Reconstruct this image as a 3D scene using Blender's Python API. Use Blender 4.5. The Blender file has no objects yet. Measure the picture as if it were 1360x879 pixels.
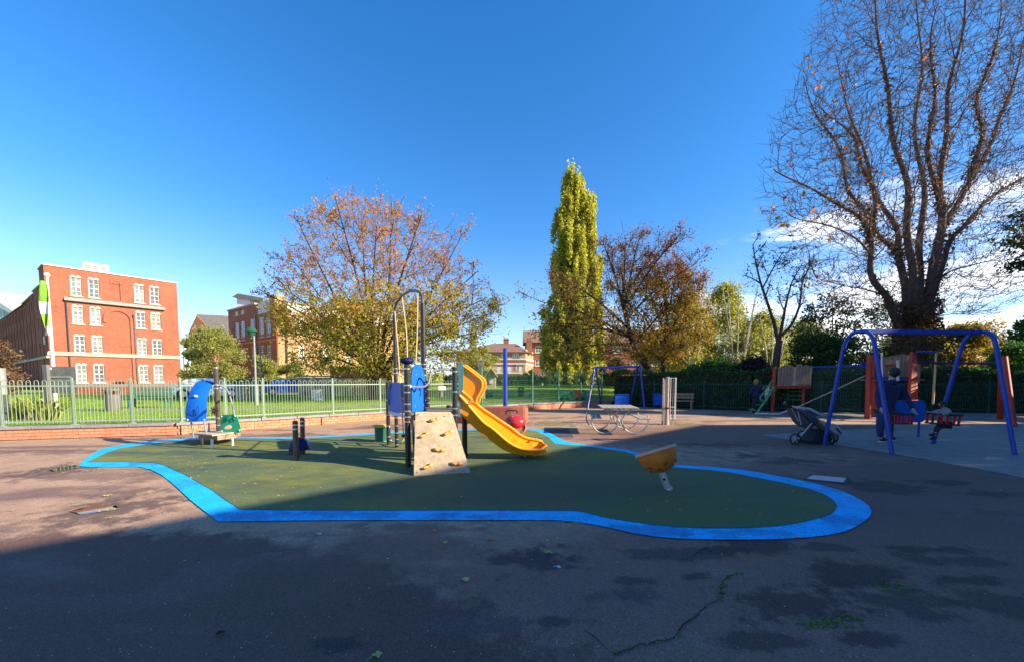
import bpy, bmesh, math, random
import numpy as np
from mathutils import Vector, Matrix
random.seed(7)
rng = np.random.default_rng(7)
S = bpy.context.scene
C = S.collection
R = math.radians

# ---------------------------------------------------------------- camera, world, sun, exposure
F = 515.0; CX = 680.0; CYP = 536.0; CAMH = 1.5; TH = math.atan(31.0 / F)
cam = bpy.data.cameras.new('camera'); co = bpy.data.objects.new('camera', cam); C.objects.link(co)
co.location = (0, 0, CAMH); co.rotation_euler = (R(90) - TH, 0, 0)
cam.sensor_width = 36; cam.lens = 36 * F / 1360; cam.shift_y = (CYP - 439.5) / 1360
cam.clip_start = 0.05; cam.clip_end = 6000
S.camera = co
S.render.resolution_x = 1024; S.render.resolution_y = 661

SUN_EL = 24.5
sv = Vector((0.97, -0.24, 0)).normalized() * math.cos(R(SUN_EL)) + Vector((0, 0, math.sin(R(SUN_EL))))
w = bpy.data.worlds.new('World'); S.world = w; w.use_nodes = True
nt = w.node_tree; nt.nodes.clear()
def N(nt, t, **kw):
    n = nt.nodes.new(t)
    for k, v in kw.items(): setattr(n, k, v)
    return n
sky = N(nt, 'ShaderNodeTexSky', sky_type='NISHITA', sun_disc=False)
sky.sun_elevation = R(SUN_EL); sky.sun_rotation = math.atan2(sv.x, sv.y)
sky.air_density = 1.0; sky.dust_density = 0.25; sky.ozone_density = 3.2; sky.altitude = 200
hs = N(nt, 'ShaderNodeHueSaturation'); hs.inputs['Value'].default_value = 1.0
nt.links.new(sky.outputs[0], hs.inputs['Color'])
tc = N(nt, 'ShaderNodeTexCoord'); sep = N(nt, 'ShaderNodeSeparateXYZ'); nt.links.new(tc.outputs['Generated'], sep.inputs[0])
mp = N(nt, 'ShaderNodeMapping'); mp.inputs['Scale'].default_value = (2.2, 2.2, 9.0); mp.inputs['Location'].default_value = (3.3, 0.7, 1.35)
nt.links.new(tc.outputs['Generated'], mp.inputs[0])
cn = N(nt, 'ShaderNodeTexNoise'); cn.inputs['Scale'].default_value = 1.6; cn.inputs['Detail'].default_value = 8; cn.inputs['Roughness'].default_value = 0.55
cn.inputs['Distortion'].default_value = 0.4
nt.links.new(mp.outputs[0], cn.inputs['Vector'])
def mrange(nt, src, a, b, c=0.0, d=1.0, smooth=True):
    m = N(nt, 'ShaderNodeMapRange'); m.interpolation_type = 'SMOOTHSTEP' if smooth else 'LINEAR'
    m.inputs['From Min'].default_value = a; m.inputs['From Max'].default_value = b
    m.inputs['To Min'].default_value = c; m.inputs['To Max'].default_value = d
    nt.links.new(src, m.inputs['Value']); return m.outputs[0]
def mth(nt, op, a, b):
    m = N(nt, 'ShaderNodeMath', operation=op)
    for i, x in enumerate((a, b)):
        if isinstance(x, (int, float)): m.inputs[i].default_value = x
        else: nt.links.new(x, m.inputs[i])
    return m.outputs[0]
nt.links.new(mrange(nt, sep.outputs['Z'], 0.0, 0.38, 1.04, 1.30), hs.inputs['Saturation'])
# cloud cover falls with height, and is thicker towards the east (right)
zz = sep.outputs['Z']; xx = sep.outputs['X']
east = mrange(nt, xx, -0.3, 0.95, 0.0, 1.0)
top = mth(nt, 'ADD', mth(nt, 'MULTIPLY', east, 0.24), 0.17)
el = mth(nt, 'DIVIDE', zz, top)
lowm = mrange(nt, el, 0.35, 1.25, 1.0, 0.0)
thr = mth(nt, 'SUBTRACT', cn.outputs['Fac'], mth(nt, 'MULTIPLY', mth(nt, 'SUBTRACT', 1.0, lowm), 0.35))
thr2 = mth(nt, 'ADD', thr, mth(nt, 'MULTIPLY', east, 0.16))
cm = mrange(nt, thr2, 0.50, 0.72, 0.0, 0.92)
mx = N(nt, 'ShaderNodeMix', data_type='RGBA')
tint = N(nt, 'ShaderNodeMix', data_type='RGBA', blend_type='MULTIPLY'); tint.inputs['Factor'].default_value = 1.0; tm = N(nt, 'ShaderNodeMix', data_type='RGBA'); nt.links.new(mrange(nt, sep.outputs['Z'], 0.0, 0.5, 0.0, 1.0), tm.inputs['Factor']); tm.inputs['A'].default_value = (0.86, 0.85, 0.98, 1); tm.inputs['B'].default_value = (0.99, 0.965, 1.04, 1); nt.links.new(tm.outputs['Result'], tint.inputs['B'])
nt.links.new(hs.outputs[0], tint.inputs['A'])
nt.links.new(cm, mx.inputs['Factor']); nt.links.new(tint.outputs['Result'], mx.inputs['A']); mx.inputs['B'].default_value = (6.6, 6.7, 7.0, 1)
bg = N(nt, 'ShaderNodeBackground'); bg.inputs['Strength'].default_value = 0.113
nt.links.new(mx.outputs['Result'], bg.inputs[0])
wo = N(nt, 'ShaderNodeOutputWorld'); nt.links.new(bg.outputs[0], wo.inputs[0])

sl = bpy.data.lights.new('sun', 'SUN'); sl.energy = 5.0; sl.angle = R(0.5); sl.color = (1.0, 0.87, 0.64)
so = bpy.data.objects.new('sun', sl); C.objects.link(so); so.rotation_euler = sv.to_track_quat('Z', 'Y').to_euler(); so.location = (30, -10, 30)
S.view_settings.view_transform = 'Standard'; S.view_settings.look = 'None'; S.view_settings.exposure = 1.3; S.view_settings.gamma = 1
S.cycles.max_bounces = 5; S.cycles.transparent_max_bounces = 6

# ---------------------------------------------------------------- helpers
def ray(px, py):
    x = (px - CX) / F; y = (CYP - py) / F
    return Vector((x, math.cos(TH) + y * math.sin(TH), -math.sin(TH) + y * math.cos(TH)))
def G(px, py, z=0.0):                       # ground point of a photograph pixel
    r = ray(px, py); t = (z - CAMH) / r.z
    return Vector((r.x * t, r.y * t, z))
def P(px, py, Y):                           # point of a photograph pixel at distance Y
    r = ray(px, py); t = Y / r.y
    return Vector((r.x * t, Y, CAMH + r.z * t))
def hit(px, py, p0, p1):                    # pixel on the vertical plane through p0-p1 -> (along, height)
    r = ray(px, py); dx, dy = p1[0] - p0[0], p1[1] - p0[1]; L = math.hypot(dx, dy); dx /= L; dy /= L
    # p0 + s*d = t*r
    det = dx * (-r.y) - dy * (-r.x)
    s = ((-p0[0]) * (-r.y) - (-p0[1]) * (-r.x)) / det
    t = (p0[0] + s * dx) / r.x if abs(r.x) > abs(r.y) * 0.2 else (p0[1] + s * dy) / r.y
    return s, CAMH + r.z * t

def tag(o, label=None, cat=None, group=None, kind=None):
    if label: o['label'] = label
    if cat: o['category'] = cat
    if group: o['group'] = group
    if kind: o['kind'] = kind
    return o
def empty(name, loc, label=None, cat=None, group=None, rz=0.0):
    o = bpy.data.objects.new(name, None); C.objects.link(o); o.location = loc; o.rotation_euler = (0, 0, rz)
    o.empty_display_size = 0.2
    return tag(o, label, cat, group)
def rootloc(o):
    l = Vector((0, 0, 0))
    while o is not None:
        l += o.location; o = o.parent
    return l
def copy_tree(o, parent=None):
    c = o.copy(); C.objects.link(c)
    if parent: c.parent = parent
    for ch in list(o.children): copy_tree(ch, c)
    return c
def link_mesh(name, me, parent=None, loc=None, rot=None):
    o = bpy.data.objects.new(name, me); C.objects.link(o)
    if parent: o.parent = parent
    if loc is not None: o.location = loc
    if rot is not None: o.rotation_euler = rot
    return o
class MB:
    def __init__(s): s.v = []; s.f = []; s.uv = {}
    def add(s, vs, fs):
        n = len(s.v); s.v.extend([tuple(x) for x in vs]); s.f.extend([tuple(i + n for i in f) for f in fs]); return s
    def box(s, c, d, rz=0.0, M=None):
        x, y, z = d[0] / 2, d[1] / 2, d[2] / 2
        vs = [Vector((a * x, b * y, e * z)) for a in (-1, 1) for b in (-1, 1) for e in (-1, 1)]
        m = M if M is not None else Matrix.Rotation(rz, 3, 'Z')
        vs = [m @ v + Vector(c) for v in vs]
        return s.add(vs, [(0, 1, 3, 2), (4, 6, 7, 5), (0, 4, 5, 1), (2, 3, 7, 6), (0, 2, 6, 4), (1, 5, 7, 3)])
    def bar(s, a, b, w, h=None, up=(0, 0, 1)):
        a = Vector(a); b = Vector(b); h = h or w; d = (b - a); L = d.length; d.normalize()
        u = Vector(up); sx = d.cross(u)
        if sx.length < 1e-4: sx = d.cross(Vector((1, 0, 0)))
        sx.normalize(); u = sx.cross(d)
        m = Matrix((d, sx, u)).transposed()
        return s.box((a + b) / 2, (L, w, h), M=m)
    def tube(s, pts, r, n=8, closed=False, cap=True):
        pts = [Vector(p) for p in pts]; m = len(pts)
        rs = r if isinstance(r, (list, tuple)) else [r] * m
        vs = []; prev = None
        for i, p in enumerate(pts):
            if closed: d = pts[(i + 1) % m] - pts[i - 1]
            elif i == 0: d = pts[1] - p
            elif i == m - 1: d = p - pts[i - 1]
            else: d = (pts[i + 1] - p).normalized() + (p - pts[i - 1]).normalized()
            if d.length < 1e-9: d = Vector((0, 0, 1))
            d.normalize()
            if prev is None:
                a = Vector((0, 0, 1)) if abs(d.z) < 0.9 else Vector((1, 0, 0))
                u = d.cross(a).normalized()
            else:
                u = prev - d * prev.dot(d)
                u = u.normalized() if u.length > 1e-6 else d.orthogonal().normalized()
            prev = u; v = d.cross(u)
            for k in range(n):
                t = 2 * math.pi * k / n
                vs.append(p + (u * math.cos(t) + v * math.sin(t)) * rs[i])
        fs = []
        for i in range(m if closed else m - 1):
            j = (i + 1) % m
            for k in range(n):
                l = (k + 1) % n; fs.append((i * n + k, i * n + l, j * n + l, j * n + k))
        if cap and not closed:
            fs.append(tuple(range(n))[::-1]); fs.append(tuple((m - 1) * n + k for k in range(n)))
        return s.add(vs, fs)
    def lathe(s, prof, n=16, c=(0, 0, 0), M=None, cap=True):
        M = M or Matrix.Identity(3); vs = []
        for (r, z) in prof:
            for k in range(n):
                t = 2 * math.pi * k / n; vs.append(M @ Vector((r * math.cos(t), r * math.sin(t), z)) + Vector(c))
        fs = []
        for i in range(len(prof) - 1):
            for k in range(n):
                l = (k + 1) % n; fs.append((i * n + k, i * n + l, (i + 1) * n + l, (i + 1) * n + k))
        if cap:
            fs.append(tuple(range(n))[::-1]); fs.append(tuple((len(prof) - 1) * n + k for k in range(n)))
        return s.add(vs, fs)
    def ell(s, c, r, n=12, m=8, M=None):
        pr = []
        vs = []; M = M or Matrix.Identity(3)
        for i in range(m + 1):
            a = math.pi * i / m - math.pi / 2
            for k in range(n):
                t = 2 * math.pi * k / n
                vs.append(M @ Vector((r[0] * max(math.cos(a), 1e-3) * math.cos(t), r[1] * max(math.cos(a), 1e-3) * math.sin(t), r[2] * math.sin(a))) + Vector(c))
        fs = [(i * n + k, i * n + (k + 1) % n, (i + 1) * n + (k + 1) % n, (i + 1) * n + k) for i in range(m) for k in range(n)]
        return s.add(vs, fs)
    def extr(s, poly, vec):                 # closed 3-D polygon pushed along vec
        poly = [Vector(p) for p in poly]; n = len(poly); vec = Vector(vec)
        vs = poly + [p + vec for p in poly]
        fs = [tuple(range(n))[::-1], tuple(range(n, 2 * n))] + [(i, (i + 1) % n, (i + 1) % n + n, i + n) for i in range(n)]
        return s.add(vs, fs)
    def poly(s, pts): return s.add(pts, [tuple(range(len(pts)))])
    def mesh(s, name, mat, smooth=False, off=None, bevel=0):
        me = bpy.data.meshes.new(name)
        vs = s.v if off is None else [(a - off[0], b - off[1], c - off[2]) for a, b, c in s.v]
        me.from_pydata(vs, [], s.f)
        if s.uv:
            ul = me.uv_layers.new(name='UVMap')
            for pi, uvs in s.uv.items():
                p = me.polygons[pi]
                for k, li in enumerate(p.loop_indices): ul.data[li].uv = uvs[k]
        if mat: me.materials.append(mat)
        if mat and not s.uv and mat.name in ('brick_red', 'brick_brown', 'brick_gold', 'brick_dark'):
            bm = bmesh.new(); bm.from_mesh(me); bmesh.ops.recalc_face_normals(bm, faces=bm.faces); ul = bm.loops.layers.uv.new('UVMap')
            for f in bm.faces:
                n_ = f.normal; tx, ty = (-n_.y, n_.x) if abs(n_.z) < .9 else (1, 0); ll = math.hypot(tx, ty) or 1
                for l in f.loops: l[ul].uv = ((l.vert.co.x * tx + l.vert.co.y * ty) / ll, l.vert.co.z if abs(n_.z) < .9 else l.vert.co.y)
            bm.to_mesh(me); bm.free()
        bm = bmesh.new(); bm.from_mesh(me)
        if not s.uv: bmesh.ops.recalc_face_normals(bm, faces=bm.faces)
        if bevel: bmesh.ops.bevel(bm, geom=list(bm.edges), offset=bevel, segments=2, affect='EDGES', clamp_overlap=True)
        bm.to_mesh(me); bm.free()
        if smooth:
            for p in me.polygons: p.use_smooth = True
            try: me.set_sharp_from_angle(angle=R(40))
            except Exception: pass
        return me
    def build(s, name, mat, parent=None, smooth=False, world=True, bevel=0, label=None):
        off = rootloc(parent) if (parent is not None and world) else None
        me = s.mesh(name, mat, smooth, off, bevel)
        o = link_mesh(name, me, parent)
        if label: o['label'] = label
        return o
def bez(pts, n=8):                          # Catmull-Rom through the points
    pts = [Vector(p) for p in pts]; out = []
    for i in range(len(pts) - 1):
        p0 = pts[max(i - 1, 0)]; p1 = pts[i]; p2 = pts[i + 1]; p3 = pts[min(i + 2, len(pts) - 1)]
        for k in range(n):
            t = k / n
            out.append(0.5 * ((2 * p1) + (-p0 + p2) * t + (2 * p0 - 5 * p1 + 4 * p2 - p3) * t * t + (-p0 + 3 * p1 - 3 * p2 + p3) * t ** 3))
    out.append(pts[-1]); return out

# ---------------------------------------------------------------- materials
def mat(name, col, rough=0.6, metal=0.0, var=0.15, scale=3.0, bump=0.0, bscale=60.0, dirt=0.0, dcol=(0.05, 0.045, 0.035), spec=0.5, coat=0.0):
    m = bpy.data.materials.new(name); m.use_nodes = True; nt = m.node_tree; b = nt.nodes['Principled BSDF']
    b.inputs['Roughness'].default_value = rough; b.inputs['Metallic'].default_value = metal
    b.inputs['Specular IOR Level'].default_value = spec; b.inputs['Coat Weight'].default_value = coat
    tc = N(nt, 'ShaderNodeTexCoord')
    n1 = N(nt, 'ShaderNodeTexNoise'); n1.inputs['Scale'].default_value = scale; n1.inputs['Detail'].default_value = 6; n1.inputs['Roughness'].default_value = 0.65
    nt.links.new(tc.outputs['Object'], n1.inputs['Vector'])
    f = mrange(nt, n1.outputs['Fac'], 0.3, 0.7, 0, 1, False)
    mx = N(nt, 'ShaderNodeMix', data_type='RGBA'); nt.links.new(f, mx.inputs['Factor'])
    mx.inputs['A'].default_value = (*[c * (1 - var) for c in col], 1); mx.inputs['B'].default_value = (*[min(1, c * (1 + var)) for c in col], 1)
    out = mx.outputs['Result']
    if dirt:
        n2 = N(nt, 'ShaderNodeTexNoise'); n2.inputs['Scale'].default_value = scale * 2.3; n2.inputs['Detail'].default_value = 8; n2.inputs['Roughness'].default_value = 0.7
        mp = N(nt, 'ShaderNodeMapping'); mp.inputs['Location'].default_value = (3, 5, 1); nt.links.new(tc.outputs['Object'], mp.inputs[0]); nt.links.new(mp.outputs[0], n2.inputs['Vector'])
        g = mrange(nt, n2.outputs['Fac'], 0.5, 0.75, 0, dirt)
        m2 = N(nt, 'ShaderNodeMix', data_type='RGBA'); nt.links.new(g, m2.inputs['Factor']); nt.links.new(out, m2.inputs['A']); m2.inputs['B'].default_value = (*dcol, 1)
        out = m2.outputs['Result']
    nt.links.new(out, b.inputs['Base Color'])
    if bump:
        n3 = N(nt, 'ShaderNodeTexNoise'); n3.inputs['Scale'].default_value = bscale; n3.inputs['Detail'].default_value = 4
        nt.links.new(tc.outputs['Object'], n3.inputs['Vector'])
        bp = N(nt, 'ShaderNodeBump'); bp.inputs['Strength'].default_value = bump; bp.inputs['Distance'].default_value = 0.02
        nt.links.new(n3.outputs['Fac'], bp.inputs['Height']); nt.links.new(bp.outputs[0], b.inputs['Normal'])
    return m
def brickmat(name, c1, c2, mortar, sc=1.0, var=0.2):
    m = bpy.data.materials.new(name); m.use_nodes = True; nt = m.node_tree; b = nt.nodes['Principled BSDF']; b.inputs['Roughness'].default_value = 0.9
    b.inputs['Specular IOR Level'].default_value = 0.2
    tc = N(nt, 'ShaderNodeTexCoord'); bt = N(nt, 'ShaderNodeTexBrick')
    bt.inputs['Scale'].default_value = 1.0; bt.inputs['Brick Width'].default_value = 0.225 * sc; bt.inputs['Row Height'].default_value = 0.075 * sc
    bt.inputs['Mortar Size'].default_value = 0.008 * sc; bt.inputs['Color1'].default_value = (*c1, 1); bt.inputs['Color2'].default_value = (*c2, 1); bt.inputs['Mortar'].default_value = (*mortar, 1)
    nt.links.new(tc.outputs['UV'], bt.inputs['Vector'])
    n1 = N(nt, 'ShaderNodeTexNoise'); n1.inputs['Scale'].default_value = 0.45; n1.inputs['Detail'].default_value = 9; n1.inputs['Roughness'].default_value = 0.7
    nt.links.new(tc.outputs['Object'], n1.inputs['Vector'])
    v = mrange(nt, n1.outputs['Fac'], 0.25, 0.75, 1 - var, 1 + var, False)
    hv = N(nt, 'ShaderNodeHueSaturation'); nt.links.new(bt.outputs['Color'], hv.inputs['Color']); nt.links.new(v, hv.inputs['Value'])
    nt.links.new(hv.outputs[0], b.inputs['Base Color']); return m
def leafmat(name, cols, trans=0.42):
    m = bpy.data.materials.new(name); m.use_nodes = True; nt = m.node_tree; nt.nodes.clear()
    g = N(nt, 'ShaderNodeNewGeometry'); cr = N(nt, 'ShaderNodeValToRGB'); e = cr.color_ramp.elements
    cr.color_ramp.interpolation = 'LINEAR'
    while len(e) < len(cols): e.new(0.5)
    for i, c in enumerate(cols): e[i].position = i / max(1, len(cols) - 1); e[i].color = (*c, 1)
    nt.links.new(g.outputs['Random Per Island'], cr.inputs[0])
    d = N(nt, 'ShaderNodeBsdfPrincipled'); d.inputs['Roughness'].default_value = 0.55; d.inputs['Specular IOR Level'].default_value = 0.35
    nt.links.new(cr.outputs[0], d.inputs['Base Color'])
    t = N(nt, 'ShaderNodeBsdfTranslucent'); hv = N(nt, 'ShaderNodeHueSaturation'); hv.inputs['Value'].default_value = 1.9; hv.inputs['Saturation'].default_value = 1.1
    nt.links.new(cr.outputs[0], hv.inputs['Color']); nt.links.new(hv.outputs[0], t.inputs[0])
    ms = N(nt, 'ShaderNodeMixShader'); ms.inputs[0].default_value = trans
    nt.links.new(d.outputs[0], ms.inputs[1]); nt.links.new(t.outputs[0], ms.inputs[2])
    o = N(nt, 'ShaderNodeOutputMaterial'); nt.links.new(ms.outputs[0], o.inputs[0]); return m

def groundmat(name, dry, wet, coat_lo=0.55, moss=None, grain=140.0, wetlo=0.5, wethi=0.62, stretch=(0.35, 0.75, 1), speck=0.35, gbump=0.5, spots=()):
    m = bpy.data.materials.new(name); m.use_nodes = True; nt = m.node_tree; b = nt.nodes['Principled BSDF']
    tc = N(nt, 'ShaderNodeTexCoord')
    mp = N(nt, 'ShaderNodeMapping'); mp.inputs['Scale'].default_value = stretch; mp.inputs['Location'].default_value = (2.3, 0.9, 0); mp.inputs['Rotation'].default_value = (0, 0, R(14))
    nt.links.new(tc.outputs['Object'], mp.inputs[0])
    n1 = N(nt, 'ShaderNodeTexNoise'); n1.inputs['Scale'].default_value = 1.0; n1.inputs['Detail'].default_value = 9; n1.inputs['Roughness'].default_value = 0.62; n1.inputs['Distortion'].default_value = 0.6
    nt.links.new(mp.outputs[0], n1.inputs['Vector'])
    wf = mrange(nt, n1.outputs['Fac'], wetlo, wethi, 0, 1)
    n4 = N(nt, 'ShaderNodeTexNoise'); n4.inputs['Scale'].default_value = 3.1; n4.inputs['Detail'].default_value = 7; n4.inputs['Roughness'].default_value = 0.7
    nt.links.new(tc.outputs['Object'], n4.inputs['Vector'])
    mx = N(nt, 'ShaderNodeMix', data_type='RGBA'); nt.links.new(wf, mx.inputs['Factor']); mx.inputs['A'].default_value = (*dry, 1); mx.inputs['B'].default_value = (*wet, 1)
    # mottling
    hv = N(nt, 'ShaderNodeHueSaturation'); nt.links.new(mx.outputs['Result'], hv.inputs['Color'])
    nt.links.new(mrange(nt, n4.outputs['Fac'], 0.3, 0.7, 0.78, 1.22, False), hv.inputs['Value'])
    out = hv.outputs[0]
    if moss:
        n5 = N(nt, 'ShaderNodeTexNoise'); n5.inputs['Scale'].default_value = 0.9; n5.inputs['Detail'].default_value = 10; n5.inputs['Roughness'].default_value = 0.72
        mp5 = N(nt, 'ShaderNodeMapping'); mp5.inputs['Scale'].default_value = (0.5, 1.0, 1); mp5.inputs['Location'].default_value = (7, 3, 0)
        nt.links.new(tc.outputs['Object'], mp5.inputs[0]); nt.links.new(mp5.outputs[0], n5.inputs['Vector'])
        m5 = N(nt, 'ShaderNodeMix', data_type='RGBA'); nt.links.new(mrange(nt, n5.outputs['Fac'], 0.42, 0.66, 0, 0.95), m5.inputs['Factor'])
        nt.links.new(out, m5.inputs['A']); m5.inputs['B'].default_value = (*moss, 1); out = m5.outputs['Result']
    for (sx_, sy_, srx, sry, scol, sfac, *soft) in spots:           # stains, moss and painted shade with a soft ragged outline
        sm = N(nt, 'ShaderNodeMapping'); sm.inputs['Location'].default_value = (-sx_ / srx, -sy_ / sry, 0); sm.inputs['Scale'].default_value = (1 / srx, 1 / sry, 1)
        nt.links.new(tc.outputs['Object'], sm.inputs[0]); ln = N(nt, 'ShaderNodeVectorMath', operation='LENGTH'); nt.links.new(sm.outputs[0], ln.inputs[0])
        ka = 4.2 if srx < 3 else .35
        dd = mth(nt, 'ADD', ln.outputs['Value'], mth(nt, 'MULTIPLY', mth(nt, 'SUBTRACT', n4.outputs['Fac'], 0.5), ka))
        dd = mth(nt, 'ADD', dd, mth(nt, 'MULTIPLY', mth(nt, 'SUBTRACT', n1.outputs['Fac'], 0.5), ka * .6))
        ms = N(nt, 'ShaderNodeMix', data_type='RGBA'); nt.links.new(mrange(nt, dd, (soft[0] if soft else 0.45), (soft[1] if soft else 1.05), sfac, 0.0), ms.inputs['Factor']); nt.links.new(out, ms.inputs['A']); ms.inputs['B'].default_value = (*scol, 1); out = ms.outputs['Result']
    # aggregate grain
    vo = N(nt, 'ShaderNodeTexVoronoi'); vo.inputs['Scale'].default_value = grain; nt.links.new(tc.outputs['Object'], vo.inputs['Vector'])
    sp = N(nt, 'ShaderNodeSeparateColor'); nt.links.new(vo.outputs['Color'], sp.inputs[0])
    h2 = N(nt, 'ShaderNodeHueSaturation'); nt.links.new(out, h2.inputs['Color'])
    nt.links.new(mrange(nt, sp.outputs[0], 0.0, 1.0, 1 - speck, 1 + speck, False), h2.inputs['Value'])
    # rare pale chips
    v2 = N(nt, 'ShaderNodeTexVoronoi'); v2.inputs['Scale'].default_value = 26; nt.links.new(tc.outputs['Object'], v2.inputs['Vector'])
    s2 = N(nt, 'ShaderNodeSeparateColor'); nt.links.new(v2.outputs['Color'], s2.inputs[0])
    chip = mth(nt, 'MULTIPLY', mth(nt, 'GREATER_THAN', s2.outputs[1], 0.975), mth(nt, 'LESS_THAN', v2.outputs['Distance'], 0.13))
    m3 = N(nt, 'ShaderNodeMix', data_type='RGBA'); nt.links.new(mth(nt, 'MULTIPLY', chip, 0.55), m3.inputs['Factor']); nt.links.new(h2.outputs[0], m3.inputs['A']); m3.inputs['B'].default_value = (0.42, 0.4, 0.36, 1)
    nt.links.new(m3.outputs['Result'], b.inputs['Base Color'])
    nt.links.new(mrange(nt, wf, 0, 1, 0.88, coat_lo, False), b.inputs['Roughness'])
    b.inputs['Specular IOR Level'].default_value = 0.35
    nb = N(nt, 'ShaderNodeTexNoise'); nb.inputs['Scale'].default_value = 45; nb.inputs['Detail'].default_value = 3; nt.links.new(tc.outputs['Object'], nb.inputs['Vector'])
    bp = N(nt, 'ShaderNodeBump'); bp.inputs['Strength'].default_value = gbump * .5; bp.inputs['Distance'].default_value = 0.004
    nt.links.new(nb.outputs['Fac'], bp.inputs['Height']); nt.links.new(bp.outputs[0], b.inputs['Normal'])
    return m

M = {}
def spot(px, py, rx, ry, col, fac=.85):
    g = G(px, py); return (g.x, g.y, (G(px + rx, py) - g).length, abs(G(px, py - ry).y - g.y), col, fac)
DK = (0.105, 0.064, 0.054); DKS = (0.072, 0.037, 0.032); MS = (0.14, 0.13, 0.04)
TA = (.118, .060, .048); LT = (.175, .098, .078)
SP = [(9.5, 4.0, 8.6, 5.0, (0.140, 0.070, 0.055), .85, .6, 1.1), (9.0, 10.5, 9.5, 3.0, (0.150, 0.080, 0.062), .75, .6, 1.1), (2.6, 2.4, 4.0, 2.0, (.215, .110, .082), .85, .6, 1.1), (-3.9, 0.9, 4.7, 3.05, TA, .9, .90, .995),  # broad right and near ellipses put the shaded ground's tone into the colour
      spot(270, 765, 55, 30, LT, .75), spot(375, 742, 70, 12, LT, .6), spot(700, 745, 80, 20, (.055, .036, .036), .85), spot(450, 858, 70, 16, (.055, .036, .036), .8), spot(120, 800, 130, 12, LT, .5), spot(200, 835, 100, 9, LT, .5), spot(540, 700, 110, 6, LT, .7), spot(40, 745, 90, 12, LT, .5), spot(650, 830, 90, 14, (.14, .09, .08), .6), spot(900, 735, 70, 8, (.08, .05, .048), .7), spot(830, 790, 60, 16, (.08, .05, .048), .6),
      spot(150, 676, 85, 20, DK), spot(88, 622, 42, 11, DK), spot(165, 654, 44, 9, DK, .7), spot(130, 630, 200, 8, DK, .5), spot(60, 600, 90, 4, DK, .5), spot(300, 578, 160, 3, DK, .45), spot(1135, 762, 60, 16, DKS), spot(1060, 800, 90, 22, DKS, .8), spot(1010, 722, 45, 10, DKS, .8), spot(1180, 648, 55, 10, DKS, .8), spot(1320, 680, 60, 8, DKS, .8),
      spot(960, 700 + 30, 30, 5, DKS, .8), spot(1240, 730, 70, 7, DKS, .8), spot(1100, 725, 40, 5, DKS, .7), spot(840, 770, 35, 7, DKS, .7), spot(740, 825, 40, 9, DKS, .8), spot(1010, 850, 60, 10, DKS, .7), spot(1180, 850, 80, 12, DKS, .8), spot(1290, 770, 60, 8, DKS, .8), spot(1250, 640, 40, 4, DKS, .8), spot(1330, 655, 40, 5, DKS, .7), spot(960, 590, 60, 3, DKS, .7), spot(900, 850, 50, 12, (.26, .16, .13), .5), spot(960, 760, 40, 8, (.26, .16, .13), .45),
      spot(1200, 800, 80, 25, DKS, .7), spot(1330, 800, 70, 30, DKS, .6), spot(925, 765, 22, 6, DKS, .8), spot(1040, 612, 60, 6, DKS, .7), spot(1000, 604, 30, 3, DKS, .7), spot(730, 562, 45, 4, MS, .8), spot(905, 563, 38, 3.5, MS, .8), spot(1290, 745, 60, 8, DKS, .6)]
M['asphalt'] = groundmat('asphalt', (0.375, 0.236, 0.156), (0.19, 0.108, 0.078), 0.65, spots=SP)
M['asphalt_new'] = groundmat('asphalt_new', (0.082, 0.061, 0.064), (0.058, 0.043, 0.046), 0.55, grain=200, speck=0.3, spots=[spot(270, 765, 45, 26, (.17, .14, .15), .6), spot(380, 745, 70, 10, (.15, .12, .12), .5), spot(700, 745, 70, 18, (.045, .045, .05), .8), spot(450, 858, 60, 14, (.05, .05, .06), .7), spot(120, 800, 120, 10, (.15, .13, .14), .4), spot(200, 830, 90, 8, (.14, .12, .12), .4), spot(520, 700, 90, 5, (.17, .13, .12), .6)])
M['asphalt_path'] = groundmat('asphalt_path', (0.30, 0.25, 0.2), (0.22, 0.18, 0.15), 0.8)
M['green_rubber'] = groundmat('green_rubber', (0.095, 0.130, 0.060), (0.060, 0.092, 0.058), 0.7, spots=[(3.2, 5.2, 5.2, 3.0, (0.095, 0.118, 0.048), .8, .5, 1.1), (-.6, 5.3, 3, 1.0, (0.060, 0.088, 0.050), .6, .5, 1.1)], moss=(0.205, 0.195, 0.025), grain=170, speck=0.3)  # broad spots paint the shaded part's darker tone into the green
M['blue_rubber'] = groundmat('blue_rubber', (0.004, 0.42, 0.80), (0.004, 0.36, 0.74), 0.65, grain=150, speck=0.42, spots=[spot(x, y, rx, ry, (.02, .14, .34), f) for x, y, rx, ry, f in ((330, 685, 60, 5, .5), (480, 684, 80, 4, .4), (640, 685, 70, 5, .55), (240, 645, 25, 12, .4), (860, 704, 60, 6, .5), (1010, 709, 70, 5, .4), (1120, 690, 30, 10, .5), (1090, 650, 30, 6, .4), (180, 616, 40, 3, .5))])
M['pad'] = groundmat('pale_pad', (0.24, 0.225, 0.20), (0.12, 0.115, 0.105), 0.35, grain=150, stretch=(0.5, 1.6, 1))
M['grass'] = mat('grass', (0.21, 0.31, 0.03), 0.95, var=0.35, scale=1.3, bump=0.25, bscale=40, spec=0.1)
M['blade'] = leafmat('blade', [(0.12, 0.25, 0.02), (0.22, 0.36, 0.03), (0.27, 0.36, 0.05)], 0.4)
M['earth'] = mat('earth', (0.06, 0.05, 0.03), 0.95, var=0.4, scale=2)
M['brick_red'] = brickmat('brick_red', (0.32, 0.096, 0.056), (0.235, 0.068, 0.040), (0.29, 0.15, 0.10))
M['brick_orange'] = mat('brick_orange', (0.60, 0.24, 0.135), 0.9, var=0.28, scale=9, bump=0.4, bscale=90)
M['mortar'] = mat('mortar', (0.56, 0.24, 0.14), 0.95)
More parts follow.
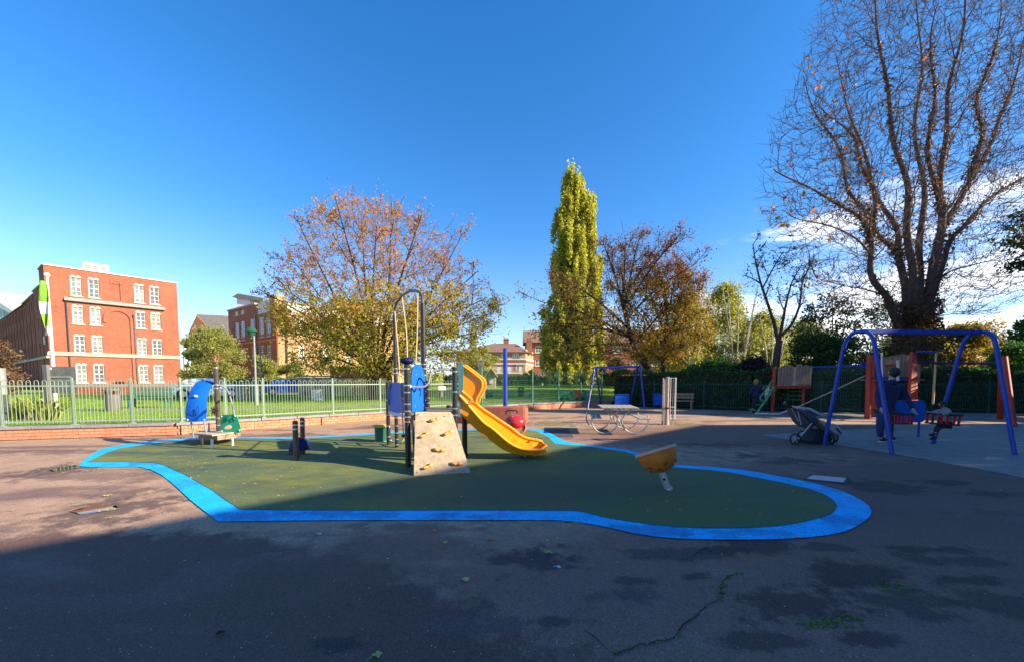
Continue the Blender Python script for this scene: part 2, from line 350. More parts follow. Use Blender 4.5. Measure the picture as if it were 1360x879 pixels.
M['brick_brown'] = brickmat('brick_brown', (0.36, 0.15, 0.075), (0.30, 0.12, 0.06), (0.34, 0.22, 0.14))
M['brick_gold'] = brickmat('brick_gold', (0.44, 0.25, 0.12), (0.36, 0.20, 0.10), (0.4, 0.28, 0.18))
M['brick_dark'] = brickmat('brick_dark', (0.34, 0.10, 0.06), (0.28, 0.08, 0.05), (0.3, 0.16, 0.1))
M['stone'] = mat('stone', (0.44, 0.38, 0.30), 0.85, var=0.15, scale=2, dirt=0.4, dcol=(0.2, 0.18, 0.15))
M['coping'] = mat('coping', (0.26, 0.25, 0.24), 0.85, var=0.2, scale=4, dirt=0.5, dcol=(0.12, 0.12, 0.11), bump=0.3)
M['white_paint'] = mat('white_paint', (0.66, 0.64, 0.59), 0.5, var=0.06)
M['glass'] = mat('glass', (0.10, 0.12, 0.15), 0.08, var=0.5, scale=0.8, spec=0.8)
M['glass_pale'] = mat('glass_pale', (0.45, 0.42, 0.38), 0.15, var=0.35, scale=1.5, spec=0.8)
M['glass_dark'] = mat('glass_dark', (0.03, 0.035, 0.045), 0.1, spec=0.8)
M['slate'] = mat('slate', (0.14, 0.13, 0.13), 0.7, var=0.2, scale=2)
M['tile'] = mat('roof_tile', (0.22, 0.12, 0.085), 0.85, var=0.25, scale=2)
M['fence_post'] = mat('fence_post_green', (0.21, 0.29, 0.23), 0.5, var=0.12, scale=4)
M['fence_green'] = mat('fence_green', (0.25, 0.32, 0.24), 0.5, var=0.12, scale=4, dirt=0.3, dcol=(0.3, 0.32, 0.25))
M['rail_dark'] = mat('rail_dark', (0.02, 0.09, 0.055), 0.5)
M['mesh_green'] = mat('mesh_green', (0.03, 0.14, 0.08), 0.5)
M['black_paint'] = mat('black_paint', (0.022, 0.020, 0.020), 0.35, var=0.4, scale=8, dirt=0.35, dcol=(0.10, 0.09, 0.08))
M['brown_paint'] = mat('brown_paint', (0.075, 0.055, 0.045), 0.32, var=0.3, scale=8)
M['steel'] = mat('steel', (0.55, 0.54, 0.52), 0.32, 0.85, var=0.12, scale=8)
M['galv'] = mat('galv', (0.48, 0.50, 0.50), 0.45, 0.6, var=0.2, scale=14)
M['paintgrey'] = mat('paint_grey', (0.22, 0.24, 0.25), 0.55, 0.0, var=0.2, scale=10, dirt=0.3, dcol=(0.2, 0.22, 0.22))
M['yellow'] = mat('yellow_plastic', (0.88, 0.33, 0.004), 0.28, var=0.07, scale=5, coat=0.4, dirt=0.22, dcol=(0.45, 0.2, 0.03))
M['orange_hold'] = mat('orange_hold', (0.72, 0.33, 0.07), 0.55, var=0.2, scale=15)
M['bowl'] = mat('bowl_orange', (0.62, 0.17, 0.012), 0.65, var=0.2, scale=7, dirt=0.25, dcol=(0.25, 0.1, 0.03))
M['bowl_rim'] = mat('bowl_rim', (0.66, 0.36, 0.22), 0.6, var=0.12)
M['board'] = mat('climb_board', (0.40, 0.305, 0.20), 0.8, var=0.25, scale=14, dirt=0.6, dcol=(0.16, 0.13, 0.10), bump=0.4, bscale=120)
M['blue_panel'] = mat('blue_panel', (0.003, 0.11, 0.52), 0.5, var=0.1, scale=6, spec=.3, dirt=0.12, dcol=(0.1, 0.2, 0.4))
M['blue_dark'] = mat('blue_dark', (0.006, 0.014, 0.07), 0.6, var=0.15, spec=.25)
M['teal'] = mat('teal_edge', (0.06, 0.26, 0.33), 0.45, var=0.1)
M['green_panel'] = mat('green_panel', (0.01, 0.30, 0.17), 0.4, var=0.12, scale=6)
M['bin_green'] = mat('drum_green', (0.01, 0.10, 0.055), 0.4)
M['lid'] = mat('lid_yellow', (0.6, 0.38, 0.07), 0.6, var=0.2)
M['red_plastic'] = mat('red_plastic', (0.50, 0.02, 0.025), 0.25, coat=0.4)
M['red_wood'] = mat('red_paint', (0.44, 0.045, 0.018), 0.6, var=0.2, scale=5, dirt=0.25, dcol=(0.2, 0.05, 0.03))
M['terracotta'] = mat('terracotta_paint', (0.34, 0.10, 0.06), 0.8, var=0.2, scale=3, dirt=0.3, dcol=(0.22, 0.09, 0.06))
M['swing_blue'] = mat('swing_blue', (0.010, 0.060, 0.34), 0.42, var=0.2, scale=6, spec=.35, dirt=.15, dcol=(.1, .13, .25))
M['pole_blue'] = mat('pole_blue', (0.015, 0.05, 0.36), 0.35, var=0.15)
M['rope'] = mat('rope', (0.62, 0.42, 0.22), 0.85, var=0.2, scale=40)
M['timber'] = mat('timber', (0.30, 0.20, 0.13), 0.85, var=0.3, scale=12, bump=0.4, bscale=40)
M['timber_pale'] = mat('timber_pale', (0.42, 0.34, 0.26), 0.85, var=0.3, scale=12)
M['table_top'] = mat('table_top', (0.34, 0.31, 0.26), 0.75, var=0.2, scale=10)
M['bark'] = mat('bark', (0.075, 0.052, 0.040), 0.95, var=0.45, scale=7, bump=0.8, bscale=18, dirt=0.35, dcol=(0.10, 0.11, 0.05))
M['bark_dark'] = mat('bark_dark', (0.045, 0.03, 0.027), 0.95, var=0.45, scale=7, bump=0.6, bscale=18)
M['bark_chest'] = mat('bark_chestnut', (0.125, 0.08, 0.065), 0.95, var=0.35, scale=5, bump=0.6, bscale=12)
M['bark_twig'] = mat('bark_twig', (0.20, 0.105, 0.075), .9, var=.3)
M['bark_birch'] = mat('bark_birch', (0.48, 0.44, 0.38), 0.8, var=0.3, scale=5, dirt=0.6, dcol=(0.06, 0.05, 0.05))
M['bark_stake'] = mat('bark_stake', (0.42, 0.33, 0.27), 0.85, var=0.3, scale=18, dirt=0.7, dcol=(0.09, 0.06, 0.05))
M['lime_green'] = mat('green_steps', (0.06, 0.34, 0.12), 0.5)
M['off_white'] = mat('off_white', (0.62, 0.62, 0.60), 0.6, dirt=0.3)
M['yellow_wall'] = mat('yellow_wall', (0.66, 0.58, 0.27), 0.85, var=0.15, scale=1.5, dirt=0.4, dcol=(0.35, 0.33, 0.12))
M['slate_wood'] = mat('slate_wood', (0.17, 0.15, 0.13), 0.85, var=0.25)
M['car_silver'] = mat('car_silver', (0.66, 0.65, 0.62), 0.35, 0.0, var=0.04, coat=0.5)
M['van_blue'] = mat('van_blue', (0.03, 0.13, 0.5), 0.4)
M['rubber'] = mat('rubber', (0.018, 0.018, 0.02), 0.7)
M['leaf_fallen'] = mat('leaf_fallen', (0.55, 0.42, 0.10), 0.7, var=0.3, scale=30)
M['leaf_green'] = mat('leaf_fallen_green', (0.30, 0.42, 0.08), 0.7, var=0.3, scale=30)
M['leaf_brown'] = mat('leaf_fallen_brown', (0.40, 0.17, 0.05), 0.7, var=0.3, scale=30)
M['moss'] = mat('moss', (0.10, 0.16, 0.02), 0.95, var=0.4, scale=25, bump=1.0, bscale=80)
M['crack'] = mat('crack', (0.018, 0.016, 0.015), 0.95)
M['puddle'] = mat('puddle', (0.02, 0.017, 0.015), 0.03, spec=1.0, var=0.1)
M['flag_green'] = mat('flag_green', (0.17, 0.38, 0.03), 0.8, var=0.1)
M['flag_white'] = mat('flag_white', (0.75, 0.75, 0.72), 0.8)
M['notice'] = mat('notice', (0.045, 0.055, 0.065), 0.4, var=0.5, scale=3)
M['skin'] = mat('skin', (0.50, 0.29, 0.20), 0.55, var=0.05)
M['hair_dark'] = mat('hair_dark', (0.012, 0.010, 0.010), 0.6, bump=0.6, bscale=90)
M['hair_blonde'] = mat('hair_mustard', (0.28, 0.19, 0.04), 0.8, bump=0.6, bscale=90)
M['jacket_navy'] = mat('jacket_navy', (0.008, 0.014, 0.065), 0.8, var=0.2, scale=6)
M['jeans'] = mat('jeans', (0.02, 0.04, 0.12), 0.85, var=0.25, scale=10)
M['grey_cloth'] = mat('grey_cloth', (0.22, 0.24, 0.28), 0.85, var=0.2, scale=10)
M['stroller_grey'] = mat('stroller_grey', (0.06, 0.06, 0.085), 0.8, var=0.15, scale=12)
M['stroller_pale'] = mat('stroller_pale', (0.36, 0.37, 0.40), 0.7, var=0.15, scale=12)
M['white_cloth'] = mat('white_cloth', (0.62, 0.58, 0.60), 0.8, var=0.2, scale=20)
M['black_cloth'] = mat('black_cloth', (0.015, 0.015, 0.02), 0.8)
M['pink_cloth'] = mat('pink_cloth', (0.50, 0.25, 0.30), 0.8)
LF = {
 'cherry': leafmat('leaf_cherry', [(0.42, 0.13, 0.06), (0.48, 0.19, 0.07), (0.36, 0.20, 0.05), (0.50, 0.26, 0.07), (0.27, 0.22, 0.04), (0.42, 0.20, 0.08)]),
 'cherry_low': leafmat('leaf_cherry_low', [(0.17, 0.24, 0.03), (0.42, 0.33, 0.05), (0.25, 0.27, 0.03), (0.46, 0.28, 0.06)]),
 'red': leafmat('leaf_red', [(0.36, 0.11, 0.06), (0.32, 0.13, 0.06), (0.38, 0.20, 0.07), (0.26, 0.16, 0.05)]),
 'redlow': leafmat('leaf_red_low', [(0.34, 0.22, 0.05), (0.38, 0.16, 0.05), (0.22, 0.21, 0.03), (0.40, 0.30, 0.06)]),
 'poplar': leafmat('leaf_poplar', [(0.30, 0.30, 0.045), (0.46, 0.42, 0.07), (0.36, 0.35, 0.055), (0.22, 0.24, 0.035)]),
 'birch': leafmat('leaf_birch', [(0.31, 0.31, 0.07), (0.42, 0.39, 0.10), (0.25, 0.26, 0.06), (0.17, 0.18, 0.04)]),
 'dark': leafmat('leaf_dark', [(0.035, 0.07, 0.02), (0.06, 0.09, 0.02), (0.03, 0.05, 0.015), (0.09, 0.09, 0.03)], 0.2),
 'hedge': leafmat('leaf_hedge', [(0.022, 0.055, 0.015), (0.045, 0.10, 0.02), (0.06, 0.12, 0.025), (0.03, 0.06, 0.018)], 0.2),
 'laurel': leafmat('leaf_laurel', [(0.04, 0.11, 0.02), (0.07, 0.17, 0.03), (0.05, 0.12, 0.02)], 0.25),
 'willow': leafmat('leaf_willow', [(0.25, 0.26, 0.07), (0.33, 0.32, 0.09), (0.18, 0.20, 0.05)]),
 'ivy': leafmat('leaf_ivy', [(0.20, 0.09, 0.035), (0.12, 0.06, 0.03), (0.06, 0.055, 0.02), (0.26, 0.13, 0.05)], 0.25),
 'amber': leafmat('leaf_amber', [(0.26, 0.14, 0.035), (0.30, 0.20, 0.05), (0.20, 0.16, 0.03), (0.13, 0.13, 0.03)]),
 'brownleaf': leafmat('leaf_brown', [(0.15, 0.08, 0.04), (0.2, 0.12, 0.06), (0.1, 0.06, 0.03)], 0.2),
 'flax': leafmat('leaf_flax', [(0.30, 0.34, 0.05), (0.42, 0.40, 0.08), (0.15, 0.22, 0.03)], 0.3),
 'purple': leafmat('leaf_purple', [(0.05, 0.025, 0.03), (0.03, 0.02, 0.02), (0.04, 0.04, 0.02)], 0.2),
}

# ================================================================ SETTING
def sheet(name, pts, z, m, kind='structure', label=None, cat=None):
    mb = MB(); bmv = [(p[0], p[1], z) for p in pts]
    me = bpy.data.meshes.new(name); bm = bmesh.new()
    vs = [bm.verts.new(p) for p in bmv]; f = bm.faces.new(vs)
    bmesh.ops.triangulate(bm, faces=[f], ngon_method='EAR_CLIP')
    bm.to_mesh(me); bm.free()
    for p in me.polygons:
        if p.normal.z < 0: p.flip()
    me.materials.append(m); o = link_mesh(name, me); return tag(o, label, cat, None, kind)
WL = [(-34, 4.2), (-12.7, 9.65), (-9.2, 10.65), (-7.72, 12.0), (-4.93, 14.6), (-2.1, 17.2), (0.85, 19.8), (6.0, 23.2)]   # line of the wall foot
HL = [(6.0, 23.2), (11.9, 19.2), (14.5, 18.4), (24.0, 18.0), (60, 17.0)]                                                # line of the hedge foot
sheet('earth_ground', [(-3000, -300), (3000, -300), (3000, 5000), (-3000, 5000)], -0.06, M['earth'])
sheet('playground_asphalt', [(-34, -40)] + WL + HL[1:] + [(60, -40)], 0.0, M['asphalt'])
# park lawn behind the wall, level with its coping
def offs(line, d):
    out = []
    for i, p in enumerate(line):
        a = Vector(line[max(i - 1, 0)]); b = Vector(line[min(i + 1, len(line) - 1)]); t = (b - a).normalized()
        out.append((p[0] - t.y * d, p[1] + t.x * d))
    return out
gl = offs(WL, 0.30) + offs(HL, 0.5)[1:]
nr = [(-2500, 4.2), (-300, 4.2)] + gl + [(2500, 17)]; mb = MB()
mid_ = [(-2500, 120), (-300, 120)] + [(p[0] * 4, 120 + abs(p[0]) * .2) for p in gl] + [(2500, 120)]
for k in range(len(nr) - 1):
    a_, b_, c_, d_ = nr[k], nr[k + 1], mid_[k + 1], mid_[k]
    mb.add([(*a_, .33), (*b_, .33), (*c_, .33), (*d_, .33)], [(0, 1, 2, 3)])
    mb.add([(*d_, .33), (*c_, .33), (c_[0] * 1.2, 3000, .33), (d_[0] * 1.2, 3000, .33)], [(0, 1, 2, 3)])
me = mb.mesh('park_lawn', M['grass'])
for p in me.polygons:
    if p.normal.z < 0: p.flip()
o = link_mesh('park_lawn', me); o['kind'] = 'structure'
# a low lawn rise in the middle distance
mb = MB(); nx, ny = 40, 24
vs = []
for j in range(ny + 1):
    for i in range(nx + 1):
        x = -14 + 48 * i / nx; y = 24 + 36 * j / ny
        a = max(0, math.sin(math.pi * i / nx)) ** 0.5 * max(0, math.sin(math.pi * min(j / ny, 1))) ** 0.6
        vs.append((x, y, 0.25 + 0.75 * a))
mb.add(vs, [(j * (nx + 1) + i, j * (nx + 1) + i + 1, (j + 1) * (nx + 1) + i + 1, (j + 1) * (nx + 1) + i) for j in range(ny) for i in range(nx)])
o = mb.build('lawn_rise', M['grass'], smooth=True); o['kind'] = 'structure'
# park paths
def strip(name, line, wd, z, m):
    a = offs(line, wd / 2); b = offs(line, -wd / 2); return sheet(name, a + b[::-1], z, m)
strip('park_path', [(-40, 17), (-20, 15.2), (-10.5, 16), (-6, 18.5), (-1.5, 21.4), (6, 27), (18, 33)], 1.5, 0.335, M['asphalt_path'])
strip('street', [(-120, 30), (-44, 36), (-20, 40), (-4, 47), (40, 84), (90, 120)], 6.0, 0.340, M['asphalt_new'])

# soft play surface: blue band and green field
OUT = [(104,619),(109,613.5),(114,608.7),(123,602.5),(135,596),(153,592),(175,588.3),(212,585),(253,581.5),(319,580),(385,581.2),(440,578.5),(491,575.5),(555,571.5),(609,569.8),(650,569.2),(680,568.7),(700,568.7),(719,570),(728,573.8),(737,578),(744,582.3),(752,586.5),(790,592),(832,597),(846,601),(866,608.5),(890,617.0),(900,617.6),(940,619.9),(984.5,623.7),(1012,628.3),(1035,633),(1058,637),(1076,641),(1098,646.2),(1116.5,652),(1131,658),(1143.5,664.5),(1153,671.5),(1157.5,679),(1156,685.5),(1150,691),(1138,699.5),(1120,707),(1097,711.5),(1069,714.5),(1036,716.2),(1001,717),(950,717),(900,715.6),(870,713),(840,708.5),(812,701.8),(785,696.5),(761,693),(743,691.5),(724,691),(600,691),(440,691.2),(290,693),(270,678),(253,664.5),(240,652),(226,639.5),(214,630.5),(200,623.5),(184,620),(150,620),(120,620.5)]
INN = [(116,614),(125,609.5),(142,601.5),(160,595.4),(190,591),(212,588),(250,584.2),(319,582),(385,583),(440,580.3),(491,577.5),(555,573.3),(609,571.8),(650,571),(685,570.7),(702,571),(712,572.5),(721,576.5),(729,581),(734,586),(738,589.6),(760,591.2),(784,593.5),(829,600),(846,605.5),(868,614),(889,620.2),(920,623),(951,625.5),(978,629.3),(1001,634),(1027,639),(1052,644.5),(1073,649.4),(1089,655),(1100,660),(1107,665.5),(1112,673),(1109.5,678.5),(1103,683.5),(1091,688),(1076,692),(1057,696),(1035,699.3),(1003,701.6),(968,702.5),(933,702.3),(900,700.8),(870,698),(840,694),(805,688.5),(789,684),(773,680.3),(757,678.8),(600,678.5),(440,678.7),(319,677.5),(310,671),(300,665),(282,651.5),(257,637),(245,630.5),(232,625),(219,618.5),(205,614.6),(160,613.8)]
def closed_smooth(px):
    return [G(*p) for p in px]
sheet('blue_rubber_border', closed_smooth(OUT), 0.010, M['blue_rubber'])
sheet('green_rubber_surface', closed_smooth(INN), 0.016, M['green_rubber'])
# darker patch beside the blue border, and other patches
def wob(pts, n=6, amp=0.03):
    out = []
    for i in range(len(pts)):
        a = Vector(pts[i][:2]); b = Vector(pts[(i + 1) % len(pts)][:2])
        for k in range(n):
            p = a.lerp(b, k / n); out.append((p.x + random.uniform(-amp, amp), p.y + random.uniform(-amp, amp)))
    return out
sheet('dark_ground_patch', [G(719, 570), G(754, 569), G(762, 580), G(740, 580)], 0.004, M['asphalt_new'])
sheet('safety_pad', [G(1010, 577), G(1046, 575), G(1112, 571), G(1200, 566), G(1400, 560), G(1700, 560), G(1700, 700), G(1360, 634), G(1230, 610), G(1122, 592), G(1060, 586)], 0.006, M['pad'])
sheet('safety_pad', [G(1005, 550.5), G(990, 546), G(1150, 543), G(1330, 549), G(1330, 556), G(1100, 556)], 0.006, M['pad'])
t = sheet('inspection_cover', [G(1071, 636), G(1080, 631), G(1124, 635), G(1120, 641)], 0.012, M['galv'])
sheet('patch_collar', [G(1067, 637), G(1078, 629.5), G(1130, 634.5), G(1124, 642.5)], 0.007, M['asphalt_new'])
def puddle(pts): sheet('puddle', pts, 0.005, M['puddle'])
def blob(cx, cy, rx, ry, n=22, a=0.2):
    c = G(cx, cy); ex = (G(cx + rx, cy) - c).length; ey = abs(G(cx, cy - ry).y - c.y); ph = [random.uniform(0, 6.28) for _ in range(3)]
    return [(c.x + ex * math.cos(t) * (1 + a * math.sin(3 * t + ph[0]) + a * .6 * math.sin(5 * t + ph[1])), c.y + ey * math.sin(t) * (1 + a * math.sin(2 * t + ph[2]) + a * .6 * math.sin(5 * t + ph[0]))) for t in [2 * math.pi * k / n for k in range(n)]]
puddle(blob(127, 676, 25, 5.2)); puddle(blob(90, 621, 14, 4.5))
# cracks with moss
def crack(px, w0):
    w0 *= .55
    c = [Vector(G(*p)) for p in px]; fine = []
    for a, b in zip(c[:-1], c[1:]):
        n = max(2, int((b - a).length / 0.05))
        for k in range(n):
            p = a.lerp(b, k / n); fine.append(Vector((p.x + random.uniform(-.012, .012), p.y + random.uniform(-.012, .012))))
    L = []; Rr = []
    for i in range(len(fine) - 1):
        t = (fine[i + 1] - fine[i]).normalized() if (fine[i + 1] - fine[i]).length > 0 else Vector((1, 0)); n = Vector((-t.y, t.x)); ww = w0 * random.uniform(0.4, 1.3)
        L.append(fine[i] + n * ww); Rr.append(fine[i] - n * ww)
    mb = MB()
    for i in range(len(L) - 1): mb.poly([(L[i].x, L[i].y, 0.0072), (Rr[i].x, Rr[i].y, 0.0072), (Rr[i + 1].x, Rr[i + 1].y, 0.0072), (L[i + 1].x, L[i + 1].y, 0.0072)])
    me = mb.mesh('ground_crack', M['crack'])
    for p in me.polygons:
        if p.normal.z < 0: p.flip()
    o = link_mesh('ground_crack', me); o['kind'] = 'structure'
    return fine
mossm = MB()
def mosson(fine, a, b, dens):
    n = len(fine)
    for i in range(int(a * n), int(b * n)):
        for k in range(dens):
            if random.random() < 0.6:
                p = fine[min(i, n - 1)]; r = random.uniform(.006, .016)
                mossm.ell((p.x + random.uniform(-.02, .02), p.y + random.uniform(-.02, .02), 0.008), (r, r, r * .6), 6, 3)
f1 = crack([(818, 870), (850, 857), (885, 851), (915, 826), (940, 803), (961, 794), (955, 783), (960, 772), (985, 757)], 0.008)
mosson(f1, 0.0, 0.55, 1); mosson(f1, 0.68, 1.0, 3)
f2 = crack([(818, 870), (800, 858), (778, 838), (765, 826)], 0.006)
f3 = crack([(905, 745), (925, 735), (947, 720)], 0.005); mosson(f3, 0, 1, 1)
for cx_, cy_, n_ in ((1085, 828, 60), (1120, 822, 40), (1170, 775, 30), (1195, 780, 25), (755, 692, 30), (1093, 629, 14), (1128, 639, 10)):
    for k in range(n_):
        g = G(cx_ + random.gauss(0, 14 if cy_ > 700 else 3), cy_ + random.gauss(0, 4 if cy_ > 700 else 1)); r = random.uniform(.005, .014)
        mossm.ell((g.x, g.y, 0.004), (r, r, r * .4), 6, 3)
o = mossm.build('moss_tufts', M['moss']); tag(o, 'bright green moss growing in the cracks and pits of the tarmac', 'moss', None, 'stuff')
# fine debris: grit, chips and leaf crumbs
def scatter_flat(name, n, region, sz, m, label, cat, flat=0.25):
    mb = MB()
    for k in range(n):
        g = region(); r = random.uniform(*sz); a = random.uniform(0, 3.14); e = random.uniform(.4, 1)
        z0 = 0.017
        pts = [(g[0] + r * math.cos(a + t) * (1 if t % 3.14 < .1 else e), g[1] + r * math.sin(a + t) * (1 if t % 3.14 < .1 else e), z0 + random.uniform(0, r * flat)) for t in (0, 1.57, 3.14, 4.71)]
        mb.poly(pts)
    o = mb.build(name, m); tag(o, label, cat, None, 'stuff'); return o
def reg(): 
    y = 2 + 9 * random.random() ** 1.6; return (random.uniform(-1.4, 1.4) * y, y)
M['chip'] = mat('chip', (0.5, 0.49, 0.46), 0.8, var=0.3, scale=9)
scatter_flat('grit', 900, reg, (0.002, 0.0065), M['chip'], 'small pale grit and litter crumbs scattered over the tarmac and rubber', 'grit')
def reg2():
    c = random.choice([(90, 618, 22, 6), (250, 612, 20, 8), (600, 700, 260, 25), (1000, 640, 150, 40), (480, 600, 120, 15), (350, 640, 60, 18)]); g = G(random.gauss(c[0], c[2]), random.gauss(c[1], c[3])); return (g.x, g.y)
scatter_flat('leaf_crumbs', 220, reg2, (0.010, 0.022), M['leaf_fallen'], 'crumbs of yellow leaves blown across the play surface', 'leaf litter')

# fallen leaves one can tell apart
def fallen(px, py, size, m, label, lobes=1):
    g = G(px, py); mb = MB(); n = 16; a0 = random.uniform(0, 6.28); out = []
    for k in range(n):
        t = 2 * math.pi * k / n
        r = size * ((0.62 + 0.38 * abs(math.cos(t / 2))) if lobes == 1 else (0.75 + 0.25 * math.cos(lobes * t)))
        out.append((r * math.cos(t + a0), r * math.sin(t + a0) * 0.8, 0.004 + 0.16 * size * (1 + math.cos(2 * t))))
    c = (0, 0, 0.004)
    mb.add([c] + out, [(0, 1 + k, 1 + (k + 1) % n) for k in range(n)])
    mb.tube([(out[0][0] * .9, out[0][1] * .9, 0.01), (out[0][0] * 1.5, out[0][1] * 1.5, 0.006)], size * 0.05, 5)
    o = mb.build('fallen_leaf', m, world=False); o.location = (g.x, g.y, 0.008)
    tag(o, label, 'leaf', 'fallen leaves on the tarmac')
for a in [(500, 872, .035, M['leaf_green'], 'lobed light green leaf at the bottom edge, nearest of the fallen leaves', 5),
          (617, 771.5, .034, M['leaf_fallen'], 'yellow leaf lying on dark tarmac left of the centre, with a pointed tip', 1),
          (728, 734.5, .034, M['leaf_green'], 'pale round leaf on dark tarmac below the blue band, upper of two pale leaves', 3),
          (741, 754, .030, M['chip'], 'whitish crumpled leaf on tarmac, lower of two pale leaves below the blue band', 3),
          (702, 702.5, .030, M['leaf_brown'], 'small orange brown leaf just below the straight blue band', 1),
          (590, 721.5, .028, M['leaf_green'], 'small pale green leaf beneath the blue band, leftmost of those in the middle', 1),
          (763, 695.5, .030, M['leaf_green'], 'green leaf touching the mossy spot at the bend of the blue band', 3),
          (425, 709.5, .034, M['chip'], 'pale dry leaf right of the patch of light tarmac on the left', 1),
          (141, 659, .045, M['leaf_fallen'], 'yellow leaf lying on sunlit tarmac above the puddle', 5),
          (255, 635, .030, M['chip'], 'white scrap of leaf on the bend of the blue band', 1),
          (654, 717, .032, M['leaf_brown'], 'thin grey brown leaf between the orange and the green ones', 1),
          (836, 595, .05, M['leaf_brown'], 'brown leaf at the edge of the sunlight left of the orange bowl', 1),
          (293, 843, .03, M['crack'], 'dark curled leaf near the bottom left on shaded tarmac', 1)]:
    fallen(*a)
fl = [(98, 668, M['leaf_brown']), (106, 676, M['leaf_fallen'])]

# ---------------------------------------------------------------- buildings
class Fac:
    def __init__(s, p0, p1):
        s.p0 = Vector((p0[0], p0[1], 0)); s.p1 = Vector((p1[0], p1[1], 0)); s.d = (s.p1 - s.p0).normalized(); s.L = (s.p1 - s.p0).length
        s.n = Vector((s.d.y, -s.d.x, 0))
    def pt(s, a, n, z): return s.p0 + s.d * a + s.n * n + Vector((0, 0, z))
    def rect(s, px0, py0, px1, py1):          # pixel rectangle (centre line based) -> s0,s1,z0,z1
        cx = (px0 + px1) / 2; cy = (py0 + py1) / 2
        a = hit(px0, cy, s.p0, s.p1)[0]; b = hit(px1, cy, s.p0, s.p1)[0]
        z1 = hit(cx, py0, s.p0, s.p1)[1]; z0 = hit(cx, py1, s.p0, s.p1)[1]
        return (min(a, b), max(a, b), z0, z1)
    def box(s, mb, a0, a1, n0, n1, z0, z1):
        ps = [s.pt(a, n, z) for a in (a0, a1) for n in (n0, n1) for z in (z0, z1)]
        mb.add(ps, [(0, 1, 3, 2), (4, 6, 7, 5), (0, 4, 5, 1), (2, 3, 7, 6), (0, 2, 6, 4), (1, 5, 7, 3)])
def wallmesh(f, z0, z1, ops, m, parent, rev=0.22, name='wall'):
    mb = MB()
    ss = sorted(set([0, f.L] + [o for op in ops for o in op[:2]])); zs = sorted(set([z0, z1] + [o for op in ops for o in op[2:4]]))
    def q(pts, uvs):
        mb.uv[len(mb.f)] = uvs; mb.add(pts, [(0, 1, 2, 3)])
    for a, b in zip(ss[:-1], ss[1:]):
        for c, d in zip(zs[:-1], zs[1:]):
            ma, mz = (a + b) / 2, (c + d) / 2
            if any(o[0] < ma < o[1] and o[2] < mz < o[3] for o in ops): continue
            q([f.pt(a, 0, c), f.pt(b, 0, c), f.pt(b, 0, d), f.pt(a, 0, d)], [(a, c), (b, c), (b, d), (a, d)])
    for (a, b, c, d) in [o[:4] for o in ops]:
        q([f.pt(a, 0, c), f.pt(a, 0, d), f.pt(a, -rev, d), f.pt(a, -rev, c)], [(0, c), (0, d), (rev, d), (rev, c)])
        q([f.pt(b, 0, d), f.pt(b, 0, c), f.pt(b, -rev, c), f.pt(b, -rev, d)], [(0, d), (0, c), (rev, c), (rev, d)])
        q([f.pt(a, 0, d), f.pt(b, 0, d), f.pt(b, -rev, d), f.pt(a, -rev, d)], [(a, 0), (b, 0), (b, rev), (a, rev)])
        q([f.pt(b, 0, c), f.pt(a, 0, c), f.pt(a, -rev, c), f.pt(b, -rev, c)], [(b, 0), (a, 0), (a, rev), (b, rev)])
        # back of a blind opening
    return mb.build(name, m, parent)
def window(f, op, parent, cols=2, rows=4, fm=None, gm=None, bar=0.05, outer=0.09, sill=True, rev=0.16, proud=0.0, arch=False):
    a, b, c, d = op[:4]; fm = fm or M['white_paint']; gm = gm or M['glass']
    mb = MB(); n0, n1 = -rev - .05, -rev + .03
    f.box(mb, a, a + outer, n0, n1, c, d); f.box(mb, b - outer, b, n0, n1, c, d)
    f.box(mb, a + outer, b - outer, n0, n1, c, c + outer); f.box(mb, a + outer, b - outer, n0, n1, d - outer, d)
    for k in range(1, cols):
        x = a + (b - a) * k / cols; bw = outer * .8 if (cols == 2 or k == cols // 2) else bar
        f.box(mb, x - bw / 2, x + bw / 2, n0 + .004, n1 - .004, c + outer, d - outer)
    for k in range(1, rows):
        z = c + (d - c) * k / rows; bw = outer * .8 if k == rows // 2 else bar * .8
        f.box(mb, a + outer, b - outer, n0 + .008, n1 - .008, z - bw / 2, z + bw / 2)
    if arch:                                   # white segmental heads over each light
        for h in (0, 1):
            xa = a + (b - a) * h / 2; xb = a + (b - a) * (h + 1) / 2; pts = []
            for k in range(9):
                t = math.pi * k / 8; pts.append(f.pt((xa + xb) / 2 - math.cos(t) * (xb - xa) / 2, 0.0, d + math.sin(t) * 0.24))
            mb.extr(pts, f.n * 0.05)
    w = mb.build('window', fm, parent)
    g = MB(); f.box(g, a + .02, b - .02, -rev - .035, -rev - .012, c + .02, d - .02); g.build('pane', gm, w)
    if sill:
        s_ = MB(); f.box(s_, a - .12, b + .12, -.05, .12, c - .14, c + .002); s_.build('sill', M['stone'], w)
    return w
def plainwall(a, b, z0, z1, m, parent, name='wall'):
    f = Fac(a, b); return wallmesh(f, z0, z1, [], m, parent, name=name)

M['glass_win'] = mat('glass_win', (0.10, 0.105, 0.12), .12, var=.5, scale=.9, spec=.8); M['glass_blind'] = mat('glass_blind', (0.20, 0.20, 0.20), .15, var=.5, scale=.9, spec=.8)
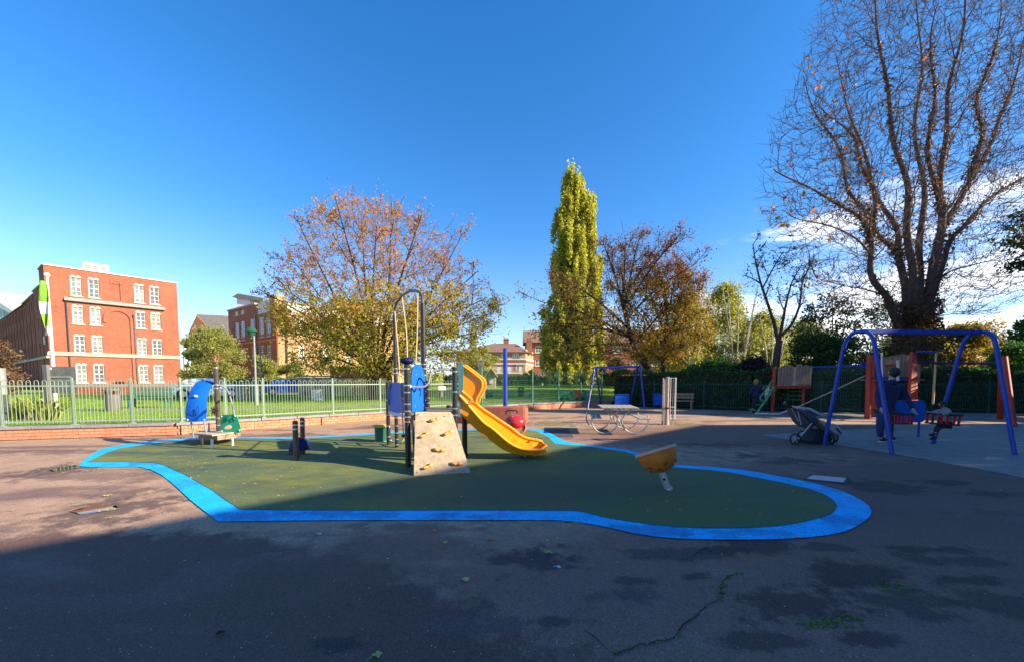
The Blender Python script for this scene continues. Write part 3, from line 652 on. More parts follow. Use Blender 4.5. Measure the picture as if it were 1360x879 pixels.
# --- left red brick block
lb = empty('brick_building', (-53, 53, 0.3), 'large orange red brick block of four storeys with white sash windows at far left', 'building', 'buildings beyond the park')
A0 = (-57.4, 48.4); A1 = (-49.1, 57.7); fA = Fac(A0, A1)
zt = 15.6
def sc(l, s, ox, oy): return [(ox + a / s, oy + b / s, ox + c / s, oy + d / s) for (a, b, c, d) in l]
wr = sc([(312,97,364,180),(391,108,439,189),(601,134,645,210),(668,143,711,217),
         (323,230,375,305),(402,237,452,312),(609,255,654,325),(678,262,720,329),
         (333,360,383,432),(412,364,460,436),(617,375,661,442),(684,379,727,445),
         (342,488,392,565),(421,490,470,565),(624,494,668,567),(691,496,735,567)], 3.381, 0, 340)
ops = [fA.rect(*r) for r in wr]
# regularise storeys
for k in range(4):
    g4 = ops[k * 4:k * 4 + 4]; c = sum(o[2] for o in g4) / 4; d = sum(o[3] for o in g4) / 4
    for i in range(4): ops[k * 4 + i] = (ops[12 + i][0], ops[12 + i][1], c, d)
nich = fA.rect(504 / 3.381, 340 + 128 / 3.381, 540 / 3.381, 340 + 200 / 3.381)
wallmesh(fA, 0.3, zt, ops + [nich], M['brick_red'], lb)
for i, o_ in enumerate(ops): window(fA, o_, lb, 2, 4, gm=M['glass_win'] if (i * 7) % 5 in (1, 2) else M['glass_blind'], bar=.045, outer=.10, arch=True)
mb = MB(); fA.box(mb, nich[0], nich[1], -.16, -.10, nich[2], nich[3]); mb.build('niche', M['brick_red'], lb)
def archband(f, cx, z0, r, t, n1, m, parent, legs=0.0, legs2=None, name='arch'):
    mb = MB(); N_ = 18
    for k in range(N_):
        a = math.pi * k / N_; b = math.pi * (k + 1) / N_
        q = [(cx - math.cos(a) * r, z0 + math.sin(a) * r), (cx - math.cos(b) * r, z0 + math.sin(b) * r), (cx - math.cos(b) * (r + t), z0 + math.sin(b) * (r + t)), (cx - math.cos(a) * (r + t), z0 + math.sin(a) * (r + t))]
        mb.extr([f.pt(x, 0.0, z) for x, z in q], f.n * n1)
    if legs: f.box(mb, cx - r - t, cx - r, 0, n1 - .002, z0 - legs, z0)
    if legs2: f.box(mb, cx + r, cx + r + t, 0, n1 - .002, z0 - legs2, z0)
    return mb.build(name, m, parent)
archband(fA, (nich[0] + nich[1]) / 2, nich[3], (nich[1] - nich[0]) / 2, .22, .06, M['brick_dark'], lb)
ac = fA.rect(484 / 3.381, 340 + 250 / 3.381, 590 / 3.381, 340 + 540 / 3.381); rr = (ac[1] - ac[0]) / 2
archband(fA, (ac[0] + ac[1]) / 2, ac[3] - rr, rr, .28, .14, M['brick_dark'], lb, 0.5, ac[3] - rr - .6)
def hline(f, y0, y1, x, zref=None):
    return f.rect(x - 1, y0, x + 1, y1)[2:4]
z0_, z1_ = hline(fA, 340 + 436 / 3.381, 340 + 449 / 3.381, 400 / 3.381)
mb = MB(); fA.box(mb, -.15, fA.L + .15, 0, .18, z0_, z1_); fA.box(mb, -.1, fA.L + .1, 0, .26, z1_, z1_ + .08); mb.build('string_course', M['stone'], lb)
z0_, z1_ = hline(fA, 340 + 206 / 3.381, 340 + 222 / 3.381, 500 / 3.381); s0 = fA.rect(288 / 3.381, 395, 289 / 3.381, 397)[0]; s1 = fA.rect(740 / 3.381, 408, 741 / 3.381, 409)[0]
mb = MB(); mb.extr([fA.pt(s0, 0, z1_), fA.pt(s0, 0.42, z0_), fA.pt(s0, 0, z0_)], fA.d * (s1 - s0)); mb.build('ledge', M['coping'], lb)
mb = MB(); fA.box(mb, -.12, fA.L + .12, -.3, .12, zt, zt + .16); mb.build('parapet_coping', M['white_paint'], lb)
mb = MB(); z2_, z3_ = ops[12][2], ops[12][3]; fA.box(mb, 0, fA.L, 0, .06, 0.3, .9); mb.build('plinth', M['brick_orange'], lb)
for x0 in (300 / 3.381, 598 / 3.381):
    a = fA.rect(x0, 420, x0 + .6, 421)[0]; mb = MB(); mb.tube([fA.pt(a, .1, .3), fA.pt(a, .1, 11.8 if x0 < 100 else 10.5)], .07, 6); mb.build('drainpipe', M['glass_dark'], lb)
# stepped long side
B = [(-57.4, 48.4), (-60.9, 50.8), (-66, 54.2), (-76, 61), (-107, 81)]
hz = [15.6, 13.6, 13.2, 13.0]
for i in range(4):
    f = Fac(B[i + 1], B[i]); o_ = []
    nb = max(0, int(f.L / 3.1)) if i else 1
    for k in range(nb):
        x = f.L * (k + .5) / nb
        for z in (1.6, 4.9, 8.2) + ((11.5,) if i == 0 else (10.9,)):
            o_.append((x - .38, x + .38, z, z + (1.9 if i == 0 else 1.6)))
    if i == 0: o_ = []
    wallmesh(f, .3, hz[i], o_, M['brick_red'], lb)
    for q in o_: window(f, q, lb, 2, 4, gm=M['glass_win'], fm=M['stone'], bar=.03, outer=.05, sill=False)
    mb = MB(); f.box(mb, -.1, f.L + .1, -.3, .1, hz[i], hz[i] + .14); mb.build('parapet_coping', M['stone'], lb)
    mb = MB()
    if i:
        for k in range(nb + 1):
            x = f.L * k / nb; f.box(mb, max(0, x - .18), min(f.L, x + .18), 0, .07 + .002 * k, .3, hz[i] - .3)
        mb.build('pilaster', M['brick_red'], lb)
    z0_ = 4.3; mb = MB(); f.box(mb, 0, f.L, 0, .25, z0_, z0_ + .3); mb.build('string_course', M['stone'], lb)
plainwall(A1, (-62, 70), .3, zt, M['brick_red'], lb); plainwall((-62, 70), B[1], .3, zt, M['brick_red'], lb)
plainwall((-62, 70), (-98, 96), .3, 13.0, M['brick_red'], lb)
mb = MB(); mb.poly([(-57.4, 48.4, 15.5), (-49.1, 57.7, 15.5), (-62, 70, 15.5), (-60.9, 50.8, 15.5)]); mb.poly([(-60.9, 50.8, 12.9), (-62, 70, 12.9), (-98, 96, 12.9), (-107, 81, 12.9)]); mb.build('roof', M['slate'], lb)
c = hit(128, 350, A0, A1)[0]; mb = MB(); fA.box(mb, c - 1.2, c + 1.2, -3.5, -1.5, 15.5, 17.0); q = mb.build('roof_box', M['white_paint'], lb)
for k in range(3): mb = MB(); fA.box(mb, c - 1.05 + k * .72, c - .45 + k * .72, -1.5, -1.46, 16.2, 16.75); mb.build('louvre', M['coping'], q)
mb = MB(); a_ = P(59, 452, 49.5); mb.box(a_, (.7, .1, 1.0), math.radians(-34)); mb.build('sign_panel', M['off_white'], lb)

# --- glazed hall far left
gh = empty('glazed_hall', (-190, 150, 0), 'pale blue glazed hall with a grey ridged roof at the far left edge', 'building', 'buildings beyond the park')
pa, pb, pc = P(-30, 395, 150), P(-3, 398, 150), P(24, 416, 150)
mb = MB(); mb.extr([(-205, 150, .3), (pc.x - 1, 150, .3), (pc.x - 1, 150, pc.z - 1), (pb.x, 150, pb.z - 2), (-205, 150, pb.z + 2)], (0, 40, 0)); mb.build('glass_wall', mat('hall_glass', (0.25, 0.42, 0.5), 0.2, var=.1, scale=.3), gh)
mb = MB(); mb.extr([(pc.x + .8, 149, pc.z - 1.6), (pc.x + .8, 149, pc.z - .6), (pb.x, 149, pb.z), (-205, 149, pb.z + 5), (-205, 149, pb.z + 2)], (0, 42, 0)); mb.build('roof', mat('hall_roof', (0.33, 0.36, 0.40), 0.5), gh)
mb = MB()
for k in range(9): mb.bar((-204 + k * 3.2, 149.9, .3), (-204 + k * 3.2, 149.9, pb.z - 2 if k < 6 else pc.z - 2), .25)
mb.build('mullion', M['white_paint'], gh)

# --- school
sb = empty('school_building', (-45, 78, .3), 'tall brown and yellow brick school with long white windows behind the trees', 'building', 'buildings beyond the park')
S0 = (-58.6, 81.0); S1 = (-41.5, 69.0); S2 = (-25.0, 91.5); fS = Fac(S0, S1); fT = Fac(S1, S2); zs = 15.6
o1 = [fS.rect(*r) for r in sc([(393,265,425,400),(435,255,467,397),(502,240,535,345),(568,225,605,375),(620,213,655,368),(390,187,418,220),(432,177,462,208),(515,432,543,530),(575,430,608,530),(628,428,662,530),(445,450,480,545)], 5.494, 240, 380)]
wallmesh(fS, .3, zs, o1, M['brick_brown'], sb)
for i, q in enumerate(o1): window(fS, q, sb, 2, 6 if q[3] - q[2] > 2.4 else 2, bar=.10, outer=.20, gm=M['glass'])
o2 = [fT.rect(*r) for r in sc([(862,228,904,318),(862,432,904,535)], 5.494, 240, 380)]
w2 = o2[0][1] - o2[0][0]
for k in range(1, 4):
    for j in (0, 1): o2.append((o2[j][0] + k * 4.6, o2[j][1] + k * 4.6, o2[j][2], o2[j][3]))
for j in (0, 1): pass
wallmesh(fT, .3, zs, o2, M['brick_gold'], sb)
for q in o2: window(fT, q, sb, 2, 3, bar=.12, outer=.22, gm=M['glass'])
mb = MB(); fS.box(mb, 0, fS.L * .62, -.3, .2, zs, zs + .3); mb.build('cornice', M['stone'], sb)
r_ = fS.rect(240 + 565 / 5.494, 380 + 112 / 5.494, 240 + 650 / 5.494, 380 + 170 / 5.494)
mb = MB(); fS.box(mb, r_[0], r_[1], -.3, .06, zs - 1.9, zs + .2); fT.box(mb, 1.8, fT.L - 2, -.3, .08, zs - 1.9, zs - .3); mb.build('parapet_panel', M['off_white'], sb)
mb = MB(); fS.box(mb, fS.L - 1.6, fS.L + .15, -1.6, .2, zs - .2, zs + .9); mb.build('corner_pier', M['brick_gold'], sb)
mb = MB(); fT.box(mb, 0, fT.L, 0, .14, 8.6, 8.9); fS.box(mb, 0, fS.L, 0, .12, 8.6, 8.9); mb.build('string_course', M['brick_orange'], sb)
for x in (698, 765):
    a = fT.rect(240 + x / 5.494, 440, 240 + x / 5.494 + .5, 441)[0]; mb = MB(); mb.tube([fT.pt(a, .15, .3), fT.pt(a, .15, zs - 1)], .14, 6); mb.build('drainpipe', M['red_wood'] if x < 700 else M['glass_dark'], sb)
a = fS.rect(240 + 553 / 5.494, 440, 240 + 555 / 5.494, 441)[0]; mb = MB(); mb.tube([fS.pt(a, .15, 4), fS.pt(a, .15, zs - 2)], .12, 6); mb.build('drainpipe', M['glass_dark'], sb)
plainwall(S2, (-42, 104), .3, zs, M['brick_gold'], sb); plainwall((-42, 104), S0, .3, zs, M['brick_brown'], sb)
mb = MB(); mb.poly([(*S0, zs - .1), (*S1, zs - .1), (*S2, zs - .1), (-42, 104, zs - .1)]); mb.build('flat_roof', M['slate'], sb)
# roof light and gabled wing
d0, d1 = P(322, 396, 84), P(345, 404, 84)
mb = MB(); mb.box((d0.x + 1.2, 84, d0.z - 1.2), (2.8, 3, 2.4)); q = mb.build('dormer', M['white_paint'], sb)
mb = MB(); mb.extr([(d0.x - .8, 82, d0.z - .2), (d0.x + .4, 82, d0.z + .5), (d1.x + 2, 82, d0.z - .4), (d1.x + 2, 82, d0.z - 1.2)], (0, 5, 0)); mb.build('dormer_roof', M['slate'], q)
gw = empty('gabled_wing', (-75, 95, .3), 'gabled dark slate roofed wing left of the tall school block', 'building', 'buildings beyond the park')
ap = P(261, 419, 95); le = P(252, 441, 95); re_ = P(283, 441, 95); rg = P(318, 427, 100); rge = P(318, 444, 92)
mb = MB(); mb.extr([(le.x, 95, .3), (re_.x, 95, .3), (re_.x, 95, re_.z), (ap.x, 95, ap.z), (le.x, 95, le.z)], (.8, 1, 0)); mb.build('gable_wall', M['brick_brown'], gw)
mb = MB(); mb.extr([(ap.x, 95.2, ap.z + .3), (re_.x + .6, 95.0, re_.z - .4), (re_.x + .6, 95.0, re_.z - .9), (ap.x, 95.2, ap.z - .2)], (22, 8, 0)); mb.extr([(ap.x, 95.2, ap.z + .3), (le.x - .4, 95.0, le.z - .4), (le.x - .4, 95.0, le.z - .9), (ap.x, 95.2, ap.z - .2)], (22, 8, 0)); mb.build('roof', M['slate'], gw)
mb = MB(); mb.extr([(re_.x, 95.4, .3), (re_.x + 18, 102, .3), (re_.x + 18, 102, re_.z - .5), (re_.x, 95.4, re_.z - .5)], (0, 1, 0)); mb.build('wall', M['brick_brown'], gw)

# --- two storey house in the middle distance
hb = empty('brick_house', (0, 75, .3), 'brick house with brown hipped roof, chimneys and red and white balcony beyond the lawn', 'house', 'buildings beyond the park')
def c8(x, y): return (590 + x / 7.99, 430 + y / 7.99)
H0 = P(640, 505, 76); H1 = P(698, 505, 76); H2 = P(*c8(945, 400), 84)
fH = Fac((H0.x, 76), (H1.x, 76)); fI = Fac((H1.x, 76), (H2.x, 84))
ze = P(*c8(865, 300), 76).z; zr = P(*c8(760, 208), 81).z
hw = [fH.rect(*c8(a, b), *c8(c, d)) for a, b, c, d in [(723,312,795,362),(600,315,640,362),(440,315,500,362)]]
hd = [fH.rect(*c8(a, b), *c8(c, d)) for a, b, c, d in [(555,430,600,495),(612,430,640,495),(672,430,716,500),(725,425,758,505),(766,430,800,480),(806,430,836,480)]]
wallmesh(fH, .3, ze, hw + hd, M['brick_gold'], hb)
for q in hw: window(fH, q, hb, 3, 2, bar=.12, outer=.16)
for i, q in enumerate(hd):
    window(fH, q, hb, 2, 1, bar=.1, outer=.12, fm=M['white_paint'] if i != 3 else M['red_plastic'], gm=M['red_plastic'] if i in (0, 2, 5) else M['glass'], sill=False)
zb1 = P(*c8(700, 370), 76).z; zb2 = P(*c8(700, 420), 76).z; zb3 = P(*c8(700, 515), 76).z
mb = MB(); fH.box(mb, 0, fH.L, 0, .12, zb1 - .2, zb1 + .1); fI.box(mb, 0, fI.L, 0, .12, zb1 - .2, zb1 + .1); fH.box(mb, 0, fH.L, 0, .14, zb2 - .15, zb2 + .1); fI.box(mb, 0, fI.L, 0, .14, zb2 - .15, zb2 + .1); mb.build('band', M['white_paint'], hb)
mb = MB(); fH.box(mb, 0, fH.L, 0.004, .05, zb2 + .1, zb1 - .2); fI.box(mb, 0, fI.L, 0.004, .05, zb2 + .1, zb1 - .2); mb.build('red_brick_band', M['brick_dark'], hb)
mb = MB(); fH.box(mb, -1, fH.L * .93, .1, 1.4, zb3 - .25, zb3); q = mb.build('balcony', M['white_paint'], hb)
mb = MB()
for k in range(5): fH.box(mb, -1 + k * 2.05, -.45 + k * 2.05, 1.2, 1.4, zb3, zb3 + 1.1)
for k in range(44): fH.box(mb, -1 + k * .205, -.96 + k * .205, 1.28, 1.31, zb3, zb3 + .9)
fH.box(mb, -1, fH.L * .93, 1.26, 1.33, zb3 + .9, zb3 + .97); mb.build('balustrade', M['white_paint'], q)
iw = [(1.6, 2.6, zb2 + .2 - 2.3, zb2 - .5), (1.4, 2.6, zb1 + .5, zb1 + 1.9), (5.2, 6.4, zb1 + .5, zb1 + 1.9), (5.0, 6.2, zb2 - 2.1, zb2 - .5)]
wallmesh(fI, .3, ze, iw, M['brick_gold'], hb)
for q in iw: window(fI, q, hb, 2, 2, bar=.1, outer=.14)
e = .5; ra = Vector((H0.x + 2, 81, zr)); rb = Vector((P(*c8(760, 208), 81).x, 81, zr))
c_ = [Vector((H0.x - 6, 76 - e, ze)), Vector((H1.x + e, 76 - e, ze)), Vector((H2.x + e, 85, ze)), Vector((H0.x - 6, 86, ze))]
mb = MB(); mb.add([*c_, ra, rb], [(0, 1, 5, 4), (1, 2, 5), (2, 3, 4, 5), (3, 0, 4), (0, 3, 2, 1)]); mb.build('roof', M['tile'], hb)
plainwall((H2.x, 84), (H0.x - 5, 86), .3, ze, M['brick_gold'], hb); plainwall((H0.x - 5, 86), (H0.x - 5, 76), .3, ze, M['brick_gold'], hb); plainwall((H0.x - 5, 76), (H0.x, 76), .3, ze, M['brick_gold'], hb)
for (x, y0, y1, Y) in ((657, 170, 215, 81), (902, 185, 275, 79)):
    p = P(*c8(x, y0), Y); b_ = P(*c8(x, y1), Y); mb = MB(); mb.box((p.x, Y, (p.z + b_.z) / 2 - .4), (1.1, .9, p.z - b_.z + 1.0)); mb.box((p.x, Y, p.z + .05), (1.25, 1.05, .16)); ch = mb.build('chimney', M['brick_brown'], hb)
    mb = MB()
    for k in (-.3, 0, .3): mb.lathe([(.11, 0), (.1, .35)], 8, (p.x + k, Y, p.z + .1))
    mb.build('chimney_pot', M['terracotta'], ch)
# --- second terrace behind the poplar
tb = empty('terrace_house', (14, 80, .3), 'brick terrace with white windows glimpsed behind the poplar and red leaved tree', 'house', 'buildings beyond the park')
fJ = Fac((3, 84), (42, 84)); jo = []
for k in range(9):
    for z in (1.6, 4.6, 7.4): jo.append((2 + k * 4.2, 3.9 + k * 4.2, z, z + 1.5))
wallmesh(fJ, .3, 9.6, jo, M['brick_dark'], tb)
for q in jo: window(fJ, q, tb, 3, 2, bar=.12, outer=.16)
mb = MB(); mb.extr([(2.5, 83.4, 9.6), (2.5, 92, 9.6), (2.5, 88, 12.6)], (40, 0, 0)); mb.build('roof', M['tile'], tb)
mb = MB(); mb.box((22.5, 88, 5), (39, 7.4, 9.2)); mb.build('house_body', M['brick_dark'], tb)
# --- distant pale tower block
dt = empty('tower_block', (-26, 260, 0), 'distant pale grey tower block seen between the autumn tree and the blue sky', 'tower')
p = P(628.5, 431, 260); mb = MB(); mb.box((p.x, 262, p.z / 2 + 1), (5.2, 5, p.z - 2)); mb.build('tower_body', M['stone'], dt)
mb = MB()
for k in range(14): mb.box((p.x + (-1.2 if k % 2 else 1.2), 259.45, 6 + (k // 2) * 4.2), (1.2, .12, 1.6))
mb.build('window_band', M['glass'], dt)
mb = MB(); mb.box((p.x, 262, p.z + .3), (5.6, 5.4, .6)); mb.build('parapet', M['stone'], dt)
# --- building behind the camera whose shadow covers the near tarmac
cot = 1 / math.tan(R(SUN_EL)); HB = 9.0; sh = Vector((0.97, -0.24, 0)).normalized() * HB * cot
K0 = Vector((6.4, 13.1, 0)) + sh; kd = Vector((-(6.5 + 4.43), -(13.1 - 3.36), 0)).normalized()
K1 = K0 + kd * 26; K2 = K1 + Vector((18, -20, 0)); K3 = K0 + Vector((34, 1.3, 0)); K4 = K3 + Vector((3, -28, 0))
bb = empty('community_hall', (K0.x, K0.y, 0), 'brown brick hall to the right of the playground, outside the picture, casting the long shade', 'building')
ring = [K0, K1, K2, K4, K3]
for i in range(5): plainwall(tuple(ring[(i + 1) % 5][:2]), tuple(ring[i][:2]), 0, HB, M['brick_brown'], bb)
mb = MB(); mb.poly([(k.x, k.y, HB - .02) for k in ring]); mb.build('roof', M['slate'], bb)

# ================================================================ WALL AND FENCES
def seglist(line):
    out = [0]
    for a, b in zip(line[:-1], line[1:]): out.append(out[-1] + math.dist(a, b))
    return out
def along(line, s):
    L = seglist(line)
    for i in range(len(line) - 1):
        if s <= L[i + 1] or i == len(line) - 2:
            t = (s - L[i]) / (L[i + 1] - L[i]); a = Vector(line[i]); b = Vector(line[i + 1]); d = (b - a).normalized()
            return a.lerp(b, t), d
wl = empty('brick_wall', (WL[1][0], WL[1][1], 0), 'low orange brick wall with grey coping running along the left and back of the playground', 'wall')
wc = offs(WL, 0.14); TL = seglist(wc)[-1]; WH = 0.262
core = MB()
for a, b in zip(wc[:-1], wc[1:]):
    core.bar((a[0], a[1], WH / 2), (b[0], b[1], WH / 2), 0.225, WH)
core.build('wall_core', M['mortar'], wl)
bm_ = MB(); s = 0; rows = 3
for r in range(rows):
    s = 0.11 * (r % 2) + 14
    while s < TL - .2:
        p, d = along(wc, s + .105); n = Vector((d.y, -d.x)); c = p + n * (0.108 + random.uniform(.004, .011))
        bm_.bar((c.x - d.x * .105, c.y - d.y * .105, .05 + r * .08), (c.x + d.x * .105, c.y + d.y * .105, .05 + r * .08), .03, .068)
        s += .222
o = bm_.build('bricks', M['brick_orange'], wl); o['kind'] = 'stuff'
cm_ = MB(); cm_.box((0, 0, 0), (.985, .33, .075)); cme = cm_.mesh('coping_stone', M['coping'], bevel=.006)
s = 12.5
while s < TL - .5:
    p, d = along(wc, s + .5); o = link_mesh('coping_stone', cme, wl, (p.x - wl.location.x, p.y - wl.location.y, WH + .042 + random.uniform(-.002, .002)), (0, 0, math.atan2(d.y, d.x)))
    s += 1.0
# movement joints
for px_, py_ in ((240, 578), (421, 562), (508, 556)):
    g = G(px_, py_); best = min(range(0, int(TL * 20)), key=lambda k: (along(wc, k / 20)[0] - Vector((g.x, g.y))).length); p, d = along(wc, best / 20); n = Vector((d.y, -d.x)); c = p + n * .135
    mb = MB(); mb.box((c.x, c.y, .13), (.025, .03, .26), math.atan2(d.y, d.x)); mb.build('movement_joint', M['crack'], wl)

# bow top railing on the wall (left and centre)
SPLIT = 34.2
fn = empty('railing', (WL[1][0], WL[1][1], WH), 'sage green bow topped metal railing standing on the low brick wall', 'fence')
off0 = Vector((fn.location.x, fn.location.y, 0))
Z0 = WH + .08; RH = 1.19
bw = MB(); w_ = .085; pts = [(-w_ / 2, 0, .05)] + [(-w_ / 2, 0, RH - w_ / 2 - .03)] + [(-w_ / 2 * math.cos(t), 0, RH - w_ / 2 - .03 + w_ / 2 * 1.15 * math.sin(t)) for t in [math.pi * k / 8 for k in range(1, 8)]] + [(w_ / 2, 0, RH - w_ / 2 - .03)] + [(w_ / 2, 0, .05)]
bw.tube(pts, .0068, 6); bme = bw.mesh('railing_bow', M['fence_green'], smooth=True)
pm = MB(); pm.box((0, 0, RH / 2 + .02), (.038, .038, RH + .06)); pm.box((0, 0, .01), (.12, .12, .02)); pme = pm.mesh('fence_post', M['fence_post'])
# posts seen in the photograph, then regular spacing
ps = []
for px_ in (-150, 2, 98, 176, 240, 300, 351, 442, 505, 560):
    r = ray(px_, 540); best = min(range(0, int(TL * 25)), key=lambda k: abs(along(wc, k / 25)[0].x / along(wc, k / 25)[0].y - r.x / r.y)); ps.append(best / 25)
ps = sorted(ps)
s_end = None
for k in range(int(TL * 25)):
    p = along(wc, k / 25)[0]
    if p.x / p.y > (618 - CX) / F: s_end = k / 25; break
ps.append(s_end)
nb_ = 0
for a, b in zip(ps[:-1], ps[1:]):
    p, d = along(wc, a); link_mesh('fence_post', pme, fn, (p.x - off0.x, p.y - off0.y, Z0 - WH), (0, 0, math.atan2(d.y, d.x)))
    pa_, _ = along(wc, a); pb_, _ = along(wc, b); dd = (pb_ - pa_); ln = dd.length; dd.normalize(); an = math.atan2(dd.y, dd.x)
    for z in (.10, RH - .17): mb = MB(); mb.bar((pa_.x, pa_.y, Z0 + z), (pb_.x, pb_.y, Z0 + z), .012, .036); mb.build('rail', M['fence_green'], fn)
    n = max(1, round(ln / .165))
    for k in range(n):
        q = pa_ + dd * (ln * (k + .5) / n)
        if nb_ < 296: link_mesh('railing_bow', bme, fn, (q.x - off0.x, q.y - off0.y, Z0 - WH), (0, 0, an)); nb_ += 1
# taller dark green mesh fence (right of the tower)
mf = empty('mesh_fence', (1, 20, WH), 'tall dark green welded mesh fence on the brick wall behind the slide', 'fence')
mpts = []
s = s_end + .02
pb0 = along(wc, s)[0]
mb = MB(); q = s; MHt = 1.68
while q < TL - .05:
    p, d = along(wc, q); mb.tube([(p.x, p.y, Z0), (p.x, p.y, Z0 + MHt)], .0045, 4, cap=False); q += .075
mb2 = mb
for k in range(8):
    z = Z0 + .05 + k * (MHt - .1) / 7; st = s
    pts = []
    while st < TL: p, d = along(wc, st); pts.append((p.x, p.y, z)); st += .6
    pts.append((*wc[-1], z)); mb2.tube(pts, .0045, 4)
o = mb2.build('mesh_panel', M['mesh_green'], mf); o['kind'] = 'stuff'
for px_ in (640, 707, 741.5, 771, 799):
    r = ray(px_, 540); best = min(range(0, int(TL * 25)), key=lambda k: abs(along(wc, k / 25)[0].x / along(wc, k / 25)[0].y - r.x / r.y)); p, d = along(wc, best / 25)
    mb = MB(); mb.box((p.x, p.y, Z0 + MHt / 2 + .05), (.06, .06, MHt + .1), math.atan2(d.y, d.x)); mb.build('fence_post', M['mesh_green'], mf)
# dark upright railing in front of the hedge
rf = empty('hedge_railing', (10, 20, 0), 'dark green upright bar railing in front of the clipped hedge at the back', 'fence')
hl = offs(HL, -0.02); HLn = seglist(hl); mb = MB(); pts = []
vb = MB(); vb.tube([(0, 0, .05), (0, 0, 1.42)], .010, 5); vme = vb.mesh('upright', M['rail_dark'])
s = 0; k = 0
mbx = MB()
while s < 21:
    p, d = along(hl, s)
    if k < 298 and s > 2.5: link_mesh('upright', vme, rf, (p.x - 10, p.y - 20, 0))
    s += .115; k += 1
    if s > 2.5 and k % 22 == 0:
        q_ = MB(); q_.box((p.x, p.y, .75), (.06, .06, 1.5)); q_.build('fence_post', M['rail_dark'], rf)
for z in (.15, 1.3):
    st = 0; pts = []
    while st < 21: p, d = along(hl, st); pts.append((p.x, p.y, z)); st += .5
    mbx = MB(); mbx.tube(pts, .018, 5); mbx.build('rail', M['rail_dark'], rf)

# ================================================================ VEGETATION
def add_tube_np(V, Fc, pts, rs, n):
    base = len(V); prev = None; m = len(pts)
    for i in range(m):
        d = (pts[min(i + 1, m - 1)] - pts[max(i - 1, 0)])
        if d.length < 1e-9: d = Vector((0, 0, 1))
        d.normalize()
        if prev is None:
            u = d.orthogonal().normalized()
        else:
            u = prev - d * prev.dot(d); u = u.normalized() if u.length > 1e-6 else d.orthogonal().normalized()
        prev = u; v = d.cross(u); p = pts[i]; r = rs[i]
        for k in range(n):
            t = 2 * math.pi * k / n; c = math.cos(t) * r; s_ = math.sin(t) * r
            V.append((p.x + u.x * c + v.x * s_, p.y + u.y * c + v.y * s_, p.z + u.z * c + v.z * s_))
    for i in range(m - 1):
        for k in range(n):
            l = (k + 1) % n; a = base + i * n; b = base + (i + 1) * n; Fc.append((a + k, a + l, b + l, b + k))
def quick_mesh(name, V, Fc, m, parent, smooth=True):
    me = bpy.data.meshes.new(name); off = rootloc(parent) if parent else Vector((0, 0, 0))
    a = np.array(V, dtype=np.float32) - np.array(off, dtype=np.float32)
    me.from_pydata(a.tolist(), [], Fc); me.materials.append(m)
    if smooth: me.polygons.foreach_set('use_smooth', [True] * len(me.polygons))
    return link_mesh(name, me, parent)
def leaves(name, cen, size, m, parent, droop=0.0, aspect=0.55, kind=None, sv_=0.35):
    cen = np.asarray(cen, dtype=np.float32); n = len(cen)
    if n == 0: return None
    u = rng.normal(size=(n, 3)); u[:, 2] -= droop; u /= np.linalg.norm(u, axis=1)[:, None]
    w_ = rng.normal(size=(n, 3)); v = np.cross(u, w_); v /= np.linalg.norm(v, axis=1)[:, None] + 1e-9
    nn = np.cross(u, v)
    sz = size * (1 + sv_ * rng.normal(size=(n, 1))).clip(.4, 1.9)
    a = cen - u * sz * .5; c = cen + u * sz * .5; mid = cen + u * sz * .05 + nn * sz * .1
    b = mid + v * sz * aspect * .5; d = mid - v * sz * aspect * .5
    V = np.stack([a, b, c, d], axis=1).reshape(-1, 3)
    off = rootloc(parent) if parent else Vector((0, 0, 0)); V = V - np.array(off, dtype=np.float32)
    me = bpy.data.meshes.new(name); me.vertices.add(4 * n); me.vertices.foreach_set('co', V.astype(np.float32).ravel())
    me.loops.add(4 * n); me.polygons.add(n)
    me.loops.foreach_set('vertex_index', np.arange(4 * n, dtype=np.int32)); me.polygons.foreach_set('loop_start', np.arange(0, 4 * n, 4, dtype=np.int32)); me.polygons.foreach_set('loop_total', np.full(n, 4, dtype=np.int32))
    me.update(); me.validate(); me.materials.append(m)
    o = link_mesh(name, me, parent)
    if kind: o['kind'] = kind
    return o
def clump_pts(c, r, n, shell=0.55):
    d = rng.normal(size=(n, 3)); d /= np.linalg.norm(d, axis=1)[:, None]
    rad = (shell + (1 - shell) * rng.random((n, 1))) ** 1.0 * (rng.random((n, 1)) ** 0.25)
    return np.array(c) + d * rad * np.array(r)
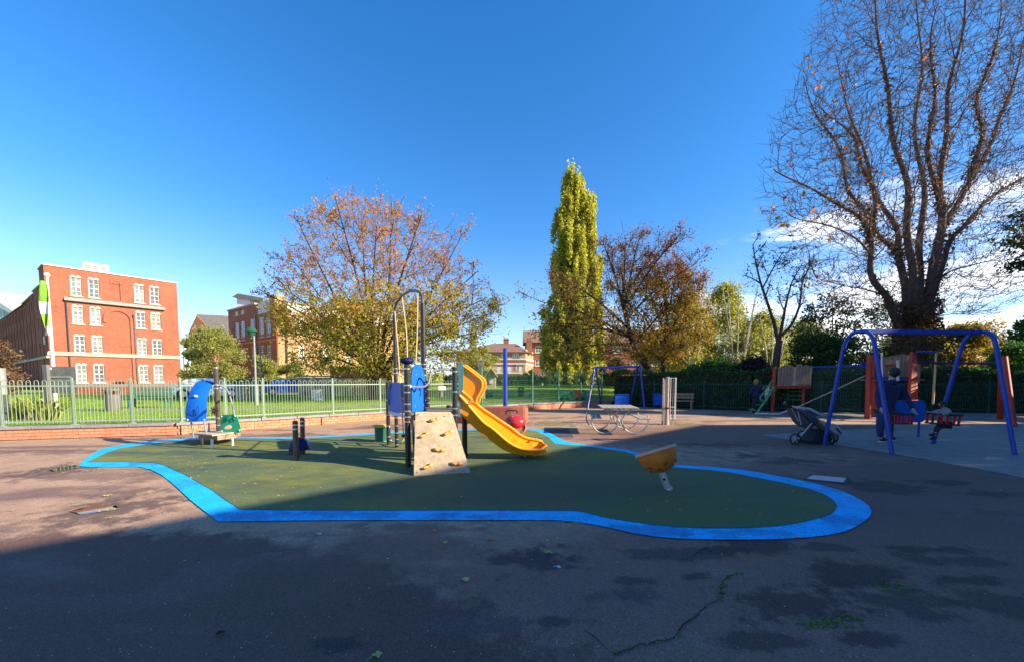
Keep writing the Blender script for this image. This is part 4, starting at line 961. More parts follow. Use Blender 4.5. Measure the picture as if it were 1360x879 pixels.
class Tree:
    def __init__(s, name, label, x, y, z, bark, group=None, cat='tree'):
        s.root = empty(name, (x, y, z), label, cat, group); s.V = []; s.F = []; s.TV = []; s.TF = []; s.tips = []; s.bark = bark; s.all = []
    def limb(s, pts, r0, r1, n=8, twig=False):
        m = len(pts); rs = [r0 + (r1 - r0) * (i / (m - 1)) ** .8 for i in range(m)]
        if not twig and r0 > .03: s.nodes = getattr(s, 'nodes', []) + [p.copy() for p in pts]
        if twig: add_tube_np(s.TV, s.TF, pts, rs, n)
        else: add_tube_np(s.V, s.F, pts, rs, n)
    def grow(s, p, d, L, r, lev, par):
        # one branch: a wobbly polyline, children along it
        n = max(3, int(L / par['seg'])); pts = [p.copy()]; dd = d.normalized(); st = L / n
        for i in range(n):
            dd = (dd + Vector((random.gauss(0, 1), random.gauss(0, 1), random.gauss(0, 1))) * par['wob'] + Vector((0, 0, par['up'] * (1 if lev < 2 else par.get('up2', 1))))).normalized()
            p = p + dd * st; pts.append(p.copy())
        s.limb(pts, r, max(r * .35, par['rmin']), 6 if lev == 0 else (4 if r > par['rmin'] * 3 else 3), twig=lev >= par['twiglev'])
        if lev >= par['leaflev']: s.tips += pts[1:]
        s.children(pts, r, L, lev, par)
    def children(s, pts, r, L, lev, par, a0=0.25):
        if lev >= par['levels']: return
        nc = par['nc'][min(lev, len(par['nc']) - 1)]; m = len(pts) - 1
        for k in range(nc):
            t = a0 + (1 - a0) * (k + random.random()) / nc; t = min(t, .999); i = int(t * m); f = t * m - i
            q = pts[i].lerp(pts[i + 1], f); ax = (pts[i + 1] - pts[i]).normalized()
            side = ax.cross(Vector((random.gauss(0, 1), random.gauss(0, 1), random.gauss(0, 1)))).normalized()
            ang = R(random.uniform(*par['ang'])); nd = ax * math.cos(ang) + side * math.sin(ang)
            if par.get('flat'): nd.z *= par['flat']
            s.grow(q, nd, L * random.uniform(*par['lr']) * (1 - .45 * t), max(par['rmin'], r * (1 - .6 * t) * .55), lev + 1, par)
    def colonize(s, targets, r0=.03, r1=.009, curl=.25, lift=.3, leaf=True, maxlen=4.0, mat2=None, sub_=2):
        # fine branches that reach out from the nearest limb to fill the crown
        s.cv = []; s.cf = []; nodes = [tuple(p) for p in s.nodes]; arr = np.zeros((len(nodes) + len(targets) * 9, 3)); arr[:len(nodes)] = nodes; cnt = len(nodes); ctr = arr[:cnt].mean(0)
        order = sorted(targets, key=lambda q: min((Vector(q) - Vector(n_)).length for n_ in nodes[::7]))
        for ti, q in enumerate(order):
            q = Vector(q); dd = ((arr[:cnt] - np.array(q)) ** 2).sum(1) + np.where(arr[:cnt, 2] > q.z + .2, 6.0, 0); i = int(dd.argmin()); p = Vector(arr[i]); L = (q - p).length
            if L < .25 or L > maxlen: continue
            out = (q - Vector((ctr[0], ctr[1], p.z))).normalized(); c1 = p.lerp(q, .4) + Vector((0, 0, lift * L * .5)) + out * L * curl * .3 + Vector((random.gauss(0, .07), random.gauss(0, .07), random.gauss(0, .05))) * L
            n = max(3, min(8, int(L / .3))); pts = []
            for k in range(n + 1):
                u = k / n; w = (p * (1 - u) ** 2 + c1 * 2 * u * (1 - u) + q * u * u); w += Vector((random.gauss(0, 1), random.gauss(0, 1), random.gauss(0, 1))) * (.022 if 0 < k else 0) * min(1, L); pts.append(w)
            ra = r0 * min(1, L / 2.5) + r1; add_tube_np(s.cv, s.cf, pts, [ra + (r1 * .7 - ra) * k / n for k in range(n + 1)], 3)
            for w in pts[1:]:
                if cnt < len(arr): arr[cnt] = w; cnt += 1
            if leaf: s.tips += pts[1:]
            for k in range(sub_):
                b = random.choice(pts[1:]); dv = ((q - p).normalized() + Vector((random.gauss(0, .33), random.gauss(0, .33), random.gauss(.2, .25)))).normalized(); Ls = random.uniform(.3, .9); mpt = b + dv * Ls * .5 + Vector((random.gauss(0, .04),) * 3); e = b + dv * Ls + Vector((0, 0, .05))
                add_tube_np(s.cv, s.cf, [b, mpt, e], [r1 * .9, r1 * .75, r1 * .5], 3)
                if leaf: s.tips += [mpt, e]
        quick_mesh('twigs', s.cv, s.cf, mat2 or s.bark, s.root)['kind'] = 'stuff'
    def fin(s, crown=None):
        o = quick_mesh('trunk', s.V, s.F, s.bark, s.root)
        if s.TV: quick_mesh('twigs', s.TV, s.TF, s.bark, s.root)['kind'] = 'stuff'
        return s.root
    def tipleaves(s, n, size, m, spread=.25, name='crown', sel=None, **kw):
        T = np.array([tuple(t) for t in s.tips]).reshape(-1, 3); 
        if sel is not None: T = T[sel(T)]
        if len(T) == 0: return
        c = T[rng.integers(0, len(T), n)] + rng.normal(size=(n, 3)) * spread
        return leaves(name, c, size, m, s.root, **kw)
def PL(lst, Y, dY=None): return [P(a[0], a[1], Y + (a[2] if len(a) > 2 else 0)) for a in lst]
def smooth(pts, n=5): return bez(pts, n)

# big orange cherry
t = Tree('cherry_tree', 'broad autumn cherry with orange and green leaves behind the climbing tower', -8.6, 24, .3, M['bark_dark'], 'trees in the park')
b0 = P(497, 535, 24); b0.z = .3; fk = P(501, 497, 24)
t.limb(smooth([b0, P(498, 515, 24), fk]), .38, .34, 10)
par = dict(seg=.45, wob=.13, up=.05, levels=3, nc=[10, 7, 4], ang=(25, 60), lr=(.38, .62), rmin=.014, twiglev=2, leaflev=1)
for e_, r_ in (((445, 262, -1), .15), ((520, 270, 1), .15), ((480, 290, 2), .14), ((400, 305, 0), .15), ((560, 285, -2), .15), ((365, 375, -1), .16), ((385, 340, 2), .13), ((610, 320, 1), .15), ((635, 360, -1), .15),
               ((648, 395, 1), .15), ((345, 385, 1), .13), ((420, 430, -3), .13), ((380, 440, 0), .14), ((600, 440, -2), .13), ((560, 400, -4), .13), ((470, 400, -4), .13), ((520, 360, 4), .13), ((440, 360, 4), .12), ((640, 440, 1), .11), ((390, 475, -1), .11), ((600, 470, 1), .11), ((500, 300, -3), .12), ((655, 415, 0), .1), ((370, 410, -2), .1)):
    tip = P(e_[0], e_[1], 24 + e_[2] * 1.2); mid = fk.lerp(tip, .45) + Vector((0, 0, .5 * (1 if e_[1] > 350 else -.2)))
    pts = smooth([fk + Vector((random.uniform(-.1, .1), random.uniform(-.1, .1), -.1)), mid + Vector((random.uniform(-.4, .4), random.uniform(-.4, .4), 0)), tip], 8)
    t.limb(pts, r_, .02, 6); t.tips += pts[6:]; t.children(pts, r_, (tip - fk).length * .38, 0, dict(par, nc=[5, 4, 2], up=.01), .22)
def dome(outline, Y, depth, n, cx, lo=.0, shell=.0):
    # random points inside the solid made by turning the pixel outline (x half widths per row) about its axis
    out = []
    while len(out) < n:
        y = random.uniform(outline[0][0], outline[-1][0])
        for a, b in zip(outline[:-1], outline[1:]):
            if a[0] <= y <= b[0]: u = (y - a[0]) / (b[0] - a[0]); l = a[1] + (b[1] - a[1]) * u; r = a[2] + (b[2] - a[2]) * u; break
        if random.random() > (r - l) / 320: continue
        th = random.uniform(0, 6.283); rd = (shell + (1 - shell) * random.random()) ** .5; m_ = (l + r) / 2; x = m_ + (r - l) / 2 * rd * math.cos(th); dy = rd * math.sin(th) * depth * (r - l) / 320
        out.append(P(x, y, Y + dy))
    return out
random.seed(21)
t.colonize(dome([(258, 440, 455), (275, 415, 530), (300, 400, 585), (330, 375, 620), (370, 352, 640), (400, 350, 650), (430, 362, 655), (460, 375, 648), (485, 385, 640), (498, 400, 610)], 24, 6.0, 1500, 500), .022, .010, mat2=M['bark_twig'])
for e_ in ((447, 256), (462, 280), (536, 262), (560, 283), (518, 275), (398, 312), (404, 292), (352, 385), (345, 372), (660, 400), (655, 388), (664, 420), (648, 375), (625, 345), (600, 325)):
    q = P(*e_, 24 + random.uniform(-1, 1)); nd = min(t.nodes, key=lambda v: (v - q).length); pts = smooth([nd, nd.lerp(q, .5) + Vector((0, 0, -.1)), q], 6); t.limb(pts, .035, .008, 4); t.tips += pts[4:]
cr_ = np.array([tuple(v) for v in t.tips]); cc_ = Vector(P(500, 420, 24))
for k in range(230):
    b = Vector(cr_[random.randrange(len(cr_))]); d = (b - cc_); d.z *= 1.2
    if d.length < 3.4: continue
    d = (d.normalized() + Vector((random.gauss(0, .2), random.gauss(0, .2), .25))).normalized(); Ls = random.uniform(.5, 1.35); pts = [b + d * Ls * u + Vector((random.gauss(0, .03), 0, random.gauss(0, .03))) for u in (0, .33, .66, 1)]
    t.limb(pts, .014, .006, 3, twig=True); t.tips += pts[1:] * 3
t.fin()
T_ = np.array([tuple(x) for x in t.tips])
hh = T_[:, 2]
t.tipleaves(27000, .115, LF['cherry'], .12, sel=lambda T: (T[:, 2] > 4.4))
t.tipleaves(26000, .14, LF['cherry_low'], .24, sel=lambda T: (T[:, 2] < 6.5) & (T[:, 2] > 1.9))

# right red leaved tree (two leaning trunks)
def two_leaf(T, n1, n2, zs, szs=(.15, .17)): 
    T.tipleaves(n1, szs[0], LF['red'], .2, sel=lambda A: A[:, 2] > zs); T.tipleaves(n2, szs[1], LF['redlow'], .28, sel=lambda A: A[:, 2] <= zs + 1)
t = Tree('red_leaf_tree', 'reddish leaved tree leaning left with dark trunk, behind the far blue swing', 9.5, 26.5, .3, M['bark_dark'], 'trees in the park')
Y = 26.5; st = smooth([P(872, 505, Y), P(855, 480, Y), P(838, 448, Y), P(830, 410, Y), P(828, 370, Y)], 6); t.limb(st, .30, .10, 8)
par2 = dict(par, nc=[7, 5, 3], levels=3, flat=.8)
for src, e_, r_ in ((st[12], (715, 400, -1), .12), (st[14], (735, 365, 0), .11), (st[16], (800, 320, 0), .11), (st[18], (850, 312, 1), .1), (st[18], (905, 310, -1), .11), (st[16], (925, 350, 0), .1), (st[20], (880, 330, 1), .09), (st[12], (760, 440, -2), .12), (st[10], (740, 470, -1), .1), (st[14], (810, 350, 2), .1), (st[10], (900, 400, 1), .11), (st[8], (790, 470, -2), .1), (st[20], (830, 330, 0), .09), (st[12], (720, 430, 0), .09)):
    tip = P(e_[0], e_[1], Y + e_[2] * 1.3); mid = src.lerp(tip, .5) + Vector((0, 0, .35)); pts = smooth([src, mid, tip], 7); t.limb(pts, r_, .02, 6); t.tips += pts[6:]
    t.children(pts, r_, (tip - src).length * .6, 0, par2, .2)
t.colonize(dome([(308, 815, 900), (330, 800, 915), (360, 760, 925), (385, 722, 925), (420, 715, 920), (450, 720, 915), (480, 735, 900)], 26.5, 4, 620, 820), .02, .009, mat2=M['bark_dark'])
t.fin(); two_leaf(t, 7000, 9500, 7.2, (.12, .14))
t = Tree('red_leaf_tree', 'upright reddish and green tree right of the leaning one, in front of the birches', 11.3, 28, .3, M['bark_dark'], 'trees in the park')
Y = 28; st = smooth([P(884, 505, Y), P(881, 480, Y), P(884, 450, Y), P(886, 410, Y), P(880, 375, Y)], 6); t.limb(st, .24, .08, 8)
for src, e_, r_ in ((st[10], (830, 400, 0), .1), (st[12], (850, 360, 1), .1), (st[16], (870, 340, 0), .09), (st[16], (905, 345, 0), .09), (st[12], (935, 380, -1), .1), (st[10], (930, 410, 1), .1), (st[8], (940, 440, 0), .1), (st[8], (830, 440, -1), .1), (st[6], (905, 460, -2), .09), (st[6], (850, 470, -1), .08)):
    tip = P(e_[0], e_[1], Y + e_[2] * 1.3); mid = src.lerp(tip, .5) + Vector((0, 0, .35)); pts = smooth([src, mid, tip], 7); t.limb(pts, r_, .02, 6); t.tips += pts[5:]
    t.children(pts, r_, (tip - src).length * .6, 0, par2, .2)
t.colonize(dome([(345, 855, 905), (370, 840, 935), (410, 825, 945), (450, 825, 945), (485, 840, 930)], 28, 4, 520, 885), .02, .009, mat2=M['bark_dark'])
t.fin(); two_leaf(t, 3500, 15000, 8.2, (.12, .14))

# Lombardy poplar
t = Tree('poplar_tree', 'tall narrow yellow green poplar rising above everything in the centre', 6.6, 45, .3, M['bark'], 'trees in the park')
Y = 45; tr = smooth([P(756, 512, Y), P(755, 480, Y), P(757, 400, Y), P(760, 300, Y), P(758, 236, Y)], 6); tr[0].z = .3; t.limb(tr, .75, .08, 10)
cen = []
prof = [(498, 712, 803), (480, 712, 806), (450, 714, 806), (420, 716, 804), (400, 722, 803), (380, 725, 803), (350, 727, 802), (320, 729, 800), (300, 731, 799), (285, 734, 797), (262, 741, 788), (240, 747, 774), (222, 755, 764)]
def pw(y):
    for (a, b) in zip(prof[:-1], prof[1:]):
        if b[0] <= y <= a[0]: u = (a[0] - y) / (a[0] - b[0]); return a[1] + (b[1] - a[1]) * u, a[2] + (b[2] - a[2]) * u
    return prof[0][1:] if y > prof[0][0] else prof[-1][1:]
stems = []
for k in range(390):
    y = 232 + 265 * random.random() ** .85; l, r = pw(y); l += 4; r -= 4; ang = random.uniform(0, 6.283); rad = math.sqrt(random.random())
    cx_ = (l + r) / 2 + (r - l) / 2 * rad * math.cos(ang); cc = P(cx_, y, Y + rad * math.sin(ang) * (r - l) / 2 * Y / F)
    hgt = random.uniform(1.2, 2.4) * (1 if y < 400 else .75); rr_ = random.uniform(.34, .62) * (.75 if y < 265 else 1 if y < 400 else 1.25)
    # clefts between the upright plumes
    cen.append(clump_pts(cc, (rr_, rr_, hgt), int(230 * (rr_ / .5) ** 1.2), .45))
    q = cc - Vector((0, 0, hgt)); tz = min(tr, key=lambda v: abs(v.z - (q.z - 2.5))); t.limb([tz.copy(), tz.lerp(q, .5) + Vector((0, 0, -.3)), q, cc], .05, .015, 3, twig=True)
    t.F  # branches kept in the twig mesh
t.fin(); leaves('crown', np.concatenate(cen), .24, LF['poplar'], t.root, droop=.2, aspect=.8)

# birches and willow belt
def bushy(name, label, px, pybase, Y, top, wl_, wr_, leafm, bark, n=9000, lsz=.2, stems=3, base_z=.3, nclump=70, low=.12, cat='tree', group='trees in the park', lean=0, dens=.5, topz=None):
    b = P(px, pybase, Y); b.z = base_z; T = Tree(name, label, b.x, Y, base_z, bark, group, cat)
    tp = topz or P(px, top, Y).z; wl_ -= 5; wr_ += 5; xl = P(wl_, 480, Y).x; xr = P(wr_, 480, Y).x; rx = (xr - xl) / 2; cx_ = (xl + xr) / 2; H = tp - base_z
    for k in range(stems):
        a = random.uniform(-.5, .5) * rx; q = smooth([b + Vector((random.uniform(-.3, .3) * (stems > 1), 0, 0)), b + Vector((a * .4 + lean * .3, random.uniform(-.5, .5), H * .4)), Vector((cx_ + a, Y + random.uniform(-1, 1), base_z + H * .9))], 5)
        if bark is M['bark_birch'] and Y < 40: q = [v - Vector((0, rx * .75 * min(1, (v.z - base_z) / 3), 0)) for v in q]
        T.limb(q, .028 * H ** .75 / max(1, stems ** .4) + .02, .02, 6)
        T.children(q, .07, H * .4, 1, dict(par, nc=[6, 6, 2], levels=2, rmin=.015, leaflev=9, twiglev=9), .2)
    n = int(n * 2.3); lsz = lsz * .84; cl = []; per = n // nclump
    for k in range(nclump):
        u = low + (1 - low) * random.random(); wr = math.sin(math.pi * min(1, max(.06, (u - low) / (1 - low) * .82 + .16))) ** .6
        ang = random.uniform(0, 6.28); rad = math.sqrt(random.random()) * .86
        c = (cx_ + rx * wr * rad * math.cos(ang), Y + rx * .7 * wr * rad * math.sin(ang), base_z + H * u * .95); s_ = random.uniform(.12, .26) * min(rx * 1.6, H) * (.72 if nclump > 100 else 1)
        cl.append(clump_pts(c, (s_ * 1.15, s_, s_ * .85), per, .4))
    T.fin(); leaves('crown', np.concatenate(cl), lsz, leafm, T.root, droop=.3, aspect=.6); return T
random.seed(11)
bushy('birch_tree', 'pale green birch with white twigs in front of the gabled wing', 282, 512, 42, 437, 243, 322, LF['willow'], M['bark_birch'], 9000, .2, 3)
bushy('birch_tree', 'small round pale green tree below the tall school, between two birches', 349, 512, 46, 472, 328, 372, LF['willow'], M['bark'], 3500, .2, 2, nclump=24)
bushy('birch_tree', 'narrow green tree at the right end of the red brick block', 250, 512, 50, 445, 238, 262, LF['birch'], M['bark'], 2500, .22, 2, nclump=20)
bushy('birch_tree', 'round grey green tree left of the brick house, beyond the lawn', 640, 512, 58, 458, 618, 662, LF['birch'], M['bark'], 4500, .25, 2, nclump=30)
bushy('far_bush', 'olive bush beyond the street left of the grey shed', 385, 512, 60, 482, 360, 412, LF['willow'], M['bark'], 3500, .25, 2, nclump=24, cat='bush')
bushy('birch_tree', 'yellow green birch clump directly behind the hedge, left part of the sunny grove', 905, 505, 33, 395, 868, 945, LF['birch'], M['bark_birch'], 9500, .17, 5)
bushy('birch_tree', 'tallest yellow green birch in the sunny grove behind the hedge', 960, 505, 34, 376, 918, 1000, LF['birch'], M['bark_birch'], 11000, .17, 5)
bushy('birch_tree', 'yellow green birch at the right of the sunny grove behind the bare forked tree', 1010, 505, 33, 412, 975, 1048, LF['birch'], M['bark_birch'], 8500, .17, 4)
bushy('birch_tree', 'loose pale birch between the red leaved tree and the tallest birch', 930, 505, 38, 388, 900, 965, LF['willow'], M['bark_birch'], 6000, .18, 4)
bushy('birch_tree', 'low olive green tree filling the grove behind the woman in navy', 1000, 505, 36, 425, 955, 1050, LF['birch'], M['bark_birch'], 9000, .17, 4)
bushy('birch_tree', 'low olive green tree behind the guarded sapling', 890, 505, 36, 432, 845, 930, LF['birch'], M['bark_birch'], 8000, .17, 4)
bushy('birch_tree', 'olive tree far right of the grove, behind the dark tree', 1065, 505, 38, 425, 1030, 1100, LF['birch'], M['bark_birch'], 8000, .17, 4)
bushy('dark_tree', 'low dark green thicket beneath the dark tree by the climbing frame', 1090, 505, 24, 440, 1040, 1150, LF['hedge'], M['bark_dark'], 8000, .16, 3, low=.05)
bushy('dark_tree', 'low dark thicket at the foot of the great bare trunk', 1185, 505, 24.5, 452, 1140, 1235, LF['dark'], M['bark_dark'], 6000, .16, 3, low=.05)
bushy('dark_tree', 'dark green tree filling the right edge under the evergreen branches', 1345, 505, 24.5, 455, 1312, 1400, LF['laurel'], M['bark_dark'], 6000, .16, 3, low=.05)
bushy('dark_tree', 'dark green tree behind the climbing frame, left of the great bare tree', 1100, 505, 25, 385, 1050, 1150, LF['dark'], M['bark_dark'], 3600, .16, 4, nclump=130)
bushy('dark_tree', 'dark leaved tree against white cloud just left of the ivy covered trunk', 1165, 505, 27, 398, 1125, 1215, LF['dark'], M['bark_dark'], 2600, .16, 4, nclump=110)
bushy('amber_tree', 'amber and yellow leaved tree seen under the blue swing beam', 1290, 510, 30, 432, 1225, 1345, LF['amber'], M['bark_birch'], 11000, .22, 4)
bushy('amber_tree', 'brownish yellow tree behind the great bare trunk', 1215, 510, 31, 425, 1170, 1265, LF['amber'], M['bark'], 7000, .22, 3)
bushy('dark_tree', 'green tree cut by the right edge of the picture', 1370, 510, 26, 410, 1335, 1440, LF['laurel'], M['bark_dark'], 7000, .2, 3)
bushy('laurel_bush', 'green laurel bush in front of the hedge railing left of the climbing frame', 945, 545, 22.0, 477, 890, 1000, LF['laurel'], M['bark_dark'], 8000, .13, 3, base_z=0.3, cat='bush', group='bushes along the hedge')
bushy('laurel_bush', 'bright green bush glowing between the swing legs at right', 1292, 520, 22.5, 488, 1268, 1318, LF['laurel'], M['bark_dark'], 3500, .13, 2, cat='bush', group='bushes along the hedge', nclump=20)
bushy('purple_bush', 'dark purplish bush behind the woman in navy', 1005, 530, 21.5, 470, 975, 1036, LF['purple'], M['bark_dark'], 6000, .12, 3, cat='bush', group='bushes along the hedge', nclump=26)
bushy('bare_shrub', 'brown leafless looking shrub at the left edge before the red brick block', -2, 530, 22, 447, -40, 24, LF['brownleaf'], M['bark_dark'], 3500, .12, 4, cat='bush', nclump=20, low=.2)
bushy('laurel_bush', 'rounded bush at the wall corner beneath the house balcony', 705, 512, 44, 492, 690, 722, LF['laurel'], M['bark_dark'], 1800, .2, 2, cat='bush', group='bushes along the hedge', nclump=14)
bushy('laurel_bush', 'yellow flowering bush beyond the mesh fence, right of the poplar trunk', 815, 515, 40, 478, 790, 850, LF['amber'], M['bark'], 4000, .18, 2, cat='bush', nclump=22)

for k, (x_, y_) in enumerate(((31, 12.2), (31.5, 15.6), (30.5, 19.2), (35, 13.8), (35, 18))):
    pb = CX + F * x_ / y_
    bushy('yew_tree', ['tall dark yew outside the picture at right, nearest of the shading row', 'tall dark yew outside the picture at right, second of the shading row', 'tall dark yew outside the picture at right, farthest of the shading row', 'tall dark yew standing behind the gap between the first two yews', 'tall dark yew standing behind the gap between the last two yews'][k], pb, 560, y_, 0, pb - F * 2.6 / y_, pb + F * 2.6 / y_, LF['dark'], M['bark_dark'], 5200, .42, 2, base_z=0, group='yew row at the right', low=.02, topz=14.5 - k * .5)

# hedge behind the railing
def hedge_run(name, label, line, h, d, n, m, lsz=.07):
    hr = empty(name, (line[0][0], line[0][1], 0), label, 'hedge'); mb = MB(); L = seglist(line)[-1]
    for a, b in zip(line[:-1], line[1:]): mb.bar((a[0], a[1], h * .46), (b[0], b[1], h * .46), d * .75, h * .92)
    mb.build('hedge_core', M['bark_dark'], hr)
    pts = []
    for k in range(n):
        s_ = random.random() * L; p, dr = along(line, s_); nn_ = Vector((dr.y, -dr.x)); q = random.random()
        if q < .6: o_ = d / 2 * random.uniform(.8, 1.1); z = random.random() * h
        else: o_ = random.uniform(-.5, .5) * d; z = h * random.uniform(.93, 1.06) + .1 * math.sin(s_ * 1.7) + .06 * math.sin(s_ * 5)
        pts.append((p.x + nn_.x * o_, p.y + nn_.y * o_, z))
    leaves('foliage', pts, lsz, m, hr)
hedge_run('clipped_hedge', 'dark clipped hedge along the back of the playground behind the railing', offs(HL[:3] + [(24.0, 18.0), (32, 17.7)], .75), 1.95, 1.1, 26000, LF['hedge'], .11)

# great bare chestnut
random.seed(5)
t = Tree('bare_tree', 'huge leafless tree with ivy clad forked trunk towering over the right swing', 21.6, 21, 0, M['bark_chest'], 'trees in the park')
Y = 21
def pl(l): return smooth([P(a[0], a[1], Y + (a[2] if len(a) > 2 else 0)) for a in l], 6)
base = P(1213, 500, Y); base.z = 0
L_ = []
def lim(l, r0, r1):
    r0 *= .5; r1 *= .45; q = pl(l); ph = random.uniform(0, 6); am = .085
    q = [v + Vector((am * math.sin(i * .55 + ph), am * math.sin(i * .43 + ph * 2), 0)) * min(1, i / 8) for i, v in enumerate(q)]; t.limb(q, r0, r1, 8); L_.append((q, r0)); return q
t.limb(smooth([base, P(1212, 470, Y), P(1213, 440, Y)], 5), .85, .40, 12)
lim([(1200, 440), (1180, 405, -.3), (1163, 375, -.5), (1156, 335, -.6), (1152, 305, -.8), (1138, 285, -1), (1105, 268, -1.5), (1065, 245, -2), (1030, 225, -2.2)], .40, .05)
lim([(1155, 320, -.6), (1150, 290, -.4), (1130, 250, 0), (1112, 200, .4), (1085, 150, .8), (1065, 100, 1)], .22, .04)
lim([(1206, 430), (1200, 380, .3), (1196, 330, .6), (1185, 300, .8), (1165, 255, 1), (1145, 200, 1.4), (1125, 140, 1.8), (1110, 70, 2)], .42, .04)
lim([(1196, 340, .3), (1170, 315, 0), (1160, 290, -.4), (1155, 240, -1), (1140, 200, -1.4), (1120, 170, -1.8), (1090, 140, -2.4)], .24, .04)
lim([(1212, 430), (1210, 370, -.3), (1209, 310, -.6), (1202, 250, -.9), (1190, 190, -1.2), (1178, 120, -1.6), (1165, 40, -2), (1160, -40, -2)], .45, .05)
lim([(1218, 430), (1222, 360, .4), (1225, 290, .8), (1222, 220, 1.2), (1218, 150, 1.4), (1222, 70, 1.8), (1218, -30, 2)], .42, .05)
lim([(1228, 430), (1238, 370, 0), (1247, 310, -.2), (1252, 260, -.5), (1250, 200, -.9), (1262, 130, -1.4), (1275, 50, -2), (1280, -50, -2.4)], .50, .05)
lim([(1240, 350, 0), (1255, 300, .4), (1275, 262, .8), (1305, 215, 1.2), (1325, 165, 1.5), (1345, 110, 1.8), (1365, 40, 2)], .40, .05)
lim([(1236, 400), (1256, 340, .4), (1275, 305, .6), (1300, 280, .9), (1335, 250, 1.4), (1375, 225, 1.8), (1420, 190, 2)], .30, .05)
lim([(1290, 235, .9), (1300, 190, .5), (1300, 140, 0), (1315, 80, -.6), (1330, 10, -1)], .22, .04)
lim([(1252, 280, -.4), (1235, 220, -1), (1240, 150, -1.6), (1235, 80, -2.2), (1250, 0, -2.6)], .25, .04)
lim([(1160, 345, -.5), (1140, 320, -1.2), (1100, 300, -2), (1060, 290, -2.6), (1035, 280, -3)], .13, .03)
lim([(1240, 380, 0), (1265, 360, -.8), (1300, 350, -1.6), (1340, 345, -2.2)], .12, .03)
lim([(1180, 395, 0), (1150, 385, -1), (1115, 378, -1.8), (1085, 370, -2.2)], .10, .02)
parc = dict(seg=.5, wob=.17, up=.10, up2=.5, levels=2, nc=[12, 6, 3, 2], ang=(22, 58), lr=(.34, .62), rmin=.009, twiglev=1, leaflev=2)
for q, r0 in L_:
    L = sum((b - a).length for a, b in zip(q[:-1], q[1:])); t.children(q, r0 * .42, min(L * .5, 6.0), 0, parc, .30)
random.seed(31)
TG = dome([(-60, 1100, 1500), (0, 1090, 1480), (60, 1070, 1470), (120, 1045, 1460), (180, 1020, 1450), (230, 1008, 1440), (270, 1010, 1430), (310, 1015, 1420), (350, 1035, 1400), (390, 1075, 1370), (420, 1110, 1340)], 21, 3.6, 7600, 1230, shell=.15)
t.colonize(TG, .022, .0085, curl=.55, lift=.10, leaf=False, sub_=2, mat2=M['bark_chest'])
t.fin()
iv = []
for q, r0 in L_[:11]:
    m_ = len(q)
    for k in range(5200 if r0 > .35 else 1700):
        u = random.random() ** 1.7 * .82; i = int(u * (m_ - 1)); p = q[i].lerp(q[i + 1], random.random()); d = Vector((random.gauss(0, 1), random.gauss(0, 1), random.gauss(0, 1))).normalized(); r = r0 * .55 * (1 - .75 * u) + random.random() ** 2 * .34
        iv.append(tuple(p + d * r))
for k in range(9000):
    z = random.uniform(0, P(1213, 400, Y).z); a = random.uniform(0, 6.28); r = .86 - .28 * min(1, z / 4.5) + random.random() * .4; iv.append((base.x + r * math.cos(a), Y + r * math.sin(a), z))
leaves('ivy', iv, .13, LF['ivy'], t.root)
t.tipleaves(260, .2, LF['red'], .1, name='last_leaves', sel=lambda A: A[:, 0] < 18.5)
# overhanging twig at the right edge
t = Tree('evergreen_branch_tree', 'dark evergreen branches reaching in at the right edge of the sky', 27.4, 19, 0, M['bark_dark'], 'trees in the park')
Y = 19; tk = smooth([Vector((27.8, 19, 0)), Vector((27.9, 19, 5)), Vector((27.6, 19, 9.5))], 5); t.limb(tk, .3, .05, 8)
for k, e_ in enumerate(((1335, 300), (1345, 350), (1338, 322), (1352, 285))):
    tip = P(*e_, Y); src = tk[5 + k]; pts = smooth([src, src.lerp(tip, .5) + Vector((0, 0, .4)), tip], 6); t.limb(pts, .07, .015, 5); t.tips += pts[6:]; t.children(pts, .05, 1.6, 1, dict(par, nc=[6, 6, 3], levels=2, rmin=.01, leaflev=1), .4)
t.fin(); t.tipleaves(1600, .16, LF['dark'], .16)
# small forked tree before the birches
t = Tree('forked_tree', 'small nearly bare forked tree behind the wooden climbing frame', 14.2, 21.2, 0, M['bark'], 'trees in the park')
Y = 21.2; a = pl
def pf(l): return smooth([P(a[0], a[1], Y + (a[2] if len(a) > 2 else 0)) for a in l], 6)
q0 = pf([(1030, 520), (1031, 480), (1035, 452)]); q0[0].z = 0; t.limb(q0, .19, .16, 8)
parf = dict(par, nc=[7, 4, 2], levels=3, rmin=.011, up=.05, seg=.35)
for l, r in (([(1034, 455), (1028, 430), (1020, 405), (1010, 375, -.3), (1003, 345, -.5), (1000, 325, -.6)], .12), ([(1035, 452), (1040, 425), (1045, 400, .3), (1052, 375, .5), (1065, 352, .6)], .10), ([(1036, 447), (1052, 430), (1062, 405, -.4), (1066, 375, -.6), (1078, 350, -.8)], .09), ([(1012, 385), (1025, 360, .2), (1040, 335, .4)], .05)):
    q = pf(l); t.limb(q, r, .02, 6); t.tips += q[18:]; t.children(q, r, 2.3, 0, parf, .3)
t.colonize(dome([(325, 985, 1085), (360, 985, 1090), (400, 992, 1085), (430, 1005, 1065)], 21.2, 5, 160, 1035), .014, .007, leaf=True, sub_=1)
t.fin(); t.tipleaves(900, .11, LF['dark'], .10)

